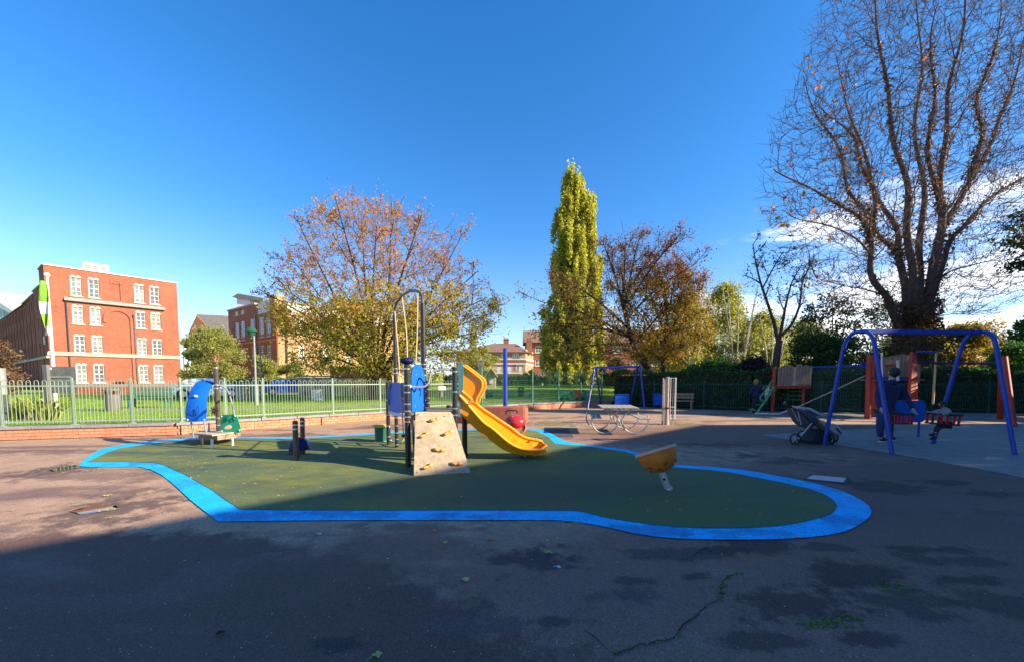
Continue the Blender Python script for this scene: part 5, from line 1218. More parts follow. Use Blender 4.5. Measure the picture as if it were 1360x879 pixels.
# phormium by the notice board
ph = empty('flax_plant', (-14.1, 11.2, .33), 'large yellow green spiky flax plant behind the railing at far left', 'plant'); mb = MB()
for k in range(150):
    a = random.uniform(0, 6.28); L = random.uniform(.7, 1.15); r0 = random.random() * .35; d = Vector((math.cos(a), math.sin(a) * .7, 0)); s0 = Vector((-14.1, 11.4, .33)) + d * r0 + Vector((random.uniform(-.5, .5), 0, 0))
    pts = [s0 + d * (L * .75 * u ** 1.4) + Vector((0, 0, L * (1.25 * u - .75 * u * u * random.uniform(.6, 1.1)))) for u in (0, .33, .66, 1)]
    sd = d.cross(Vector((0, 0, 1))) * .028; V_ = []
    for i, p in enumerate(pts): wv = (1, 1.1, .8, .1)[i]; V_ += [p - sd * wv, p + sd * wv]
    mb.add(V_, [(0, 1, 3, 2), (2, 3, 5, 4), (4, 5, 7, 6)])
o = mb.build('leaf_blades', LF['flax'], ph); o['kind'] = 'stuff'
mb = MB(); mb.lathe([(.3, 0), (.25, .2), (.05, .3)], 10, (-14.1, 11.4, .33)); mb.build('stem_base', M['bark_dark'], ph)
# grass blades near the fence
pts = []
while len(pts) < 52000:
    y = 10 + 20 * random.random() ** 1.4; x = random.uniform(-1.45, .5) * y
    p, d = min(((Vector(a), Vector(b)) for a, b in zip(gl[:-1], gl[1:])), key=lambda ab: (ab[0].lerp(ab[1], .5) - Vector((x, y))).length)
    dv = (d - p).normalized()
    if (x - p.x) * -dv.y + (y - p.y) * dv.x > .12: pts.append((x, y))
V_ = []; n = len(pts); ar = np.array(pts); a = rng.random(n) * 6.28; h = .04 + .07 * rng.random(n); wv = .006
b0_ = np.stack([ar[:, 0] - wv * np.cos(a), ar[:, 1] - wv * np.sin(a), np.full(n, .32)], 1); b1_ = np.stack([ar[:, 0] + wv * np.cos(a), ar[:, 1] + wv * np.sin(a), np.full(n, .32)], 1); tp_ = np.stack([ar[:, 0] + h * .5 * np.sin(a), ar[:, 1] - h * .5 * np.cos(a), .33 + h], 1)
me = bpy.data.meshes.new('grass_blades'); VV = np.stack([b0_, b1_, tp_], 1).reshape(-1, 3).astype(np.float32); me.vertices.add(3 * n); me.vertices.foreach_set('co', VV.ravel()); me.loops.add(3 * n); me.polygons.add(n)
me.loops.foreach_set('vertex_index', np.arange(3 * n, dtype=np.int32)); me.polygons.foreach_set('loop_start', np.arange(0, 3 * n, 3, dtype=np.int32)); me.polygons.foreach_set('loop_total', np.full(n, 3, dtype=np.int32)); me.update(); me.materials.append(M['blade'])
o = link_mesh('grass_blades', me); tag(o, 'bright green grass blades growing behind the low wall', 'grass', None, 'stuff')
# far belt of trees closing the view
cl = []
for k in range(340):
    x = random.uniform(-150, 190); y = 118 + random.uniform(0, 30); s_ = random.uniform(2, 4.2); z = random.uniform(.5, 4.5 + 1.5 * math.sin(x * .09))
    cl.append(clump_pts((x, y, z), (s_ * 1.3, s_, s_ * .8), 90, .4))
o = leaves('far_woods', np.concatenate(cl), .75, LF['birch'], None, aspect=.7); tag(o, 'distant line of trees along the horizon', 'woods', None, 'stuff')

# ================================================================ PLAY EQUIPMENT
def root_at(name, p, label, cat, group=None): return empty(name, p, label, cat, group)
def rings(mb, x, y, zs_, r, h=.025):
    for z in zs_: mb.lathe([(r, 0), (r + .004, .003), (r + .004, h - .003), (r, h)], 14, (x, y, z - h / 2))
def pillow(mb, poly, axis, w, k=.3, n=8, pw_=1.0):
    poly = [Vector(p) for p in poly]; c = sum(poly, Vector()) / len(poly); axis = Vector(axis); vs = []; m = len(poly)
    for i in range(n + 1):
        t = -1 + 2 * i / n; s_ = 1 - k * (t * t) ** pw_
        vs += [c + (p - c) * s_ + axis * (w * math.sin(t * math.pi / 2)) for p in poly]
    fs = [(i * m + j, i * m + (j + 1) % m, (i + 1) * m + (j + 1) % m, (i + 1) * m + j) for i in range(n) for j in range(m)]
    fs += [tuple(range(m))[::-1], tuple(n * m + j for j in range(m))]; mb.add(vs, fs)
# ---- climbing tower
M['arch_grey'] = mat('arch_grey', (.06, .06, .065), .4, .0)
tw = root_at('climbing_tower', (-1.7, 7.2, 0), 'black post climbing tower with blue panels, ropes and tan climbing board', 'climbing frame')
P1 = (-1.79, 6.62); P2 = (-1.03, 6.98); T1 = (-2.57, 8.58); T2 = (-1.637, 7.2); PA = (-2.88, 8.98); PB = (-1.96, 9.0); PS = (-0.935, 7.62); PC = (-1.30, 7.95)
def post(p, z1, r, m=M['brown_paint'], z0=0, rz_=(), low=None):
    mb = MB(); mb.tube([(p[0], p[1], z0), (p[0], p[1], z1 - .01), (p[0], p[1], z1)], [r, r, r * .75], 14); o = mb.build('post', m, tw, smooth=True)
    if rz_:
        q = MB(); rings(q, p[0], p[1], rz_, r); q.build('clamp_ring', M['steel'], o)
    return o
post(P1, 1.78, .050, M['black_paint'], 0, (.80, .88, .98, 1.10, 1.30, 1.42, 1.70))
post(P2, 1.74, .048, M['black_paint'], .2, (.88, 1.0, 1.3, 1.66))
post(T1, 2.92, .042, M['black_paint'], 0, (.08, .2, .34, .5, .68, .82, .98, 1.2, 1.45, 1.66, 1.76))
post(T2, 2.90, .046, M['black_paint'], 0, (.6, 1.0, 1.14, 1.3, 1.45, 1.60, 1.72, 1.80))
post(PA, 1.46, .046, M['black_paint'], 0, (.2, .45, .7, 1.05))
post(PB, 1.50, .050, M['black_paint'], 0, (.98, 1.1, 1.3))
post(PS, .80, .052, M['black_paint']); post(PC, 1.0, .05, M['black_paint'])
mb = MB(); mb.tube([(PS[0], PS[1], .1), (PS[0], PS[1], .11)], .07, 12)
# arch
a0 = Vector((*T1, 2.92)); a1 = Vector((*T2, 2.90)); pts = []
for k in range(17):
    t = math.pi * k / 16; u = (1 - math.cos(t)) / 2; pts.append(a0.lerp(a1, u) + Vector((0, 0, .34 * math.sin(t) ** .75)))
pts[0] = a0 - Vector((0, 0, .05)); pts[-1] = a1 - Vector((0, 0, .05))
mb = MB(); mb.tube(pts, .025, 10); mb.build('arch', M['arch_grey'], tw, smooth=True)
def rope(pts, r=.012, name='rope', m=None): mb = MB(); mb.tube(bez(pts, 6), r, 7); return mb.build(name, m or M['rope'], tw, smooth=True)
rope([pts[1], P(529, 470, 8.2), P(532, 520, 8.0), P(534.5, 552, 7.9), P(536, 585, 8.0)])
rope([pts[6], P(539.5, 440, 7.9), P(541, 476, 7.6)], .011)
rope([pts[12], P(554, 440, 7.4), P(552, 483, 7.3)])
rope([P(526, 526, 8.5), P(533, 528, 8.0), P(541, 530, 7.0)], .011); rope([P(526, 492, 8.5), P(533, 505, 8.1), P(533, 530, 8.0)], .009)
rope([P(536, 578, 8.0), P(534, 586, 8.0), P(531, 590, 8.1)], .012)
# deck
dk = [(P1[0] + .02, P1[1] + .05), (P2[0] - .02, P2[1] + .05), (PS[0], PS[1]), (PC[0], PC[1] + .1), (T2[0] - .3, T2[1] + 1.0), (T2[0] - .15, T2[1])]
mb = MB(); mb.extr([(x, y, .905) for x, y in dk], (0, 0, .035)); mb.build('deck', M['slate_wood'], tw)
mb = MB(); mb.bar((*P1, .86), (*P2, .86), .03, .08); mb.bar((*P1, .86), (*T2, .86), .03, .08); mb.build('deck_beam', M['black_paint'], tw)
# main blue panel from P1 back to T2, rounded top
q0 = Vector((P1[0] + .045, P1[1] + .05, 0)); q1 = Vector((T2[0] + .02, T2[1] - .04, 0)); d = q1 - q0; poly = [q0 + Vector((0, 0, .96)), q1 + Vector((0, 0, .96))]
for k in range(13):
    t = math.pi * .5 * k / 12; poly.append(q0 + d * (1 - .0 * k) * (1 if k == 0 else (math.cos(t) * .45 + .55)) + Vector((0, 0, 1.45 + .34 * math.sin(t))))
for k in range(1, 7):
    t = math.pi * .5 * k / 6; poly.append(q0 + d * (.55 * (1 - math.sin(t))) + Vector((0, 0, 1.79 - .22 * (1 - math.cos(t)))))
mb = MB(); mb.extr(poly, (.02, -.005, 0)); mp_ = mb.build('side_panel', M['blue_panel'], tw)
mb = MB()
for u, z in ((.2, 1.05), (.8, 1.05), (.3, 1.6), (.75, 1.6)): p = q0 + d * u; mb.ell((p.x + .025, p.y, z), (.012, .018, .018), 8, 5)
mb.build('bolt', M['steel'], mp_)
mb = MB(); p = q0 + d * .55; mb.tube([p + Vector((.03, 0, 1.22)), p + Vector((.03, .03, 1.3)), p + Vector((.03, 0, 1.38)), p + Vector((.03, -.04, 1.33))], .008, 5); mb.build('engraving', M['blue_dark'], mp_)
mb = MB(); e0 = Vector((-2.80, 8.82, 0)); e1 = Vector((-2.02, 7.62, 0)); nrm_ = Vector((.02, .012, 0)); 
mb.extr([e0 + Vector((0, 0, .80)), e1 + Vector((0, 0, .84)), e1 + Vector((0, 0, 1.46)), e0.lerp(e1, .12) + Vector((0, 0, 1.46)), e0 + Vector((0, 0, 1.36))], nrm_); sp = mb.build('side_panel', M['blue_panel'], tw)
mb = MB(); mb.tube([e0 + Vector((0, -.03, .95)), e0 + Vector((-.01, -.05, 1.2)), e0.lerp(e1, .1) + Vector((0, -.04, 1.42))], .02, 8); mb.build('grab_rail', M['paintgrey'], tw, smooth=True)
mb = MB(); mb.bar(e0 + Vector((0, -.02, .78)), e1 + Vector((0, -.02, .78)), .03, .07); mb.build('deck_edge', M['off_white'], tw)
for z in (.12, .42, .7):
    mb = MB(); mb.tube([(PA[0], PA[1], z), (T1[0], T1[1], z)], .018, 8); mb.build('rung', M['steel'], tw, smooth=True)
for z in (.25, .52):
    mb = MB(); mb.ell(P(536 if z < .4 else 541, 578 if z < .4 else 553, 7.8), (.05, .05, .03), 10, 6); mb.build('foot_pod', M['black_paint'], tw, smooth=True)
# knob on top
hb_ = P(540.7, 478.8, 6.62); mb = MB(); mb.ell(hb_, (.120, .120, .062), 20, 10); mb.build('cap_dome', M['blue_dark'], tw, smooth=True)
mb = MB(); mb.tube([(P1[0], P1[1], 1.78), (P1[0], P1[1], 1.82)], .03, 10); mb.build('dome_neck', M['steel'], tw)
# s shaped hand rails
def hrail(px, Y0, Y1, r=.017):
    n = len(px); pts = bez([P(a, b, Y0 + (Y1 - Y0) * i / (n - 1)) for i, (a, b) in enumerate(px)], 6); mb = MB(); mb.tube(pts, r, 8); o = mb.build('hand_rail', M['paintgrey'], tw, smooth=True)
    for p, q in ((pts[0], pts[2]), (pts[-1], pts[-3])):
        c = MB(); c.tube([p, p.lerp(q, .8)], .032, 10); c.build('socket', M['off_white'], o, smooth=True)
hrail([(544, 513), (553, 513.5), (563, 513), (569, 508), (571, 500), (573, 494.5), (580, 491), (590, 490.5), (602, 490.5)], 6.62, 6.98)
hrail([(564, 478), (573, 478), (581, 479.5), (586, 484), (588, 491), (591, 496), (597, 498.5), (608, 499)], 7.2, 7.6)
mb = MB(); mb.tube([P(528, 491, 8.5), P(541, 491, 6.7)], .014, 8); mb.build('hand_rail', M['paintgrey'], tw)
# climbing board with holds
Bl, Br = G(549.3, 633), G(625, 628.3); Tl, Tr = P(551.5, 546, 6.72), P(600, 546, 6.97)
nB = ((Br - Bl).cross(Tl - Bl)).normalized(); 
if nB.y > 0: nB = -nB
mb = MB(); mb.extr([Bl + Vector((0, 0, .01)), Br + Vector((0, 0, .01)), Tr, Tl], -nB * .035); bo = mb.build('climbing_board', M['board'], tw, bevel=.004)
def onboard(px, py):
    r = ray(px, py); o_ = Vector((0, 0, CAMH)); t = (Bl - o_).dot(nB) / r.dot(nB); return o_ + r * t
ux = (Br - Bl).normalized(); uy = nB.cross(ux); uy = uy if uy.z > 0 else -uy
for (a, b, ang) in ((576.8, 557.3, 8), (563, 578, 20), (594.6, 575, 14), (583, 597.6, -20), (567.6, 619.7, 14), (606, 616, -18)):
    c = onboard(a, b); e = ux * math.cos(R(ang)) + uy * math.sin(R(ang)); f = nB.cross(e); f = f if f.z > 0 else -f; mb = MB(); sc_ = .092
    pts = [c - e * sc_ + nB * .012 - f * .004, c - e * sc_ * .8 + nB * .028 - f * .012, c - e * sc_ * .35 + nB * .034 - f * .018, c + nB * .03 - f * .012, c + e * sc_ * .4 + nB * .036 - f * .002, c + e * sc_ * .8 + nB * .03 + f * .018, c + e * sc_ + nB * .012 + f * .020]
    mb.tube(bez(pts, 3), [.010] + [.017] * 3 + [.026] * 5 + [.020] * 3 + [.027] * 4 + [.018] * 2 + [.010], 9); o = mb.build('hand_hold', M['orange_hold'], tw, smooth=True)
    q = MB(); q.ell(c + nB * .052 + e * .03, (.008, .008, .008), 6, 4); q.build('bolt', M['steel'], o)
mb = MB()
for a, b in ((556, 549.5), (596, 549.5), (554, 627), (619, 624)): c = onboard(a, b); mb.ell(c + nB * .003, (.012, .012, .012), 8, 5)
mb.build('bolt', M['steel'], bo)
mb = MB(); mb.bar(Bl + Vector((.03, .10, 0)), Vector((*P1, .86)) + Vector((.06, .05, 0)), .04, .05); mb.build('board_frame', M['black_paint'], tw)

# ---- slide
sd = root_at('yellow_slide', (-.9, 7.3, 0), 'yellow plastic slide with high curved hood running down to the right from the tower', 'slide')
NRp = [(610, 524.5), (617, 532), (624.5, 541), (634, 552), (643, 561.5), (652, 567.5), (660, 574), (670, 583), (680, 590), (690, 594.5), (700, 596.5), (710, 597), (718, 597.3)]
NBp = [(611, 546), (615, 552), (623, 560.5), (632, 569), (641, 577), (650, 583.5), (659, 590), (668, 596), (677, 600), (687, 602.7), (698, 603.8), (709, 603.8), (717, 603)]
FRp = [(613, 519), (624, 528), (634, 537), (642, 543.5), (652, 550), (660, 555.5), (669, 561.5), (679, 568), (689, 576), (697, 580.5), (705, 582.5), (713, 584), (719, 585.5)]
m_ = len(NRp); NR = []; NBt = []; FR = []
for i in range(m_):
    u = i / (m_ - 1); NR.append(P(*NRp[i], 7.02 + .20 * u)); NBt.append(P(*NBp[i], 7.06 + .20 * u)); FR.append(P(*FRp[i], 7.48 + .22 * u))
mb = MB(); vs = []
for i in range(m_):
    a, b, c = NR[i], NBt[i], FR[i]; up = Vector((0, 0, 1)); fl_ = b + Vector((0, .05, .03)); ff = Vector((c.x, c.y - .05, fl_.z + (0 if i > 6 else .0)))
    ff.z = min(ff.z, c.z - .06)
    vs += [a, b, b + Vector((0, .03, -.012)), Vector((c.x, c.y + .02, b.z - .012)), c + Vector((0, .025, 0)), c, ff, (fl_ + ff) / 2 + Vector((0, 0, -.015)), fl_, a + Vector((0, .025, 0))]
K = 10; fs = [(i * K + j, (i + 1) * K + j, (i + 1) * K + (j + 1) % K, i * K + (j + 1) % K) for i in range(m_ - 1) for j in range(K)]
fs += [tuple(range(K)), tuple((m_ - 1) * K + j for j in range(K))[::-1]]
mb.add(vs, fs); mb.build('chute', M['yellow'], sd, smooth=True)
e0, e1 = NR[-1], FR[-1]; endp = [e0] + [e0.lerp(e1, .5) + Vector((.10 * math.sin(math.pi * k / 8) ** .7, (k / 8 - .5) * (e1.y - e0.y), .0)) + Vector((0, 0, 0)) for k in range(1, 8)] + [e1]
mb = MB(); mb.tube(bez(NR, 3) + bez(endp[1:-1], 2) + bez(FR[::-1], 3), .030, 10); mb.build('rim', M['yellow'], sd, smooth=True)
mb = MB(); mb.extr([p + Vector((0, 0, -.02)) for p in endp], (0, 0, -.09)); mb.build('chute_end', M['yellow'], sd)
for u_ in ((684, 584, 7.45), (705, 590, 7.5)):
    c = P(*u_); mb = MB(); mb.add([c + Vector((-.07, -.05, -.04)), c + Vector((.05, -.06, -.04)), c + Vector((.05, .07, -.04)), c + Vector((-.05, .06, -.04)), c + Vector((0, 0, .06))], [(0, 1, 4), (1, 2, 4), (2, 3, 4), (3, 0, 4), (3, 2, 1, 0)]); mb.build('chute_ridge', M['yellow'], sd)
hp = [(611, 487), (613.5, 485), (618, 487.5), (626, 493.5), (633, 499), (638, 503), (640.3, 508), (640, 514), (637, 521), (633.5, 527), (631, 534), (624, 532), (611, 523)]
H_ = [P(a, b, 7.50) for a, b in hp]; mb = MB(); mb.extr(H_, (0, .06, 0)); mb.build('hood', M['yellow'], sd)
rp = bez(H_[1:12], 3)
mb = MB(); mb.tube([p + Vector((0, -.01, 0)) for p in rp], .024, 8); mb.build('hood_rim', M['yellow'], sd, smooth=True)
mb = MB(); mb.tube([p + Vector((.055, .09, .0)) for p in rp], .024, 8); mb.build('hood_rim', M['yellow'], sd, smooth=True)
H2_ = [P(a, b, 7.05) for a, b in ((610.5, 523), (610.5, 547), (620, 553), (626, 545), (618, 530))]; mb = MB(); mb.extr(H2_, (0, .03, 0)); mb.build('side_wall', M['yellow'], sd)
tp_ = [(608.6, 553), (608.6, 486), (609.5, 482), (612.5, 480), (615, 482.5), (613, 486), (611, 490), (611, 553)]
mb = MB(); mb.extr([P(a, b, 7.02) for a, b in tp_], (0, .03, 0)); mb.extr([P(a, b, 7.46) for a, b in [(612, 545), (612, 486), (613.5, 483), (616, 486), (613.5, 545)]], (0, .03, 0)); mb.build('edge_plate', M['teal'], sd)
mb = MB()
for p in (P(623.5, 535.5, 7.0), P(675, 564, 7.6), P(712, 582, 7.6)): mb.ell(p, (.022, .022, .022), 8, 6)
mb.build('bolt', M['steel'], sd)
gq = G(696, 607); mb = MB(); mb.tube([(gq.x - .07, gq.y + .1, 0), (gq.x - .07, gq.y + .1, .10)], .017, 8); mb.tube([(gq.x + .03, gq.y - .02, 0), (gq.x + .03, gq.y - .02, .10)], .017, 8); mb.box((gq.x - .02, gq.y + .05, .10), (.2, .16, .012)); mb.box((gq.x - .02, gq.y + .05, .13), (.05, .08, .06)); mb.build('foot_bracket', M['galv'], sd)

# ---- play drum behind the tower
g = G(504, 587.5); dr = root_at('play_drum', (g.x, g.y + .17, 0), 'green drum with a worn yellow lid behind the climbing tower', 'drum')
mb = MB(); mb.lathe([(.155, .03), (.165, .30), (.17, .37)], 18, (g.x, g.y + .17, 0)); mb.build('drum_body', M['bin_green'], dr, smooth=True)
mb = MB(); mb.lathe([(.15, .37), (.215, .375), (.215, .40), (.17, .43), (.06, .44)], 18, (g.x, g.y + .17, 0)); mb.build('lid', M['lid'], dr)
mb = MB(); mb.lathe([(.2, .0), (.2, .02), (.1, .04)], 14, (g.x + .02, g.y + .17, 0)); mb.build('foot', M['galv'], dr)

# ---- boat platform with sails
bt = root_at('boat_platform', (-6.6, 9.0, 0), 'small play boat with curved blue sail panel and green side panel', 'play boat')
dp = [P(251.5, 580, 9.0), P(262, 578.5, 9.3), P(276, 574, 9.9), P(300, 573, 10.0), P(320, 574.5, 9.6), P(313, 579, 9.2), P(300, 581.5, 8.95), P(282, 583.5, 8.7)]
for p in dp: p.z = .25
mb = MB(); mb.extr(dp, (0, 0, .03)); mb.build('deck', M['timber_pale'], bt)
mb = MB(); mb.extr([Vector((-6.55, 9.25, .14)) + (p - Vector((-6.55, 9.25, .25))) * .82 for p in dp], (0, 0, .10)); mb.build('hull', M['timber'], bt)
for a, b, z in ((282, 596, .22), (309, 592, .22), (268.5, 593, .22)):
    q = G(a, b); mb = MB(); mb.tube([q, q + Vector((0, 0, z))], .026, 10); mb.build('leg', M['off_white'] if a != 268.5 else M['brown_paint'], bt, smooth=True)
mb = MB(); mt = Vector((-6.96, 9.15, 0)); mb.tube([(mt.x, mt.y, .2), (mt.x, mt.y, 1.83)], .052, 12); ms_ = mb.build('mast', M['brown_paint'], bt, smooth=True)
mb = MB(); rings(mb, mt.x, mt.y, (1.80, 1.32, 1.40, .45, .3, .62), .052, .03); mb.build('clamp_ring', M['steel'], ms_)
# blue sail: a sheet bent forwards over the top
rowsL = [(247, 559), (245.8, 547), (247.5, 536), (250, 526), (253.5, 517), (258, 510), (263, 506), (270, 503.7)]
rowsR = [(273.5, 559), (273.8, 547), (274, 537), (275, 528), (277.5, 519), (281, 512), (284.5, 508), (288.5, 506.3)]
vs = []; nr_ = len(rowsL); nc_ = 5
for i in range(nr_):
    u = i / (nr_ - 1); y = 8.75 + .55 * u ** 2
    A_ = P(*rowsL[i], y); B_ = P(*rowsR[i], y + .05)
    for j in range(nc_): t_ = j / (nc_ - 1); vs.append(A_.lerp(B_, t_) + Vector((0, -.05 * math.sin(math.pi * t_), 0)))
def shell(mb, vs, nr_, nc_, th):
    n0 = len(vs); vb = [Vector(v) + Vector(th) for v in vs]; fs = []
    for i in range(nr_ - 1):
        for j in range(nc_ - 1):
            a = i * nc_ + j; q = (a, a + 1, a + nc_ + 1, a + nc_); fs.append(q); fs.append(tuple(x + n0 for x in q[::-1]))
    edge = [j for j in range(nc_)] + [i * nc_ + nc_ - 1 for i in range(1, nr_)] + [(nr_ - 1) * nc_ + j for j in range(nc_ - 2, -1, -1)] + [i * nc_ for i in range(nr_ - 2, 0, -1)]
    for k in range(len(edge)): a = edge[k]; b = edge[(k + 1) % len(edge)]; fs.append((a, b, b + n0, a + n0))
    mb.add(list(vs) + vb, fs)
mb = MB(); shell(mb, vs, nr_, nc_, (0, .018, 0)); sl_ = mb.build('sail', M['blue_panel'], bt, smooth=True)
mb = MB()
for a, b, y in ((249, 557, 8.73), (271, 557, 8.78), (252.5, 526, 8.9), (285.5, 509.5, 9.2), (272, 505.5, 9.2)): mb.ell(P(a, b, y), (.022, .014, .022), 8, 6)
mb.build('bolt', M['off_white'], sl_)
mb = MB(); c = P(260, 526, 8.80)
mb.ell(c, (.05, .012, .022), 12, 6); mb.ell(c + Vector((-.02, 0, .02)), (.025, .012, .022), 10, 6); mb.ell(c + Vector((.02, 0, .015)), (.022, .012, .02), 10, 6); mb.build('cloud_motif', M['off_white'], sl_)
mb = MB(); z_ = [P(*q, 8.72) for q in ((252, 546), (259, 552), (261, 541), (264, 539), (263, 548), (259, 552))]; mb.tube(z_, .006, 5); mb.build('engraving', M['blue_dark'], sl_)
mb = MB(); Gp = [(291.5, 550.8), (300, 550.2), (313, 549.6), (316, 556), (319, 566), (320, 572), (318, 574), (292, 574.5), (291, 573)]
outer_ = [P(a, b, 9.15) for a, b in Gp]
me = bpy.data.meshes.new('side_panel'); bm = bmesh.new(); vo_ = [bm.verts.new(p) for p in outer_]; hc = P(303, 567, 9.15); vh = [bm.verts.new(hc + Vector((.09 * math.cos(t), 0, .055 * math.sin(t) + .02 * math.cos(t)))) for t in [2 * math.pi * k / 14 for k in range(14)]]
eo = [bm.edges.new((vo_[i], vo_[(i + 1) % len(vo_)])) for i in range(len(vo_))] + [bm.edges.new((vh[i], vh[(i + 1) % 14])) for i in range(14)]
bmesh.ops.triangle_fill(bm, use_beauty=True, edges=eo); geo = bmesh.ops.extrude_face_region(bm, geom=list(bm.faces)); bmesh.ops.translate(bm, verts=[v for v in geo['geom'] if isinstance(v, bmesh.types.BMVert)], vec=(0, .018, 0)); bmesh.ops.recalc_face_normals(bm, faces=bm.faces)
for v in bm.verts: v.co -= bt.location
bm.to_mesh(me); bm.free(); me.materials.append(M['green_panel']); gp_ = link_mesh('side_panel', me, bt)
mb = MB()
for a, b in ((294, 552.5), (312, 552), (294.5, 572), (318, 571)): mb.ell(P(a, b, 9.14), (.022, .012, .022), 8, 6)
mb.build('bolt', M['off_white'], gp_)
mb = MB(); mb.tube([P(297, 559, 9.14), P(299, 554, 9.14), P(302, 556, 9.14), P(300, 560, 9.14), P(297, 559, 9.14)], .006, 5); mb.tube([P(306, 556, 9.14), P(310, 554.5, 9.14), P(312, 557.5, 9.14), P(308, 559.5, 9.14), P(306, 556, 9.14)], .010, 5); mb.build('engraving', M['bin_green'], gp_)
mb = MB(); mb.tube(bez([P(288, 512, 9.15), P(296, 513, 9.15), P(303, 520, 9.15), P(308, 535, 9.15), P(311.5, 551, 9.15)], 5), .018, 8); mb.build('stay_rail', M['paintgrey'], bt, smooth=True)
for l in ([P(254, 560, 8.78), P(257, 581, 8.85)], [P(271, 560, 8.83), P(275, 580, 8.85)], [P(277.5, 561, 9.3), P(277.5, 575, 9.3)]): mb = MB(); mb.tube(l, .018, 8); mb.build('support', M['paintgrey'] if l[0].x < -6.6 or 1 else M['brown_paint'], bt, smooth=True)
mb = MB(); wc_ = P(284.5, 545, 9.02)
for k in range(8): t = math.pi * k / 4; mb.tube([wc_, wc_ + Vector((.105 * math.cos(t), 0, .105 * math.sin(t)))], [.018, .012], 6)
mb.lathe([(.03, -.03), (.03, .03)], 10, wc_, Matrix.Rotation(R(90), 3, 'X')); mb.build('ships_wheel', M['crack'], bt)
mb = MB(); mb.ell(wc_ + Vector((0, -.035, 0)), (.018, .01, .018), 8, 5); mb.build('wheel_hub', M['red_plastic'], bt)

# ---- talking bollards with helmet
for nm, (a, b, top_), lab in (('a', (392, 612, .74), 'nearer of the two short brown play bollards with steel bands'), ('b', (401.5, 602.5, .73), 'rear brown play bollard carrying the dark blue half dome')):
    g = G(a, b); t = root_at('play_bollard', (g.x, g.y + .04, 0), lab, 'bollard', 'pair of brown play bollards'); x, y = g.x, g.y + .04
    mb = MB(); mb.tube([(x, y, 0), (x, y, top_)], .048, 16); mb.build('post', M['brown_paint'], t, smooth=True)
    mb = MB(); rings(mb, x, y, (top_ - .06, top_ - .14), .048, .035); mb.build('steel_band', M['steel'], t)
    mb = MB(); mb.lathe([(.045, 0), (.045, .012), (.02, .02)], 14, (x, y, top_)); mb.build('cap', M['terracotta'], t)
    if nm == 'b':
        c = P(396.8, 595, y - .03); mb = MB(); pr = []
        for k in range(9): th = math.pi / 2 * k / 8; pr.append((.205 * math.cos(th) + .001, .25 * math.sin(th)))
        mb.lathe([(.235, -.012), (.205, 0)] + pr[1:], 20, (c.x + .01, y - .0, c.z - .02), Matrix.Rotation(R(-6), 3, 'Y')); mb.build('half_dome', M['blue_dark'], t, smooth=True)

# ---- bowl spinner
g = G(888, 650.5); sp_ = root_at('bowl_spinner', (g.x, g.y, 0), 'orange half round spinner bowl tilted on a leaning grey pole', 'spinner')
y = g.y; tp1 = P(877.5, 624, y); mb = MB(); mb.tube([(g.x, g.y, 0), Vector((g.x, g.y, 0)).lerp(tp1, .93), tp1], [.048, .043, .040], 16); po = mb.build('pole', M['galv'], sp_, smooth=True)
mb = MB(); c = P(882, 636, y - .045); mb.lathe([(.016, -.01), (.016, .012)], 10, c, Matrix.Rotation(R(90), 3, 'X')); mb.build('bolt', M['crack'], po)
mb = MB(); mb.lathe([(.06, .0), (.055, .02), (.046, .05)], 14, (g.x, g.y, 0)); mb.build('base_collar', M['galv'], po, smooth=True)
ra_, rb_ = P(844.5, 606.0, y), P(896.5, 590.3, y); cR = (ra_ + rb_) / 2; axis = (rb_ - ra_).normalized(); vw = Vector((cR.x, cR.y, cR.z - CAMH)); vw = (vw - axis * vw.dot(axis)).normalized(); up = axis.cross(vw).normalized(); rad = (rb_ - ra_).length / 2
Mx = Matrix((axis, vw, up)).transposed()
dep = .30; ro = rad * .93; pr = [(max(.02, ro * math.sin(R(a))), -dep * math.cos(R(a))) for a in range(5, 91, 8)] + [(ro, 0), (ro * .93, -.01)] + [(max(.02, ro * .93 * math.sin(R(a))), -dep * .92 * math.cos(R(a))) for a in range(82, 0, -12)]
mb = MB(); mb.lathe(pr, 32, cR, Mx); bw_ = mb.build('bowl', M['bowl'], sp_, smooth=True)
mb = MB(); mb.lathe([(rad * .84, -.004), (rad, -.018), (rad * 1.012, .0), (rad, .020), (rad * .84, .018), (rad * .84, -.004)], 36, cR, Mx, cap=False); mb.build('rim', M['bowl_rim'], bw_, smooth=True)
M['bowl_hole'] = mat('bowl_hole', (0.16, 0.05, 0.012), .6)
for k in range(12):                          # moulded dimples round the underside
    t = 2 * math.pi * k / 12; an_ = R(50 if k % 2 else 36); zz_ = -dep * .975 * math.cos(an_); rr_ = ro * .975 * math.sin(an_); c = cR + Mx @ Vector((rr_ * math.cos(t), rr_ * math.sin(t), zz_)); mb = MB(); mb.ell(c, (.028, .028, .024), 8, 6); mb.build('dimple', M['bowl_hole'], bw_, smooth=True)

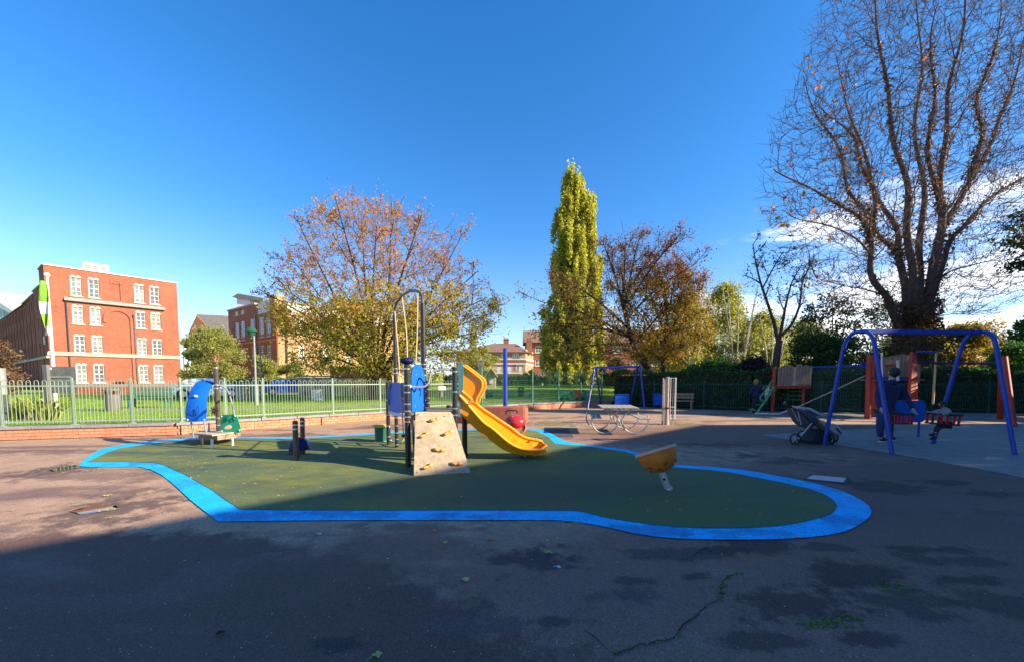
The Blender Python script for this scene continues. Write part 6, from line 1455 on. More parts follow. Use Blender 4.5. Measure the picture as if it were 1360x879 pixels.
# ---- red block and blue pole, red springer
wb = root_at('terracotta_block', (-.9, 13.6, 0), 'low rounded terracotta painted block behind the slide', 'block')
mb = MB(); f_ = [(-2.3, 13.75), (-1.0, 13.42), (0.0, 13.35), (.42, 13.40), (.56, 13.55), (.58, 13.9), (.3, 14.2), (-1.0, 14.2), (-2.3, 14.5)]
mb.extr([(x, y, 0) for x, y in f_], (0, 0, .575)); mb.build('block_body', M['terracotta'], wb, bevel=.03)
pp = root_at('blue_pole', (-.24, 14.8, 0), 'tall plain blue pole standing behind the terracotta block', 'pole'); X_ = P(671, 500, 14.8).x
mb = MB(); mb.tube([(X_, 14.8, 0), (X_, 14.8, P(671, 463.5, 14.8).z)], .085, 14); mb.build('shaft', M['pole_blue'], pp, smooth=True); mb = MB(); zt_ = P(671, 463.5, 14.8).z; mb.lathe([(.09, 0), (.09, .03), (.05, .05)], 14, (X_, 14.8, zt_)); mb.build('cap', M['pole_blue'], pp)
g = G(680, 573); rs_ = root_at('red_spring_rider', (g.x, g.y + .1, 0), 'shiny red round rider with black handlebar behind the end of the slide', 'spring rider'); Y = 11.2
c = P(684, 560.5, Y); mb = MB(); mb.ell(c, (.32, .28, .22), 20, 12); mb.build('rider_body', M['red_plastic'], rs_, smooth=True)
mb = MB(); mb.lathe([(.20, 0), (.17, .06), (.10, .02)], 16, c + Vector((.13, -.16, -.14)), Matrix.Rotation(R(60), 3, 'X')); mb.build('seat_opening', M['terracotta'], rs_)
mb = MB(); pts = [Vector((c.x + .09 * math.cos(t), Y + .09 * math.sin(t), z)) for t, z in [(k * .6, .02 + k * .0068) for k in range(42)]]; mb.tube(pts, .014, 6); mb.build('spring', M['black_paint'], rs_, smooth=True)
mb = MB(); mb.tube([c + Vector((-.12, -.05, .15)), P(680, 549, Y - .1)], .035, 8); mb.build('stem', M['steel'], rs_)
mb = MB(); mb.tube([P(672, 549.5, Y - .1), P(672, 546, Y - .1), P(675, 544.5, Y - .1), P(685, 544.5, Y - .1), P(687, 546, Y - .1), P(686.5, 549, Y - .1)], .02, 7); mb.build('handlebar', M['black_paint'], rs_, smooth=True)

# ---- picnic table
pt_ = root_at('picnic_table', (3.0, 11.2, 0), 'picnic table with slatted grey top, two benches and hooped steel tube legs', 'picnic table')
def slats(name, a, b, wdt, n, z, parent, m=M['table_top'], th=.03):
    a = Vector(a); b = Vector(b); d = (b - a).normalized(); s_ = Vector((d.y, -d.x, 0)); w1 = wdt / n
    for k in range(n):
        o_ = s_ * (w1 * (k + .5) - wdt / 2); mb = MB(); mb.bar(Vector((a.x, a.y, z)) + o_, Vector((b.x, b.y, z)) + o_, w1 * .86, th); mb.build(name, m, parent)
ax0 = P(824, 540, 10.6); ax1 = P(818, 538, 11.9)
slats('table_slat', (ax0.x, 10.55), (ax1.x - .05, 11.95), 1.0, 7, .745, pt_)
slats('bench_slat', (P(793, 553, 10.7).x - .02, 10.7), (P(790, 550, 12.0).x, 12.0), .30, 2, .46, pt_)
slats('bench_slat', (P(855, 553, 10.5).x + .02, 10.45), (P(845, 550, 11.7).x, 11.75), .30, 2, .46, pt_)
for (yy, ddx) in ((10.75, 0.0), (11.7, -.02)):
    xc = (824 - CX) / F * yy + ddx * yy
    for sgn in (-1, 1):
        cx_ = xc + sgn * .42; pts = []
        for k in range(22):
            t = R(-200 + 218 * k / 21) if sgn < 0 else R(20 - 218 * k / 21)
            pts.append(Vector((cx_ + .37 * math.cos(t), yy, .405 + .37 * math.sin(t))))
        end = pts[-1] if sgn < 0 else pts[-1]
        mb = MB(); mb.tube(pts + [Vector((xc + sgn * (-.02), yy, .55)), Vector((xc + sgn * .35, yy, .72))] if False else pts, .022, 8); mb.build('leg_hoop', M['steel'], pt_, smooth=True)
        mb = MB(); mb.tube(bez([Vector((xc + sgn * .36, yy, .73)), Vector((xc + sgn * .16, yy, .58)), Vector((xc + sgn * .03, yy, .40)), Vector((xc - sgn * .02, yy, .25))], 4), .02, 8); mb.build('strut', M['steel'], pt_, smooth=True)
    mb = MB(); mb.bar((xc - .45, yy, .715), (xc + .45, yy, .715), .04, .025); mb.build('cross_bar', M['black_paint'], pt_)

# ---- trunk in its guard
g = G(884, 563.5); tg = root_at('guarded_sapling', (g.x, g.y, 0), 'pale sapling trunk inside a tall tree guard of stakes at the edge of the sunlight', 'sapling'); x, y = g.x, g.y
Z = lambda py: P(884, py, y).z
mb = MB(); tk = [Vector((x + .02 + random.uniform(-.012, .012), y, z)) for z in np.linspace(0, Z(500), 9)]; mb.tube(tk, [.10, .075, .08, .07, .075, .068, .07, .065, .06], 12); mb.build('trunk', M['bark_stake'], tg, smooth=True)
for dx, dy in ((-.10, -.06), (-.07, .12), (.22, -.02), (.16, .2)):
    mb = MB(); mb.tube([(x + dx, y + dy, 0), (x + dx, y + dy, Z(501 + random.random() * 3))], .022 if dx < .2 else .018, 8); mb.build('stake', M['timber_pale'], tg, smooth=True)
mb = MB()
for px_ in (.12, .27, .30): mb.tube([(x + px_, y - .05, Z(556)), (x + px_, y - .05, Z(501))], .011, 6)
for zz_ in (Z(555), Z(540), Z(502)): mb.tube([(x + .10, y - .05, zz_), (x + .31, y - .05, zz_), (x + .31, y + .2, zz_)], .011, 6)
mb.build('guard_frame', M['off_white'], tg)
mb = MB(); mb.lathe([(.11, -.02), (.11, .02)], 12, (x + .02, y, Z(541))); mb.build('tie', M['black_cloth'], tg)

# ---- swings
def swing(name, label, feet, apL, apR, beam_t, r, m, group='blue A-frame swings'):
    root = root_at(name, ((apL.x + apR.x) / 2, (apL.y + apR.y) / 2, 0), label, 'swing', group)
    mb = MB(); mb.bar(apL, apR, beam_t * .8, beam_t); mb.build('top_beam', m, root, bevel=.012)
    for (ap_, fs) in ((apL, feet[:2]), (apR, feet[2:])):
        for f in fs:
            f = Vector(f); d = Vector((f.x - ap_.x, f.y - ap_.y, 0)); dn = d.normalized(); s_ = ap_ - Vector((0, 0, .0))
            pts = bez([s_ + dn * .0, s_ + dn * .12 + Vector((0, 0, -.015)), s_ + dn * .24 + Vector((0, 0, -.14)), s_ + dn * .30 + Vector((0, 0, -.34))], 5) + [f]
            mb = MB(); mb.tube(pts, r, 12); mb.build('leg', m, root, smooth=True)
    return root
AL = P(1143, 440.5, 8.5); AR = P(1303, 441.5, 8.5)
s1 = swing('swing_frame', 'big near blue swing frame with two cradle seats at the right', [G(1185, 603.5), G(1094.5, 590), G(1348, 604), G(1239, 589)], AL, AR, .10, .040, M['swing_blue'])
# far swing behind the picnic table
AL2 = P(790, 488, 21.6); AR2 = P(849, 486.5, 21.6)
s2 = swing('swing_frame', 'small far blue swing frame behind the picnic table', [G(780, 543.5), P(799, 541, 22.7) * 1, G(856, 542.5), P(836, 540.5, 22.6)], AL2, AR2, .12, .05, M['pole_blue'])
def cradle(root, c, w, d, h, tilt=0):
    # c: centre of the seat top ring
    Mt = Matrix.Rotation(tilt, 3, 'Y'); q = lambda x, y, z: Vector(c) + Mt @ Vector((x, y, z))
    st = root_at('cradle_seat', tuple(c), 'x', 'swing seat')
    mb = MB(); ring = [q(w / 2 * a, d / 2 * b, 0) for a, b in ((-1, -1), (1, -1), (1, 1), (-1, 1))]; mb.tube(ring, .022, 8, closed=True); mb.build('top_frame', M['rubber'], st, smooth=True)
    mb = MB(); mb.extr([q(-w * .5, -d * .5, -h), q(w * .5, -d * .5, -h), q(w * .5, d * .5, -h), q(-w * .5, d * .5, -h)], (0, 0, .03)); mb.build('seat_base', M['rubber'], st)
    for a in (-.42, -.14, .2, .44):
        for b in (-1, 1): mb = MB(); mb.bar(q(w * a, b * d / 2, 0), q(w * (a * .9), b * d / 2, -h + .02), .05, .012, up=(0, 1, 0)); mb.build('strap', M['red_plastic'], st)
    return st
seats = []
for (px_, py_, Y, w, lab) in ((1194, 549, 8.6, .36, 'empty black and red cradle swing seat beside the man'), (1253, 549.5, 8.2, .46, 'black and red cradle swing seat holding the child')):
    c = P(px_, py_, Y); st = cradle(s1, c, w, .28, .22, R(4 if px_ > 1200 else 0)); st['label'] = lab; st['group'] = 'cradle swing seats'; st['category'] = 'swing seat'
    bx = c.x; zt_ = AL.z - .06
    for sx in (-1, 1):
        for sy in (-1, 1): mb = MB(); mb.tube([c + Vector((sx * w / 2, sy * .15, 0)), Vector((c.x + sx * .22, 8.5, zt_))], .0026, 4); mb.build('chain', M['rubber'], st)
    seats.append(c)
# blue barrier panels
def barrier(px0, px1, py0, py1, Y, lab):
    a = P(px0, py1, Y); b = P(px1, py0, Y + .1); t = root_at('barrier_panel', ((a.x + b.x) / 2, Y, 0), lab, 'barrier', 'blue swing barrier panels'); r = (b.x - a.x) * .12; mb = MB(); poly = []
    for cx_, cz, s0 in ((b.x - r, b.z - r, 0), (a.x + r, b.z - r, 90), (a.x + r, a.z + r, 180), (b.x - r, a.z + r, 270)):
        for k in range(5): th = R(s0 + 22.5 * k); poly.append(Vector((cx_ + r * math.cos(th), Y, cz + r * math.sin(th))))
    mb.extr(poly, (0, .02, 0)); mb.build('panel', M['blue_panel'], t)
    mb = MB(); mb.tube([p + Vector((0, .01, 0)) for p in poly], .02 if Y < 15 else .035, 7, closed=True); mb.build('edge_tube', M['swing_blue'], t, smooth=True)
    for x in (a.x + r * .8, b.x - r * .8): mb = MB(); mb.tube([(x, Y + .05, 0), (x, Y + .05, a.z + .3)], .028, 8); mb.build('leg', M['swing_blue'], t, smooth=True)
barrier(1178, 1224.5, 532, 559.5, 10.2, 'blue rounded barrier panel behind the man at the near swing')
barrier(817, 834.5, 523.5, 537.5, 20.6, 'small blue barrier panel at the far swing, left of two')
barrier(868, 879, 522.5, 537.5, 20.9, 'small blue barrier panel partly hidden by the guarded sapling')

# ---- wooden climbing frame (left tower) with balance beam, ladder
def X(px, Y): return P(px, 505, Y).x
tw2 = root_at('timber_play_tower', (13.2, 18.4, 0), 'play tower with red posts and grey timber plank walls beside the woman in navy', 'play tower', 'timber play towers')
Y = 18.2; zb = lambda py, Y=18.2: P(1040, py, Y).z
for (px_, Yp, top_, m) in ((1027.5, 18.1, 487, 'red_wood'), (1067.5, 18.3, 485, 'red_wood'), (1036, 19.6, 487, 'red_wood'), (1075, 19.7, 487, 'red_wood')):
    xx_ = X(px_, Yp); mb = MB(); mb.tube([(xx_, Yp, 0), (xx_ + .02, Yp, P(px_, top_, Yp).z)], .075, 10); mb.build('post', M[m], tw2, smooth=True)
xa, xb = X(1029, Y), X(1073, Y); n = 11
for k in range(n):
    x = xa + (xb - xa) * (k + .5) / n; zt_ = zb(484.5) + random.uniform(-.12, .05); mb = MB(); mb.box((x, 18.02, (zt_ + zb(511.5)) / 2), ((xb - xa) / n * .88, .035, zt_ - zb(511.5))); mb.build('plank', M['timber_pale'] if k in (5,) else M['timber'], tw2)
for k in range(6):
    x = X(1076, 18.3) + .02; yy = 18.35 + k * .2; mb = MB(); mb.box((x, yy, (zb(486) + zb(511)) / 2), (.035, .17, zb(486) - zb(511))); mb.build('plank', M['timber'], tw2)
mb = MB(); mb.bar((xa - .05, 18.08, zb(513.5)), (xb, 18.08, zb(513.5)), .09, .12); mb.bar((xa, 19.6, zb(514)), (xb, 19.6, zb(514)), .09, .12); mb.build('platform_beam', M['red_wood'], tw2)
mb = MB(); mb.box(((xa + xb) / 2, 18.85, zb(512.5)), (xb - xa, 1.5, .05)); mb.build('deck', M['timber'], tw2)
for dx in (0, .45):                                         # green ladder steps
    mb = MB(); mb.tube([(X(1005, 17.6) + 0, 17.5 + dx, .05), (X(1026.5, 17.9), 17.8 + dx, zb(514))], .045, 8); mb.build('ladder_stringer', M['lime_green'], tw2, smooth=True)
for k in range(5):
    u = (k + .5) / 5; mb = MB(); x = X(1005, 17.6) * (1 - u) + X(1026.5, 17.9) * u; z = .05 + (zb(514) - .05) * u; mb.box((x, 17.9, z), (.2, .5, .03)); mb.build('ladder_step', M['lime_green'], tw2)
mb = MB(); mb.tube(bez([P(1009, 527, 17.6), P(1013, 533, 17.6), P(1020, 527, 17.6), P(1027, 512, 17.7)], 5), .025, 7); mb.tube(bez([P(1009, 527, 17.6), P(1017, 517, 17.6), P(1025, 505, 17.7)], 5), .025, 7); mb.build('ladder_rail', M['lime_green'], tw2, smooth=True)
for k in range(3):
    z = zb(519 + 5.5 * k, 19); mb = MB(); pts = [(X(1055, 19) + .42 * math.cos(t), 19 + .42 * math.sin(t), z) for t in [2 * math.pi * i / 16 for i in range(16)]]; mb.tube(pts, .025, 6, closed=True); mb.build('climbing_hoop', M['lime_green'], tw2, smooth=True)
for px_ in (1047, 1054, 1062): mb = MB(); mb.tube([(X(px_, 18.9), 18.9, 0), (X(px_, 18.9), 18.9, zb(514))], .025, 6); mb.build('climbing_pole', M['lime_green'], tw2, smooth=True)
bb_ = root_at('balance_beam', (12, 17.4, 0), 'low pale balance beam at the foot of the green ladder', 'beam')
mb = MB(); mb.bar(P(1003, 548.3, 17.4), P(1036, 549, 17.2), .14, .06); mb.bar(P(1036, 549, 17.2), P(1050, 543.5, 16.8), .14, .06); mb.build('beam', M['off_white'], bb_)
mb = MB()
for q in (P(1004, 549, 17.4), P(1034, 549.6, 17.2)): mb.box((q.x, q.y, q.z / 2), (.08, .08, abs(q.z)))
mb.build('beam_foot', M['galv'], bb_)
rp_ = root_at('rope_line', (13, 16, 0), 'pale inclined rope rising from behind the stroller to the right play tower', 'rope')
mb = MB(); mb.tube([P(1048, 545, 16.8), P(1100, 521.5, 16.2), P(1150, 498, 15.6)], .022, 8); mb.build('line', M['timber_pale'], rp_, smooth=True)
# right tower
tw3 = root_at('timber_play_tower', (15, 15.8, 0), 'play tower with leaning red posts, timber planks and a blue top behind the man', 'play tower', 'timber play towers')
def rbar(pts, r, m, nm='post', n=10): mb = MB(); mb.tube(pts, r, n); return mb.build(nm, M[m], tw3, smooth=True)
def Bar(a, b, w_, h_, m, nm): mb = MB(); mb.bar(a, b, w_, h_); return mb.build(nm, M[m], tw3)
rbar([P(1152, 556, 15.3), P(1155, 471, 15.5)], .10, 'red_wood'); rbar([P(1161, 553, 16.0), P(1161, 478, 16.1)], .09, 'red_wood')
mb = MB(); mb.extr([P(1209, 532, 14.6), P(1219.5, 532, 14.6), P(1217, 470, 14.9), P(1212.5, 467, 14.9)], (0, .12, 0)); mb.build('post', M['red_wood'], tw3)
for px_, t_ in ((1157, 473), (1170, 478), (1176, 474), (1182, 473), (1188, 472), (1194, 471), (1200, 470), (1206, 471), (1220, 480)):
    a = P(px_, t_, 15.5); b = P(px_, 500 if px_ < 1215 else 508, 15.5); mb = MB(); mb.box((a.x, 15.5, (a.z + b.z) / 2), (.155, .04, a.z - b.z)); mb.build('plank', M['timber'], tw3)
Bar(P(1160, 502, 15.3), P(1212, 502.5, 15.3), .08, .12, 'swing_blue', 'platform_beam'); Bar(P(1172, 485, 15.2), P(1194, 485, 15.2), .05, .07, 'red_wood', 'cross_rail')
mb = MB(); mb.box(((X(1160, 15.9) + X(1212, 15.9)) / 2, 15.95, P(1180, 504, 15.9).z), (1.7, 1.0, .05)); mb.build('deck', M['timber'], tw3)
rbar([P(1171, 468, 15.1), P(1171.5, 500, 15.1)], .03, 'off_white', 'white_pole'); rbar([P(1192.5, 478, 15.1), P(1192.5, 505, 15.1)], .045, 'off_white', 'white_pole')
rbar([P(1218, 467, 14.8), P(1243, 467.5, 15)], .035, 'swing_blue', 'overhead_bar'); rbar([P(1243.5, 466.5, 15), P(1239, 536, 15)], .035, 'rope', 'yellow_pole')
mb = MB(); c = P(1146.5, 484.5, 15.4); mb.tube([c + Vector((.11 * math.cos(t), 0, .09 * math.sin(t))) for t in [2 * math.pi * k / 14 for k in range(14)]], .03, 7, closed=True); mb.build('steering_hoop', M['swing_blue'], tw3, smooth=True)
# monkey bars beyond, to the leaning red post
mk = root_at('monkey_bars', (17, 15, 0), 'long dark blue overhead ladder ending at the leaning red post', 'monkey bars')
for dY in (0, .5):
    mb = MB(); mb.tube([P(1219, 481.5, 15.4 + dY), P(1334, 482.5, 13.4 + dY)], .04, 8); mb.build('side_bar', M['blue_dark'], mk, smooth=True)
for k in range(9):
    u = (k + .5) / 9; a = P(1219, 481.5, 15.4).lerp(P(1334, 482.5, 13.4), u); b = P(1219, 481.5, 15.9).lerp(P(1334, 482.5, 13.9), u); mb = MB(); mb.tube([a, b], .02, 6); mb.build('rung', M['blue_dark'], mk)
for (a, b) in (((1333.5, 474, 13.4), (1346.5, 560, 12.6)), ((1330, 476, 13.9), (1329, 546, 15.2))):
    pa_ = P(*a); pb_ = P(*b); pb_.z = 0; mb = MB(); mb.tube([pb_, pa_], .085, 10); mb.build('post', M['red_wood'], mk, smooth=True)
# blue ball-court net behind left tower
nt_ = root_at('net_frame', (16, 17.6, 0), 'low blue rail with dark netting between the two timber towers', 'net')
mb = MB(); mb.tube([P(1079, 487.5, 17.6), P(1146, 485, 16.6)], .04, 8); mb.build('top_rail', M['swing_blue'], nt_, smooth=True)
mb = MB()
for k in range(26): u = k / 25; a = P(1079, 488.5, 17.6).lerp(P(1146, 486, 16.6), u); mb.tube([a, (a.x, a.y, .05)], .006, 4, cap=False)
for k in range(14): z = .08 + k * .155; a = P(1079, 500, 17.6); b = P(1146, 500, 16.6); mb.tube([(a.x, a.y, z), (b.x, b.y, z)], .006, 4, cap=False)
o = mb.build('netting', M['rail_dark'], nt_); o['kind'] = 'stuff'
# bench by the hedge
bn = root_at('park_bench', (8.6, 20.0, 0), 'plain timber bench in front of the hedge right of the guarded sapling', 'bench')
def bench(root, x, y, w_, rz, m, back=True):
    c_, s__ = math.cos(rz), math.sin(rz); tr = lambda a, b, z: Vector((x + a * c_ - b * s__, y + a * s__ + b * c_, z))
    for k in range(3): mb = MB(); mb.bar(tr(-w_ / 2, -.18 + k * .14, .45 + root.location.z), tr(w_ / 2, -.18 + k * .14, .45 + root.location.z), .12, .04); mb.build('seat_slat', m, root)
    for k in range(2): mb = MB(); mb.bar(tr(-w_ / 2, .22 + k * .03, .62 + k * .16 + root.location.z), tr(w_ / 2, .22 + k * .03, .62 + k * .16 + root.location.z), .035, .12); mb.build('backrest_slat', m, root)
    for a in (-.42, .42):
        for b in (-.16, .2): mb = MB(); mb.bar(tr(a * w_, b, root.location.z), tr(a * w_, b + (.04 if b > 0 else 0), (.85 if b > 0 else .43) + root.location.z), .06, .06); mb.build('leg', m, root)
bench(bn, P(904, 500, 20.3).x, 20.3, 1.3, -.5, M['timber'])
M['bench_green'] = mat('bench_green', (0.05, 0.16, 0.11), .7)
b2 = root_at('park_bench', (P(197, 500, 16.5).x, 16.5, .33), 'teal green bench on the lawn in front of the red brick block', 'bench')
bench(b2, P(197, 500, 16.5).x, 16.5, 1.5, .3, M['bench_green'])

# ================================================================ THINGS IN THE PARK
def onpark(px, Y, z=.33): return Vector((P(px, 505, Y).x, Y, z))
# notice board, flag pole, bins, posts
p = onpark(80, 11.9); nb = empty('notice_board', p, 'dark notice board on grey posts behind the railing at left', 'notice board')
mb = MB(); mb.extr([P(61.5, 486, 11.6), P(97.5, 486.5, 12.2), P(97.5, 521.5, 12.2), P(63, 521.5, 11.6)], (.02, .05, 0)); mb.build('board', M['notice'], nb)
for a, Yp in ((63.5, 11.55), (96, 12.25)):
    if a > 90: continue
    x_ = P(a, 500, Yp).x; mb = MB(); mb.box((x_, Yp - .03, 1.13), (.13, .09, 1.68)); mb.build('post', M['slate'], nb)
mb = MB(); mb.box(P(66, 489, 11.55), (.09, .01, .07)); mb.build('label_plate', M['white_paint'], nb)
mb = MB(); mb.bar(P(66, 500, 11.6), P(95, 500, 12.1), .012, .012); mb.build('scratch_line', M['coping'], nb)
p = onpark(72, 13.0); fp = empty('flag_pole', p, 'white flagpole with a green and white banner before the brick block', 'flagpole')
x_ = p.x; zt_ = P(62, 368, 13).z; mb = MB(); mb.tube([(x_, 13, .33), (x_, 13, zt_)], [.055, .032], 10); mb.build('pole', M['white_paint'], fp, smooth=True)
mb = MB(); mb.ell((x_, 13, zt_ + .06), (.08, .08, .08), 10, 6); mb.build('finial', M['off_white'], fp, smooth=True)
fv = []; nr_, nc_ = 14, 6
for i in range(nr_):
    u = i / (nr_ - 1); z = zt_ - .15 - 1.75 * u; w_ = (.10 + .22 * math.sin(math.pi * min(1, u * 1.15) ** .8)) if u < .97 else .2
    for j in range(nc_): t_ = j / (nc_ - 1); fv.append(Vector((x_ - .17 * (1 - u) * .3 + (t_ - .55) * w_ * .85, 12.92 - .05 * math.sin(5 * t_ + 3 * u), z)))
mb = MB(); fs = []; fw = []
mbg = MB(); shell(mbg, fv[:nc_ * 6], 6, nc_, (0, .006, 0)); fb = mbg.build('flag', M['flag_green'], fp, smooth=True)
mbg = MB(); shell(mbg, fv[nc_ * 5:nc_ * 9], 4, nc_, (0, .006, 0)); mbg.build('flag_emblem', M['flag_white'], fb, smooth=True)
mbg = MB(); shell(mbg, fv[nc_ * 8:nc_ * 12], 4, nc_, (0, .006, 0)); mbg.build('flag_lower', M['flag_green'], fb, smooth=True)
mbg = MB(); shell(mbg, fv[nc_ * 11:], 3, nc_, (0, .006, 0)); mbg.build('flag_hem', M['flag_white'], fb, smooth=True)
def litter_bin(px, Y, h, r, m, lab, z=.33):
    p = onpark(px, Y, z); t = empty('litter_bin', p, lab, 'bin'); mb = MB(); mb.lathe([(r * .9, 0), (r, .05), (r, h * .7)], 14, p); mb.build('bin_body', m, t, smooth=True)
    for k in range(4): a = math.pi / 2 * k + .5; mb = MB(); mb.box((p.x + r * .88 * math.cos(a), p.y + r * .88 * math.sin(a), z + h * .78), (.06, .06, h * .2)); mb.build('lid_post', m, t)
    mb = MB(); mb.lathe([(r * 1.06, 0), (r * 1.06, .05), (r * .5, .12)], 14, (p.x, p.y, z + h * .86)); mb.build('lid', m, t, smooth=True)
litter_bin(148, 15.0, .92, .24, M['slate'], 'dark round litter bin on the lawn behind the railing')
litter_bin(692, 26, .55, .20, M['crack'], 'small black bin on the path beyond the mesh fence', .5)
def lamp(px, Y, top, lab, head=True, r=.05):
    p = onpark(px, Y); t = empty('street_lamp', p, lab, 'lamp post', 'lamp posts in the park'); zt_ = P(px, top, Y).z
    mb = MB(); mb.tube([p, p + Vector((0, 0, 1.0)), p + Vector((0, 0, 1.02)), (p.x, Y, zt_)], [r * 1.7, r * 1.7, r, r * .8], 10); mb.build('column', M['paintgrey'], t, smooth=True)
    if head:
        mb = MB(); mb.lathe([(.06, -.3), (.20, -.02), (.27, .0), (.17, .14), (.04, .22)], 12, (p.x - .12, Y, zt_ + .2)); mb.build('lantern', M['rail_dark'], t, smooth=True)
        mb = MB(); mb.lathe([(.05, -.32), (.17, -.03)], 12, (p.x - .12, Y, zt_ + .2)); mb.build('lens', M['glass_pale'], t, smooth=True)
        mb = MB(); mb.tube([(p.x, Y, zt_ - .05), (p.x - .12, Y, zt_ - .1)], .03, 6); mb.build('bracket', M['rail_dark'], t)
lamp(339.5, 18.5, 446, 'grey lamp post with green lantern in front of the tall school')
lamp(347, 25, 455, 'slimmer pole just right of the green lantern lamp post', False, .05)
lamp(633, 27, 474, 'thin grey pole beside the wooden birdhouse box behind the slide', False, .06)
lamp(720, 50, 478, 'thin distant pole left of the poplar trunk', False, .08)
p = onpark(1, 10.4); t = empty('round_post', p, 'blue grey round post cut by the left edge of the picture', 'post'); mb = MB(); mb.tube([p, p + Vector((0, 0, 1.5))], .10, 12); mb.build('column', M['paintgrey'], t, smooth=True); mb = MB(); mb.lathe([(.105, 0), (.105, .7)], 12, p + Vector((0, 0, .1))); mb.build('band', M['notice'], t)
# birdhouse-like box on pole, play house, panel
p = onpark(639, 24); t = empty('box_on_post', p, 'square wooden box on a pale post behind the slide hood', 'box on post'); mb = MB(); mb.tube([p, p + Vector((0, 0, P(639, 480, 24).z - .33))], .05, 8); mb.build('post', M['off_white'], t); mb = MB(); mb.box((p.x, 24, P(639, 485, 24).z), (.36, .3, .55)); mb.build('box', M['timber_pale'], t); mb = MB(); mb.box((p.x, 24, P(639, 478, 24).z), (.5, .42, .05)); mb.build('lid', M['off_white'], t)
p = onpark(640, 22); t = empty('yellow_play_panel', p, 'pale yellow upright play panel right of the slide hood', 'panel'); mb = MB(); mb.extr([P(636, 529, 22), P(644, 529, 22), P(644, 500, 22), P(634, 500, 22), P(634, 505, 22), P(636, 506, 22)], (0, .12, 0)); mb.build('board', M['yellow_wall'], t); mb = MB(); mb.box(P(640, 515, 21.98), (.1, .02, 1.0)); mb.build('groove', M['timber'], t)
p = onpark(652, 34, .6); t = empty('play_house', p, 'little wooden play house with steep gable behind the lawn', 'play house'); a = [P(646, 516, 34), P(658, 516, 34), P(658, 499, 34), P(652.5, 489.5, 34), P(646.5, 499, 34)]
mb = MB(); mb.extr(a, (0, 1.2, 0)); mb.build('wall', M['timber_pale'], t); mb = MB(); mb.bar(a[3] + Vector((0, .5, .05)), a[2] + Vector((.15, .5, -.05)), 1.6, .06); mb.bar(a[3] + Vector((0, .5, .05)), a[4] + Vector((-.15, .5, -.05)), 1.6, .06); mb.build('roof', M['timber'], t)
mb = MB(); mb.box(P(652, 505, 33.95), (.28, .06, .5)); mb.build('window', M['white_paint'], t)
p = onpark(748, 23.3); t = empty('train_springer', p, 'green and red toddler play train beyond the mesh fence', 'play train', None)
for (x0, x1, y0, y1, m) in ((741, 759, 519, 523, 'green_panel'), (741, 744, 517, 532, 'green_panel'), (757, 760, 517, 532, 'green_panel'), (744, 757, 525, 530, 'green_panel'), (761, 776, 517, 519.5, 'red_plastic'), (764, 771, 520, 528, 'red_plastic'), (775, 779, 518, 531, 'green_panel')):
    mb = MB(); a_ = P(x0, y1, 23.3); b_ = P(x1, y0, 23.3); mb.box(((a_.x + b_.x) / 2, 23.3, (a_.z + b_.z) / 2), (b_.x - a_.x, .25, b_.z - a_.z)); mb.build('panel', M[m], t)
mb = MB()
for a in (746, 754, 766, 774): mb.lathe([(.10, -.05), (.10, .05)], 12, P(a, 529, 23.2), Matrix.Rotation(R(90), 3, 'X'))
mb.build('play_wheel', M['black_paint'], t)
for k, (a, b) in enumerate(((700, 527), (706, 528), (641, 528.5), (650, 528))):
    c = P(a, b, 25.5); t = empty('boulder', (c.x, c.y, .5), ['pale boulder right of the small black bin', 'second boulder right of the small black bin', 'dark log seat behind the slide, left of two', 'dark log seat behind the slide, right of two'][k], 'boulder' if k < 2 else 'log seat')
    mb = MB(); mb.ell((c.x, c.y, .52), (.18 if k < 2 else .22, .2, .2), 8, 5); o = mb.build('stone' if k < 2 else 'log', M['coping'] if k < 2 else M['crack'], t)
c = P(667.5, 505, 30); t = empty('round_sign', (c.x, 30, .5), 'white round sign disc on a thin pole left of the blue pole', 'sign'); mb = MB(); mb.lathe([(.13, -.01), (.13, .01)], 16, c, Matrix.Rotation(R(90), 3, 'X')); mb.build('disc', M['white_paint'], t); mb = MB(); mb.tube([(c.x, 30.02, .5), (c.x, 30.02, c.z)], .02, 6); mb.build('pole', M['galv'], t)
c = P(587, 515, 17.3); t = empty('gate_sign', (c.x, 17.3, .4), 'white rectangular sign fixed to the railing seen through the tower', 'sign'); mb = MB(); mb.box(c, (.36, .01, .17), .6); mb.build('board', M['white_paint'], t)
mb = MB(); mb.box(c + Vector((0, .02, -.14)), (.05, .02, .5), .6); mb.build('bracket', M['galv'], t)
# yellow and grey mural wall, sheds and cabinet at the street edge
mw = empty('mural_wall', onpark(468, 29), 'wall with pale yellow mural panels under the autumn cherry tree', 'wall')
mb = MB(); mb.bar((P(440, 505, 30.6).x, 30.6, 1.45), (P(520, 505, 29.6).x, 29.6, 1.45), .25, 2.3); mb.build('back_wall', M['brick_dark'], mw)
for (x0, x1, m) in ((448, 470.5, 'yellow_wall'), (471.5, 487, 'yellow_wall'), (503, 512, 'yellow_wall')):
    a = P(x0, 502, 29.3); b = P(x1, 532, 29.3); mb = MB(); mb.box(((a.x + b.x) / 2, 29.3, (a.z + .33) / 2), (b.x - a.x, .06, a.z - .33)); mb.build('panel', M[m], mw)
for a in (459, 469.5, 482.5): q = P(a, 515, 29.2); mb = MB(); mb.box((q.x, 29.22, (q.z + .4) / 2), (.09, .05, q.z - .3)); mb.build('batten', M['timber'], mw)
gs = empty('grey_shed', onpark(420, 30), 'grey boarded shed left of the yellow mural wall', 'shed')
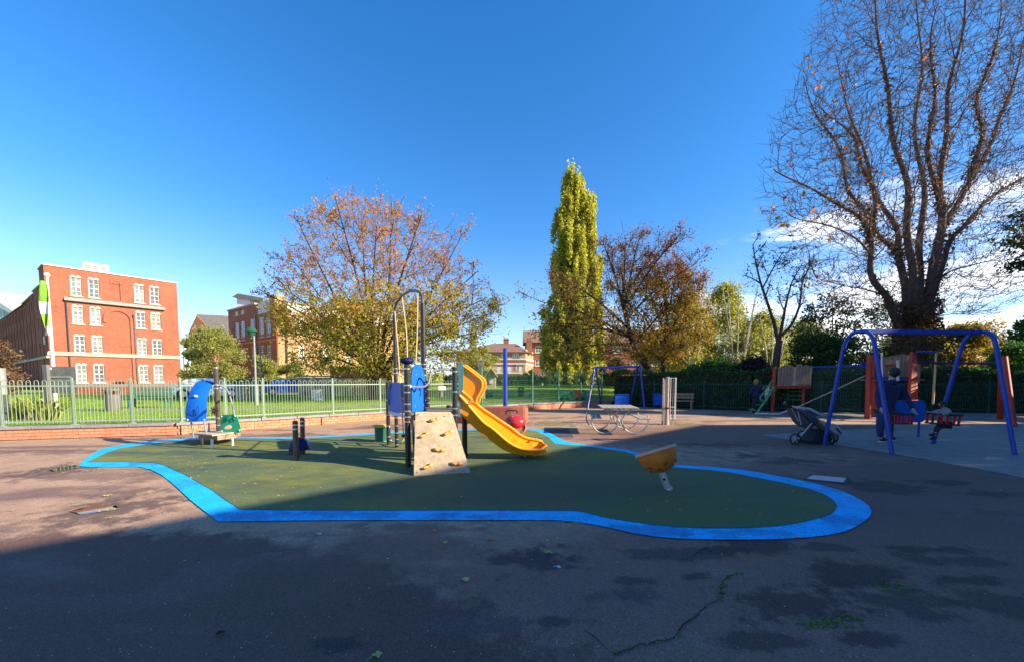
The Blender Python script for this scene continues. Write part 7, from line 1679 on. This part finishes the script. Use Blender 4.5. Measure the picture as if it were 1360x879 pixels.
for k in range(10):
    x0 = 396 + k * 5.1; a = P(x0, 501, 30); b = P(x0 + 4.8, 501, 30); mb = MB(); mb.box(((a.x + b.x) / 2, 30, 1.0), (b.x - a.x, .06 + .03 * (k % 2), 1.5)); mb.build('plank', M['coping'] if k % 3 else M['stone'], gs)
a = P(394, 500, 30); b = P(448, 500, 30); mb = MB(); mb.box(((a.x + b.x) / 2, 31, 1.85), (b.x - a.x + .3, 2.2, .08)); mb.build('roof', M['slate'], gs); mb = MB(); mb.box(((a.x + b.x) / 2, 31.1, 1.0), (b.x - a.x - .1, 1.9, 1.5)); mb.build('shed_body', M['slate_wood'], gs)
cb = empty('white_cabinet', onpark(421, 23), 'white weathered utility cabinet on the lawn before the grey shed', 'cabinet'); a = P(415, 516, 23); b = P(428, 516, 23); mb = MB(); mb.box(((a.x + b.x) / 2, 23, (.33 + a.z) / 2), (b.x - a.x, .4, a.z - .33)); mb.build('cabinet_body', M['off_white'], cb, bevel=.01)
mb = MB(); mb.box(((a.x + b.x) / 2, 23, a.z + .02), (b.x - a.x + .06, .46, .05)); mb.build('cabinet_top', M['coping'], cb)
def car(px, Y, L, col, lab, h=1.42, rz=0, z=.33):
    p = onpark(px, Y, z); t = empty('parked_car', p, lab, 'car', 'cars parked beyond the lawn', rz); s_ = L / 4.2
    prof_ = [(-2.1, .35), (-2.1, .75), (-1.95, .95), (-1.55, 1.0), (-1.15, 1.38), (-.4, 1.46), (.5, 1.42), (1.0, 1.05), (1.75, .92), (2.08, .72), (2.1, .35), (1.75, .3), (-1.75, .3)]
    mb = MB(); vs = []; n = len(prof_)
    for i, y_ in enumerate((-.82, -.80, 0, .80, .82)):
        k = (.96, 1, 1, 1, .96)[i]
        for x, zz_ in prof_: yy = y_ * (1 - .16 * max(0, zz_ - .95) / .5); vs.append((x * s_ * k, yy, zz_ * h / 1.46))
    fs = [(i * n + j, i * n + (j + 1) % n, (i + 1) * n + (j + 1) % n, (i + 1) * n + j) for i in range(4) for j in range(n)] + [tuple(range(n))[::-1], tuple(4 * n + j for j in range(n))]
    mb.add(vs, fs); mb.build('body', M[col], t, smooth=True, world=False)
    for sy in (-1, 1):
        for w_ in ([(-1.45, 1.02), (-1.1, 1.32), (-.42, 1.38), (-.42, 1.02)], [(-.34, 1.02), (-.34, 1.38), (.42, 1.34), (.88, 1.04)]):
            mb = MB(); mb.extr([(x * s_, sy * (.80 - .02) * (1 - .16 * max(0, z_ - .95) / .5) + sy * .02, z_ * h / 1.46) for x, z_ in w_], (0, sy * .012, 0)); mb.build('side_window', M['glass_dark'], t, world=False)
    for x0, x1, z0, z1 in ((.62, 1.02, 1.38, 1.07), (-1.24, -1.58, 1.36, 1.02)):
        mb = MB(); mb.extr([(x0 * s_, -.6, z0 * h / 1.46), (x0 * s_, .6, z0 * h / 1.46), (x1 * s_, .68, z1 * h / 1.46), (x1 * s_, -.68, z1 * h / 1.46)], (.012 if x0 > 0 else -.012, 0, .012)); mb.build('windscreen' if x0 > 0 else 'rear_window', M['glass_dark'], t, world=False)
    for x in (-1.3, 1.3):
        for sy in (-1, 1):
            mb = MB(); mb.lathe([(.2, -.10), (.32, -.10), (.33, 0), (.32, .10), (.2, .10)], 18, (x * s_, sy * .76, .33), Matrix.Rotation(R(90), 3, 'X')); w_ = mb.build('wheel', M['rubber'], t, smooth=True, world=False)
            mb = MB(); mb.lathe([(.20, -.105), (.06, -.09), (.06, .09), (.20, .105)], 10, (x * s_, sy * .77, .33), Matrix.Rotation(R(90), 3, 'X')); mb.build('rim', M['steel'], w_, world=False)
    for sy in (-1, 1):
        mb = MB(); mb.ell((2.0 * s_, sy * .6, .68), (.1, .16, .07), 8, 5); mb.build('headlight', M['glass_pale'], t, world=False)
        mb = MB(); mb.ell((-2.05 * s_, sy * .65, .8), (.06, .12, .08), 8, 5); mb.build('tail_light', M['red_plastic'], t, world=False)
car(279, 26, 4.1, 'car_silver', 'silver hatchback parked behind the railing, seen beside the play boat mast', 1.35, R(28))
car(386, 31, 4.0, 'van_blue', 'blue car parked left of the grey shed', 1.3, R(30))
car(320, 46, 4.0, 'car_silver', 'distant pale car between the two small green trees', 1.4, R(35))
t = empty('recycling_bin', onpark(322, 24), 'recycling bin with bright blue lid left of the lamp post', 'bin'); p = onpark(322, 24); mb = MB(); mb.box((p.x, 24, .72), (.62, .5, .78)); mb.build('bin_body', M['timber_pale'], t); mb = MB(); mb.box((p.x - .1, 24, 1.17), (.72, .56, .12)); mb.build('lid', M['blue_panel'], t)
t = empty('brick_kiosk', onpark(332, 27), 'low brown brick bin store behind the blue lidded bin', 'bin store'); p = onpark(333, 27); mb = MB(); mb.box((p.x, 27, .85), (1.0, .8, 1.05)); mb.build('wall', M['timber_pale'], t); mb = MB(); mb.box((p.x, 27, 1.41), (1.1, .9, .06)); mb.build('roof', M['slate'], t)
# low garden wall and dark hedge before the red block and beneath the school
gw2 = empty('garden_wall', onpark(170, 30), 'long low orange brick garden wall in front of the red brick block', 'wall'); fG = Fac((P(75, 505, 33).x, 33), (P(256, 505, 36).x, 36))
wallmesh(fG, .3, 1.12, [], M['brick_red'], gw2); mb = MB(); fG.box(mb, 0, fG.L, -.3, .05, 1.12, 1.2); mb.build('wall_coping', M['coping'], gw2)
hedge_run('dark_hedge', 'dark hedge and railings along the street below the tall school', [(P(256, 505, 38).x, 38), (P(395, 505, 40).x, 40)], 1.5, 1.2, 6000, LF['hedge'], .2)
hedge_run('dark_hedge', 'low dark shrub row beneath the house beyond the lawn', [(P(590, 505, 64).x, 64), (P(800, 505, 66).x, 66)], 2.1, 2.0, 6000, LF['dark'], .35)

# ================================================================ STROLLER
def Q(x, y, dy=0.0): return P(1020 + x / 9.76, 520 + y / 9.76, 9.3 + dy)
st = empty('stroller', (P(1078, 505, 9.3).x, 9.3, 0), 'grey stroller with black wheels and pale footmuff parked beside the near swing', 'stroller')
def sb_(name, pts, r, m, n=8, b=True): mb = MB(); mb.tube(bez(pts, 5) if b else pts, r, n); return mb.build(name, M[m], st, smooth=True)
for dy in (-.24, .24):
    sb_('frame_bar', [Q(395, 610, dy), Q(570, 400, dy)], .016, 'galv', 8, False)
    sb_('frame_bar', [Q(590, 400, dy), Q(700, 500, dy), Q(800, 580, dy)], .016, 'black_paint')
    sb_('frame_bar', [Q(395, 610, dy), Q(600, 640, dy), Q(800, 590, dy)], .013, 'black_paint')
    sb_('handle_bar', [Q(570, 400, dy), Q(420, 260, dy), Q(300, 195, dy), Q(240, 165, dy)], .014, 'black_paint')
sb_('handle', [Q(245, 170, -.24), Q(205, 160, -.22), Q(212, 138, -.1), Q(225, 132, 0), Q(212, 138, .1), Q(205, 160, .22), Q(245, 170, .24)], .021, 'black_paint')
mb = MB(); pillow(mb, [Q(300, 215), Q(350, 208), Q(430, 225), Q(520, 280), Q(565, 335), Q(560, 400), Q(520, 445), Q(480, 465), Q(440, 440), Q(395, 390), Q(345, 300)], (0, 1, 0), .24, .22); cn_ = mb.build('canopy', M['stroller_grey'], st, smooth=True)
for i, (a, b) in enumerate((((310, 220), (395, 385)), ((380, 215), (430, 425)))):
    mb = MB(); pts = [Q(a[0] + (b[0] - a[0]) * u, a[1] + (b[1] - a[1]) * u, -.24 + .03 * math.sin(u * 3)) for u in (0, .3, .6, 1)]; mb.tube(pts, .010, 6); mb.build('canopy_rib', M['stroller_pale'], cn_)
mb = MB(); pillow(mb, [Q(425, 188), Q(470, 195), Q(560, 240), Q(640, 295), Q(640, 315), Q(560, 290), Q(470, 240), Q(430, 215)], (0, 1, 0), .22, .2); mb.build('blanket', M['stroller_pale'], st, smooth=True)
mb = MB(); pillow(mb, [Q(365, 180), Q(395, 195), Q(440, 230), Q(400, 225)], (0, 1, 0), .16, .2); mb.build('bag_flap', M['white_cloth'], st, smooth=True)
mb = MB(); pillow(mb, [Q(560, 330), Q(640, 360), Q(730, 395), Q(800, 400), Q(850, 440), Q(878, 500), Q(885, 560), Q(840, 560), Q(760, 520), Q(680, 460), Q(590, 380)], (0, 1, 0), .21, .25); mb.build('footmuff', M['stroller_pale'], st, smooth=True)
mb = MB(); pillow(mb, [Q(770, 450), Q(800, 445), Q(850, 510), Q(865, 530), Q(840, 525)], (0, 1, 0), .22, .1); mb.build('footmuff_panel', M['blue_dark'], st, smooth=True)
mb = MB(); pillow(mb, [Q(440, 640), Q(520, 545), Q(600, 535), Q(720, 545), Q(770, 590), Q(720, 630), Q(600, 665), Q(480, 668)], (0, 1, 0), .22, .12); mb.build('basket', M['black_cloth'], st, smooth=True)
mb = MB(); pillow(mb, [Q(520, 545), Q(600, 470), Q(700, 490), Q(720, 545)], (0, 1, 0), .20, .12); mb.build('seat_shell', M['black_cloth'], st, smooth=True)
mb = MB(); c = Q(553, 385, -.25); mb.lathe([(.035, -.01), (.035, .02), (.02, .03)], 14, c, Matrix.Rotation(R(90), 3, 'X')); mb.build('hub_cap', M['black_paint'], st)
for (x, y, dy, r, rz, nm) in ((350, 660, -.26, 75, 0, 1), (440, 650, .26, 70, 0, 1), (825, 655, -.2, 68, 75, 0), (868, 648, .16, 66, 75, 0)):
    c = Q(x, y, dy); rr_ = r / 9.76 * (9.3 + dy) / F; c.z = rr_ + .002; Mw = Matrix.Rotation(R(rz), 3, 'Z') @ Matrix.Rotation(R(90), 3, 'X')
    mb = MB(); mb.lathe([(rr_ * .8, -.018), (rr_ * .97, -.018), (rr_, 0), (rr_ * .97, .018), (rr_ * .8, .018), (rr_ * .8, -.018)], 24, c, Mw, cap=False); wh = mb.build('wheel', M['rubber'], st, smooth=True)
    mb = MB()
    for k in range(5): t_ = 2 * math.pi * k / 5 + .3; mb.bar(c, c + Mw @ Vector((rr_ * .84 * math.cos(t_), rr_ * .84 * math.sin(t_), 0)), .016, .016)
    mb.lathe([(.022, -.025), (.022, .025)], 12, c, Mw); mb.build('spokes', M['galv'], wh)
sb_('axle', [Q(350, 650, -.26), Q(395, 620, -.24), Q(395, 620, .24), Q(440, 640, .26)], .012, 'black_paint', 8, False)

# ================================================================ PEOPLE
def skin(name, V, E, m, parent, root=0, lev=2):
    me = bpy.data.meshes.new(name); off = rootloc(parent); me.from_pydata([tuple(Vector(v[0]) - off) for v in V], E, []); me.materials.append(m)
    o = link_mesh(name, me, parent)
    md = o.modifiers.new('skin', 'SKIN'); md.use_smooth_shade = True; md.branch_smoothing = .3
    for i, v in enumerate(V):
        sv2 = me.skin_vertices[0].data[i]; r = v[1]; sv2.radius = (r, r) if isinstance(r, (int, float)) else r
        sv2.use_root = (i == root)
    ss = o.modifiers.new('sub', 'SUBSURF'); ss.levels = lev; ss.render_levels = lev
    for p in me.polygons: p.use_smooth = True
    return o
def person(name, label, J, s_, out, hat=None, face=Vector((0, 1, 0)), group=None):
    base = (J['anL'] + J['anR']) / 2; root = empty(name, (base.x, base.y, 0), label, 'person', group)
    V = []; idx = {}
    def v(k, p, r): idx[k] = len(V); V.append((p, r * s_)); return idx[k]
    E = []
    v('pel', J['pel'], .095); v('wai', J['pel'].lerp(J['che'], .5), .09); v('che', J['che'], .10); v('nek', J['nek'], .055)
    hd = J['hed']; upv = (hd - J['nek']).normalized()
    v('jaw', hd - upv * .07 * s_ + face * .015 * s_, .068); v('hed', hd + upv * .02 * s_, .092); v('top', hd + upv * .085 * s_, .070)
    E += [(0, 1), (1, 2), (2, 3), (3, 4), (4, 5), (5, 6)]
    v('nos', hd + face * .112 * s_ - upv * .01 * s_, .014); E.append((idx['hed'], idx['nos']))
    side = face.cross(upv).normalized()
    for k in 'LR':
        v('sh' + k, J['sh' + k], .062); v('el' + k, J['el' + k], .043); v('wr' + k, J['el' + k].lerp(J['ha' + k], .92), .028)
        E += [(idx['che'], idx['sh' + k]), (idx['sh' + k], idx['el' + k]), (idx['el' + k], idx['wr' + k])]
        dh = (J['ha' + k] - J['el' + k]).normalized(); pc = J['ha' + k] + dh * .03 * s_; v('pa' + k, pc, .034); E.append((idx['wr' + k], idx['pa' + k]))
        sd_ = dh.cross(face); sd_ = sd_.normalized() if sd_.length > .1 else Vector((1, 0, 0)); bend = dh.cross(sd_).normalized()
        for q, (o_, ln) in enumerate(((-.027, .062), (-.009, .075), (.009, .07), (.027, .055))):
            a = v(f'f{k}{q}', pc + dh * .045 * s_ + sd_ * o_ * s_, .0095); b = v(f'g{k}{q}', pc + dh * (.045 + ln * .55) * s_ + sd_ * o_ * 1.1 * s_ + bend * .008 * s_, .0085); c = v(f'h{k}{q}', pc + dh * (.045 + ln) * s_ + sd_ * o_ * 1.1 * s_ + bend * .025 * s_, .007); E += [(idx['pa' + k], a), (a, b), (b, c)]
        a = v(f't{k}', pc - dh * .005 * s_ + sd_ * -.042 * s_, .011); b = v(f'u{k}', pc + dh * .035 * s_ + sd_ * -.062 * s_ + bend * .01, .009); E += [(idx['pa' + k], a), (a, b)]
        v('hi' + k, J['hi' + k], .088); v('kn' + k, J['kn' + k], .058); v('an' + k, J['an' + k], .036); v('to' + k, J['to' + k], .032)
        E += [(0, idx['hi' + k]), (idx['hi' + k], idx['kn' + k]), (idx['kn' + k], idx['an' + k]), (idx['an' + k], idx['to' + k])]
    body = skin('body', V, E, M['skin'], root)
    def cloth(nm, keys, edges, m, hl=None):
        VV = [(J[k] if k in J else k_pos[k], r * s_) for k, r in keys]; ii = {k: i for i, (k, r) in enumerate(keys)}
        return skin(nm, VV, [(ii[a], ii[b]) for a, b in edges], M[m], root)
    k_pos = {'wai': J['pel'].lerp(J['che'], .5), 'col': J['che'].lerp(J['nek'], .75), 'wrL': J['elL'].lerp(J['haL'], .93), 'wrR': J['elR'].lerp(J['haR'], .93), 'cuL': J['anL'] + Vector((0, 0, .02)), 'cuR': J['anR'] + Vector((0, 0, .02)), 'hem': J['pel'] + Vector((0, 0, -.10 * s_)), 'knM': (J['knL'] + J['knR']) / 2 + Vector((0, 0, .05))}
    k_pos['hipM'] = J['pel']
    jk = [('hem', out.get('hemr', .155)), ('pel', .155), ('wai', .155), ('che', .175), ('col', .085), ('shL', .085), ('elL', .066), ('wrL', .048), ('shR', .085), ('elR', .066), ('wrR', .048)]
    je = [('hem', 'pel'), ('pel', 'wai'), ('wai', 'che'), ('che', 'col'), ('che', 'shL'), ('shL', 'elL'), ('elL', 'wrL'), ('che', 'shR'), ('shR', 'elR'), ('elR', 'wrR')]
    if out.get('long'): jk.append(('knM', .17)); je.append(('hem', 'knM'))
    cloth('jacket', jk, je, out['top'])
    cloth('trousers', [('pel', .14), ('hiL', .108), ('knL', .082), ('cuL', .062), ('hiR', .108), ('knR', .082), ('cuR', .062)], [('pel', 'hiL'), ('hiL', 'knL'), ('knL', 'cuL'), ('pel', 'hiR'), ('hiR', 'knR'), ('knR', 'cuR')], out['legs'])
    q_ = MB(); q_.ell(J['nek'].lerp(J['che'], .25) - face * .035 * s_, (.115 * s_, .085 * s_, .075 * s_), 14, 8); q_.build('collar', M[out['top']], root, smooth=True)
    for k in 'LR':
        a, b = J['an' + k], J['to' + k]; d = (b - a); d = d.normalized() if d.length > 0 else Vector((0, 1, 0)); mb = MB()
        m3 = Matrix((d, d.orthogonal().normalized(), d.cross(d.orthogonal().normalized()))).transposed(); c = a.lerp(b, .5); 
        mb.ell(c + Vector((0, 0, -.01 * s_)), (.15 * s_, .052 * s_, .052 * s_), 12, 8, m3); o = mb.build('shoe', M[out['shoes']], root, smooth=True)
        if out.get('sole'): q_ = MB(); c2 = Vector((c.x, c.y, min(a.z, b.z) - .03 * s_)); dz = Vector((d.x, d.y, 0)).normalized(); q_.bar(c2 - dz * .145 * s_, c2 + dz * .145 * s_, .085 * s_, .025 * s_); q_.build('sole', M['white_paint'], o)
    # hair and ears, eyes, mouth
    mb = MB(); hc = hd + upv * (.035 if hat else .02) * s_ - face * .030 * s_; z3 = upv; y3 = face; x3 = y3.cross(z3).normalized(); y3 = z3.cross(x3); Mh = Matrix((x3, y3, z3)).transposed()
    hb2 = 1.28 if hat else 1.0; mb.ell(hc, (.101 * s_ * hb2, .105 * s_ * hb2, .122 * s_ * hb2), 16, 10, Mh); hr_ = mb.build('hair' if not hat else 'hat', M[hat or out['hair']], root, smooth=True)
    if hat: q_ = MB(); q_.ell(hc + upv * .12 * s_, (.04 * s_,) * 3, 10, 6); q_.build('bobble', M[hat], hr_, smooth=True)
    for sgn in (-1, 1):
        mb = MB(); mb.ell(hd + side * sgn * .093 * s_ - upv * .005 * s_, (.014 * s_, .022 * s_, .03 * s_), 8, 6, Mh); mb.build('ear', M['skin'], root, smooth=True)
        mb = MB(); mb.ell(hd + side * sgn * .034 * s_ + face * .086 * s_ + upv * .02 * s_, (.012 * s_, .008 * s_, .008 * s_), 8, 5, Mh); mb.build('eye', M['hair_dark'], root)
    mb = MB(); mb.ell(hd + face * .085 * s_ - upv * .052 * s_, (.024 * s_, .006 * s_, .006 * s_), 8, 5, Mh); mb.build('mouth', M['red_wood'], root)
    return root
Y = 9.4
def W(px, py, dy=0): return P(px, py, Y + dy)
J = dict(pel=W(1177, 546), che=W(1181, 518), nek=W(1184.5, 504), hed=W(1187, 495), shL=W(1169, 511.5), shR=W(1195.5, 511), elL=W(1166, 529, -.05), haL=W(1171, 543, -.25), elR=W(1204.5, 528, -.05), haR=W(1213.5, 544, -.28),
         hiL=W(1171.5, 549), hiR=W(1183, 549), knL=W(1169, 566, -.04), knR=W(1181, 566, .05), anL=W(1169, 582.5), anR=W(1182, 581, .2), toL=W(1177, 584.5, .1), toR=W(1188, 582.5, .3))
for k in ('anL', 'toL', 'anR', 'toR'): J[k].z = .09 if k[0] == 'a' else .045
person('person', 'man in navy hooded jacket and jeans seen from behind, reaching towards the swing', J, 1.03, dict(top='jacket_navy', legs='jeans', shoes='black_cloth', hair='hair_dark', sole=True), face=Vector((.35, .93, 0)).normalized())
# child in the cradle seat
Y = 8.0; c0 = seats[1]
J = dict(pel=c0 + Vector((.06, 0, -.20)), che=c0 + Vector((.07, -.01, .02)), nek=c0 + Vector((.0, -.02, .12)), hed=c0 + Vector((-.07, -.03, .21)), shL=c0 + Vector((-.02, -.11, .07)), shR=c0 + Vector((.06, .12, .07)), elL=c0 + Vector((-.14, -.15, .01)), elR=c0 + Vector((-.08, .15, .01)), haL=c0 + Vector((-.23, -.12, .03)), haR=c0 + Vector((-.2, .12, .03)),
         hiL=c0 + Vector((.02, -.06, -.22)), hiR=c0 + Vector((.04, .06, -.22)), knL=c0 + Vector((-.16, -.08, -.27)), knR=c0 + Vector((-.05, .07, -.32)), anL=c0 + Vector((-.24, -.08, -.40)), anR=c0 + Vector((-.06, .07, -.48)), toL=c0 + Vector((-.34, -.08, -.43)), toR=c0 + Vector((-.15, .07, -.53)))
person('person', 'small child in striped grey jacket seated in the swing, legs dangling', J, .58, dict(top='grey_cloth', legs='black_cloth', shoes='black_cloth', hair='hair_dark'), face=Vector((-.9, .4, 0)).normalized())
# woman in navy, from behind, and toddler on the ladder
Y = 18.0
J = dict(pel=W(1003, 526.5), che=W(1003.5, 516), nek=W(1003.8, 511.5), hed=W(1004.2, 507.7), shL=W(999.3, 514), shR=W(1008, 514), elL=W(998, 521), haL=W(1000, 527, .2), elR=W(1009.5, 520.5), haR=W(1013, 516, .1),
         hiL=W(1001, 528), hiR=W(1005, 528), knL=W(1001, 537), knR=W(1005.2, 537), anL=W(1000.5, 545), anR=W(1005, 545), toL=W(1002, 546, .15), toR=W(1007, 546, .15))
for k in ('anL', 'toL', 'anR', 'toR'): J[k].z = .09 if k[0] == 'a' else .045
person('person', 'woman in long navy coat and mustard bobble hat standing by the green ladder', J, .90, dict(top='jacket_navy', legs='black_cloth', shoes='black_cloth', hair='hair_blonde', long=True), hat='hair_blonde', face=Vector((.6, .8, 0)).normalized())
J = dict(pel=W(1018, 524, -.2), che=W(1019.5, 517.5, -.2), nek=W(1021, 514, -.2), hed=W(1022.5, 510.5, -.2), shL=W(1017.5, 515.5, -.2), shR=W(1021.5, 516.5, -.2), elL=W(1019, 518, -.3), haL=W(1023.5, 517, -.3), elR=W(1023, 518, -.1), haR=W(1026, 515.5, -.1),
         hiL=W(1017.3, 525, -.2), hiR=W(1018.8, 525, -.2), knL=W(1017, 530, -.2), knR=W(1020, 528, -.2), anL=W(1015.5, 535.5, -.2), anR=W(1017.5, 533, -.2), toL=W(1018, 536, -.1), toR=W(1019.5, 533.5, -.1))
person('person', 'toddler in white and pink top climbing the green ladder of the play tower', J, .52, dict(top='white_cloth', legs='pink_cloth', shoes='black_cloth', hair='hair_blonde'), face=Vector((.8, .5, 0)).normalized())
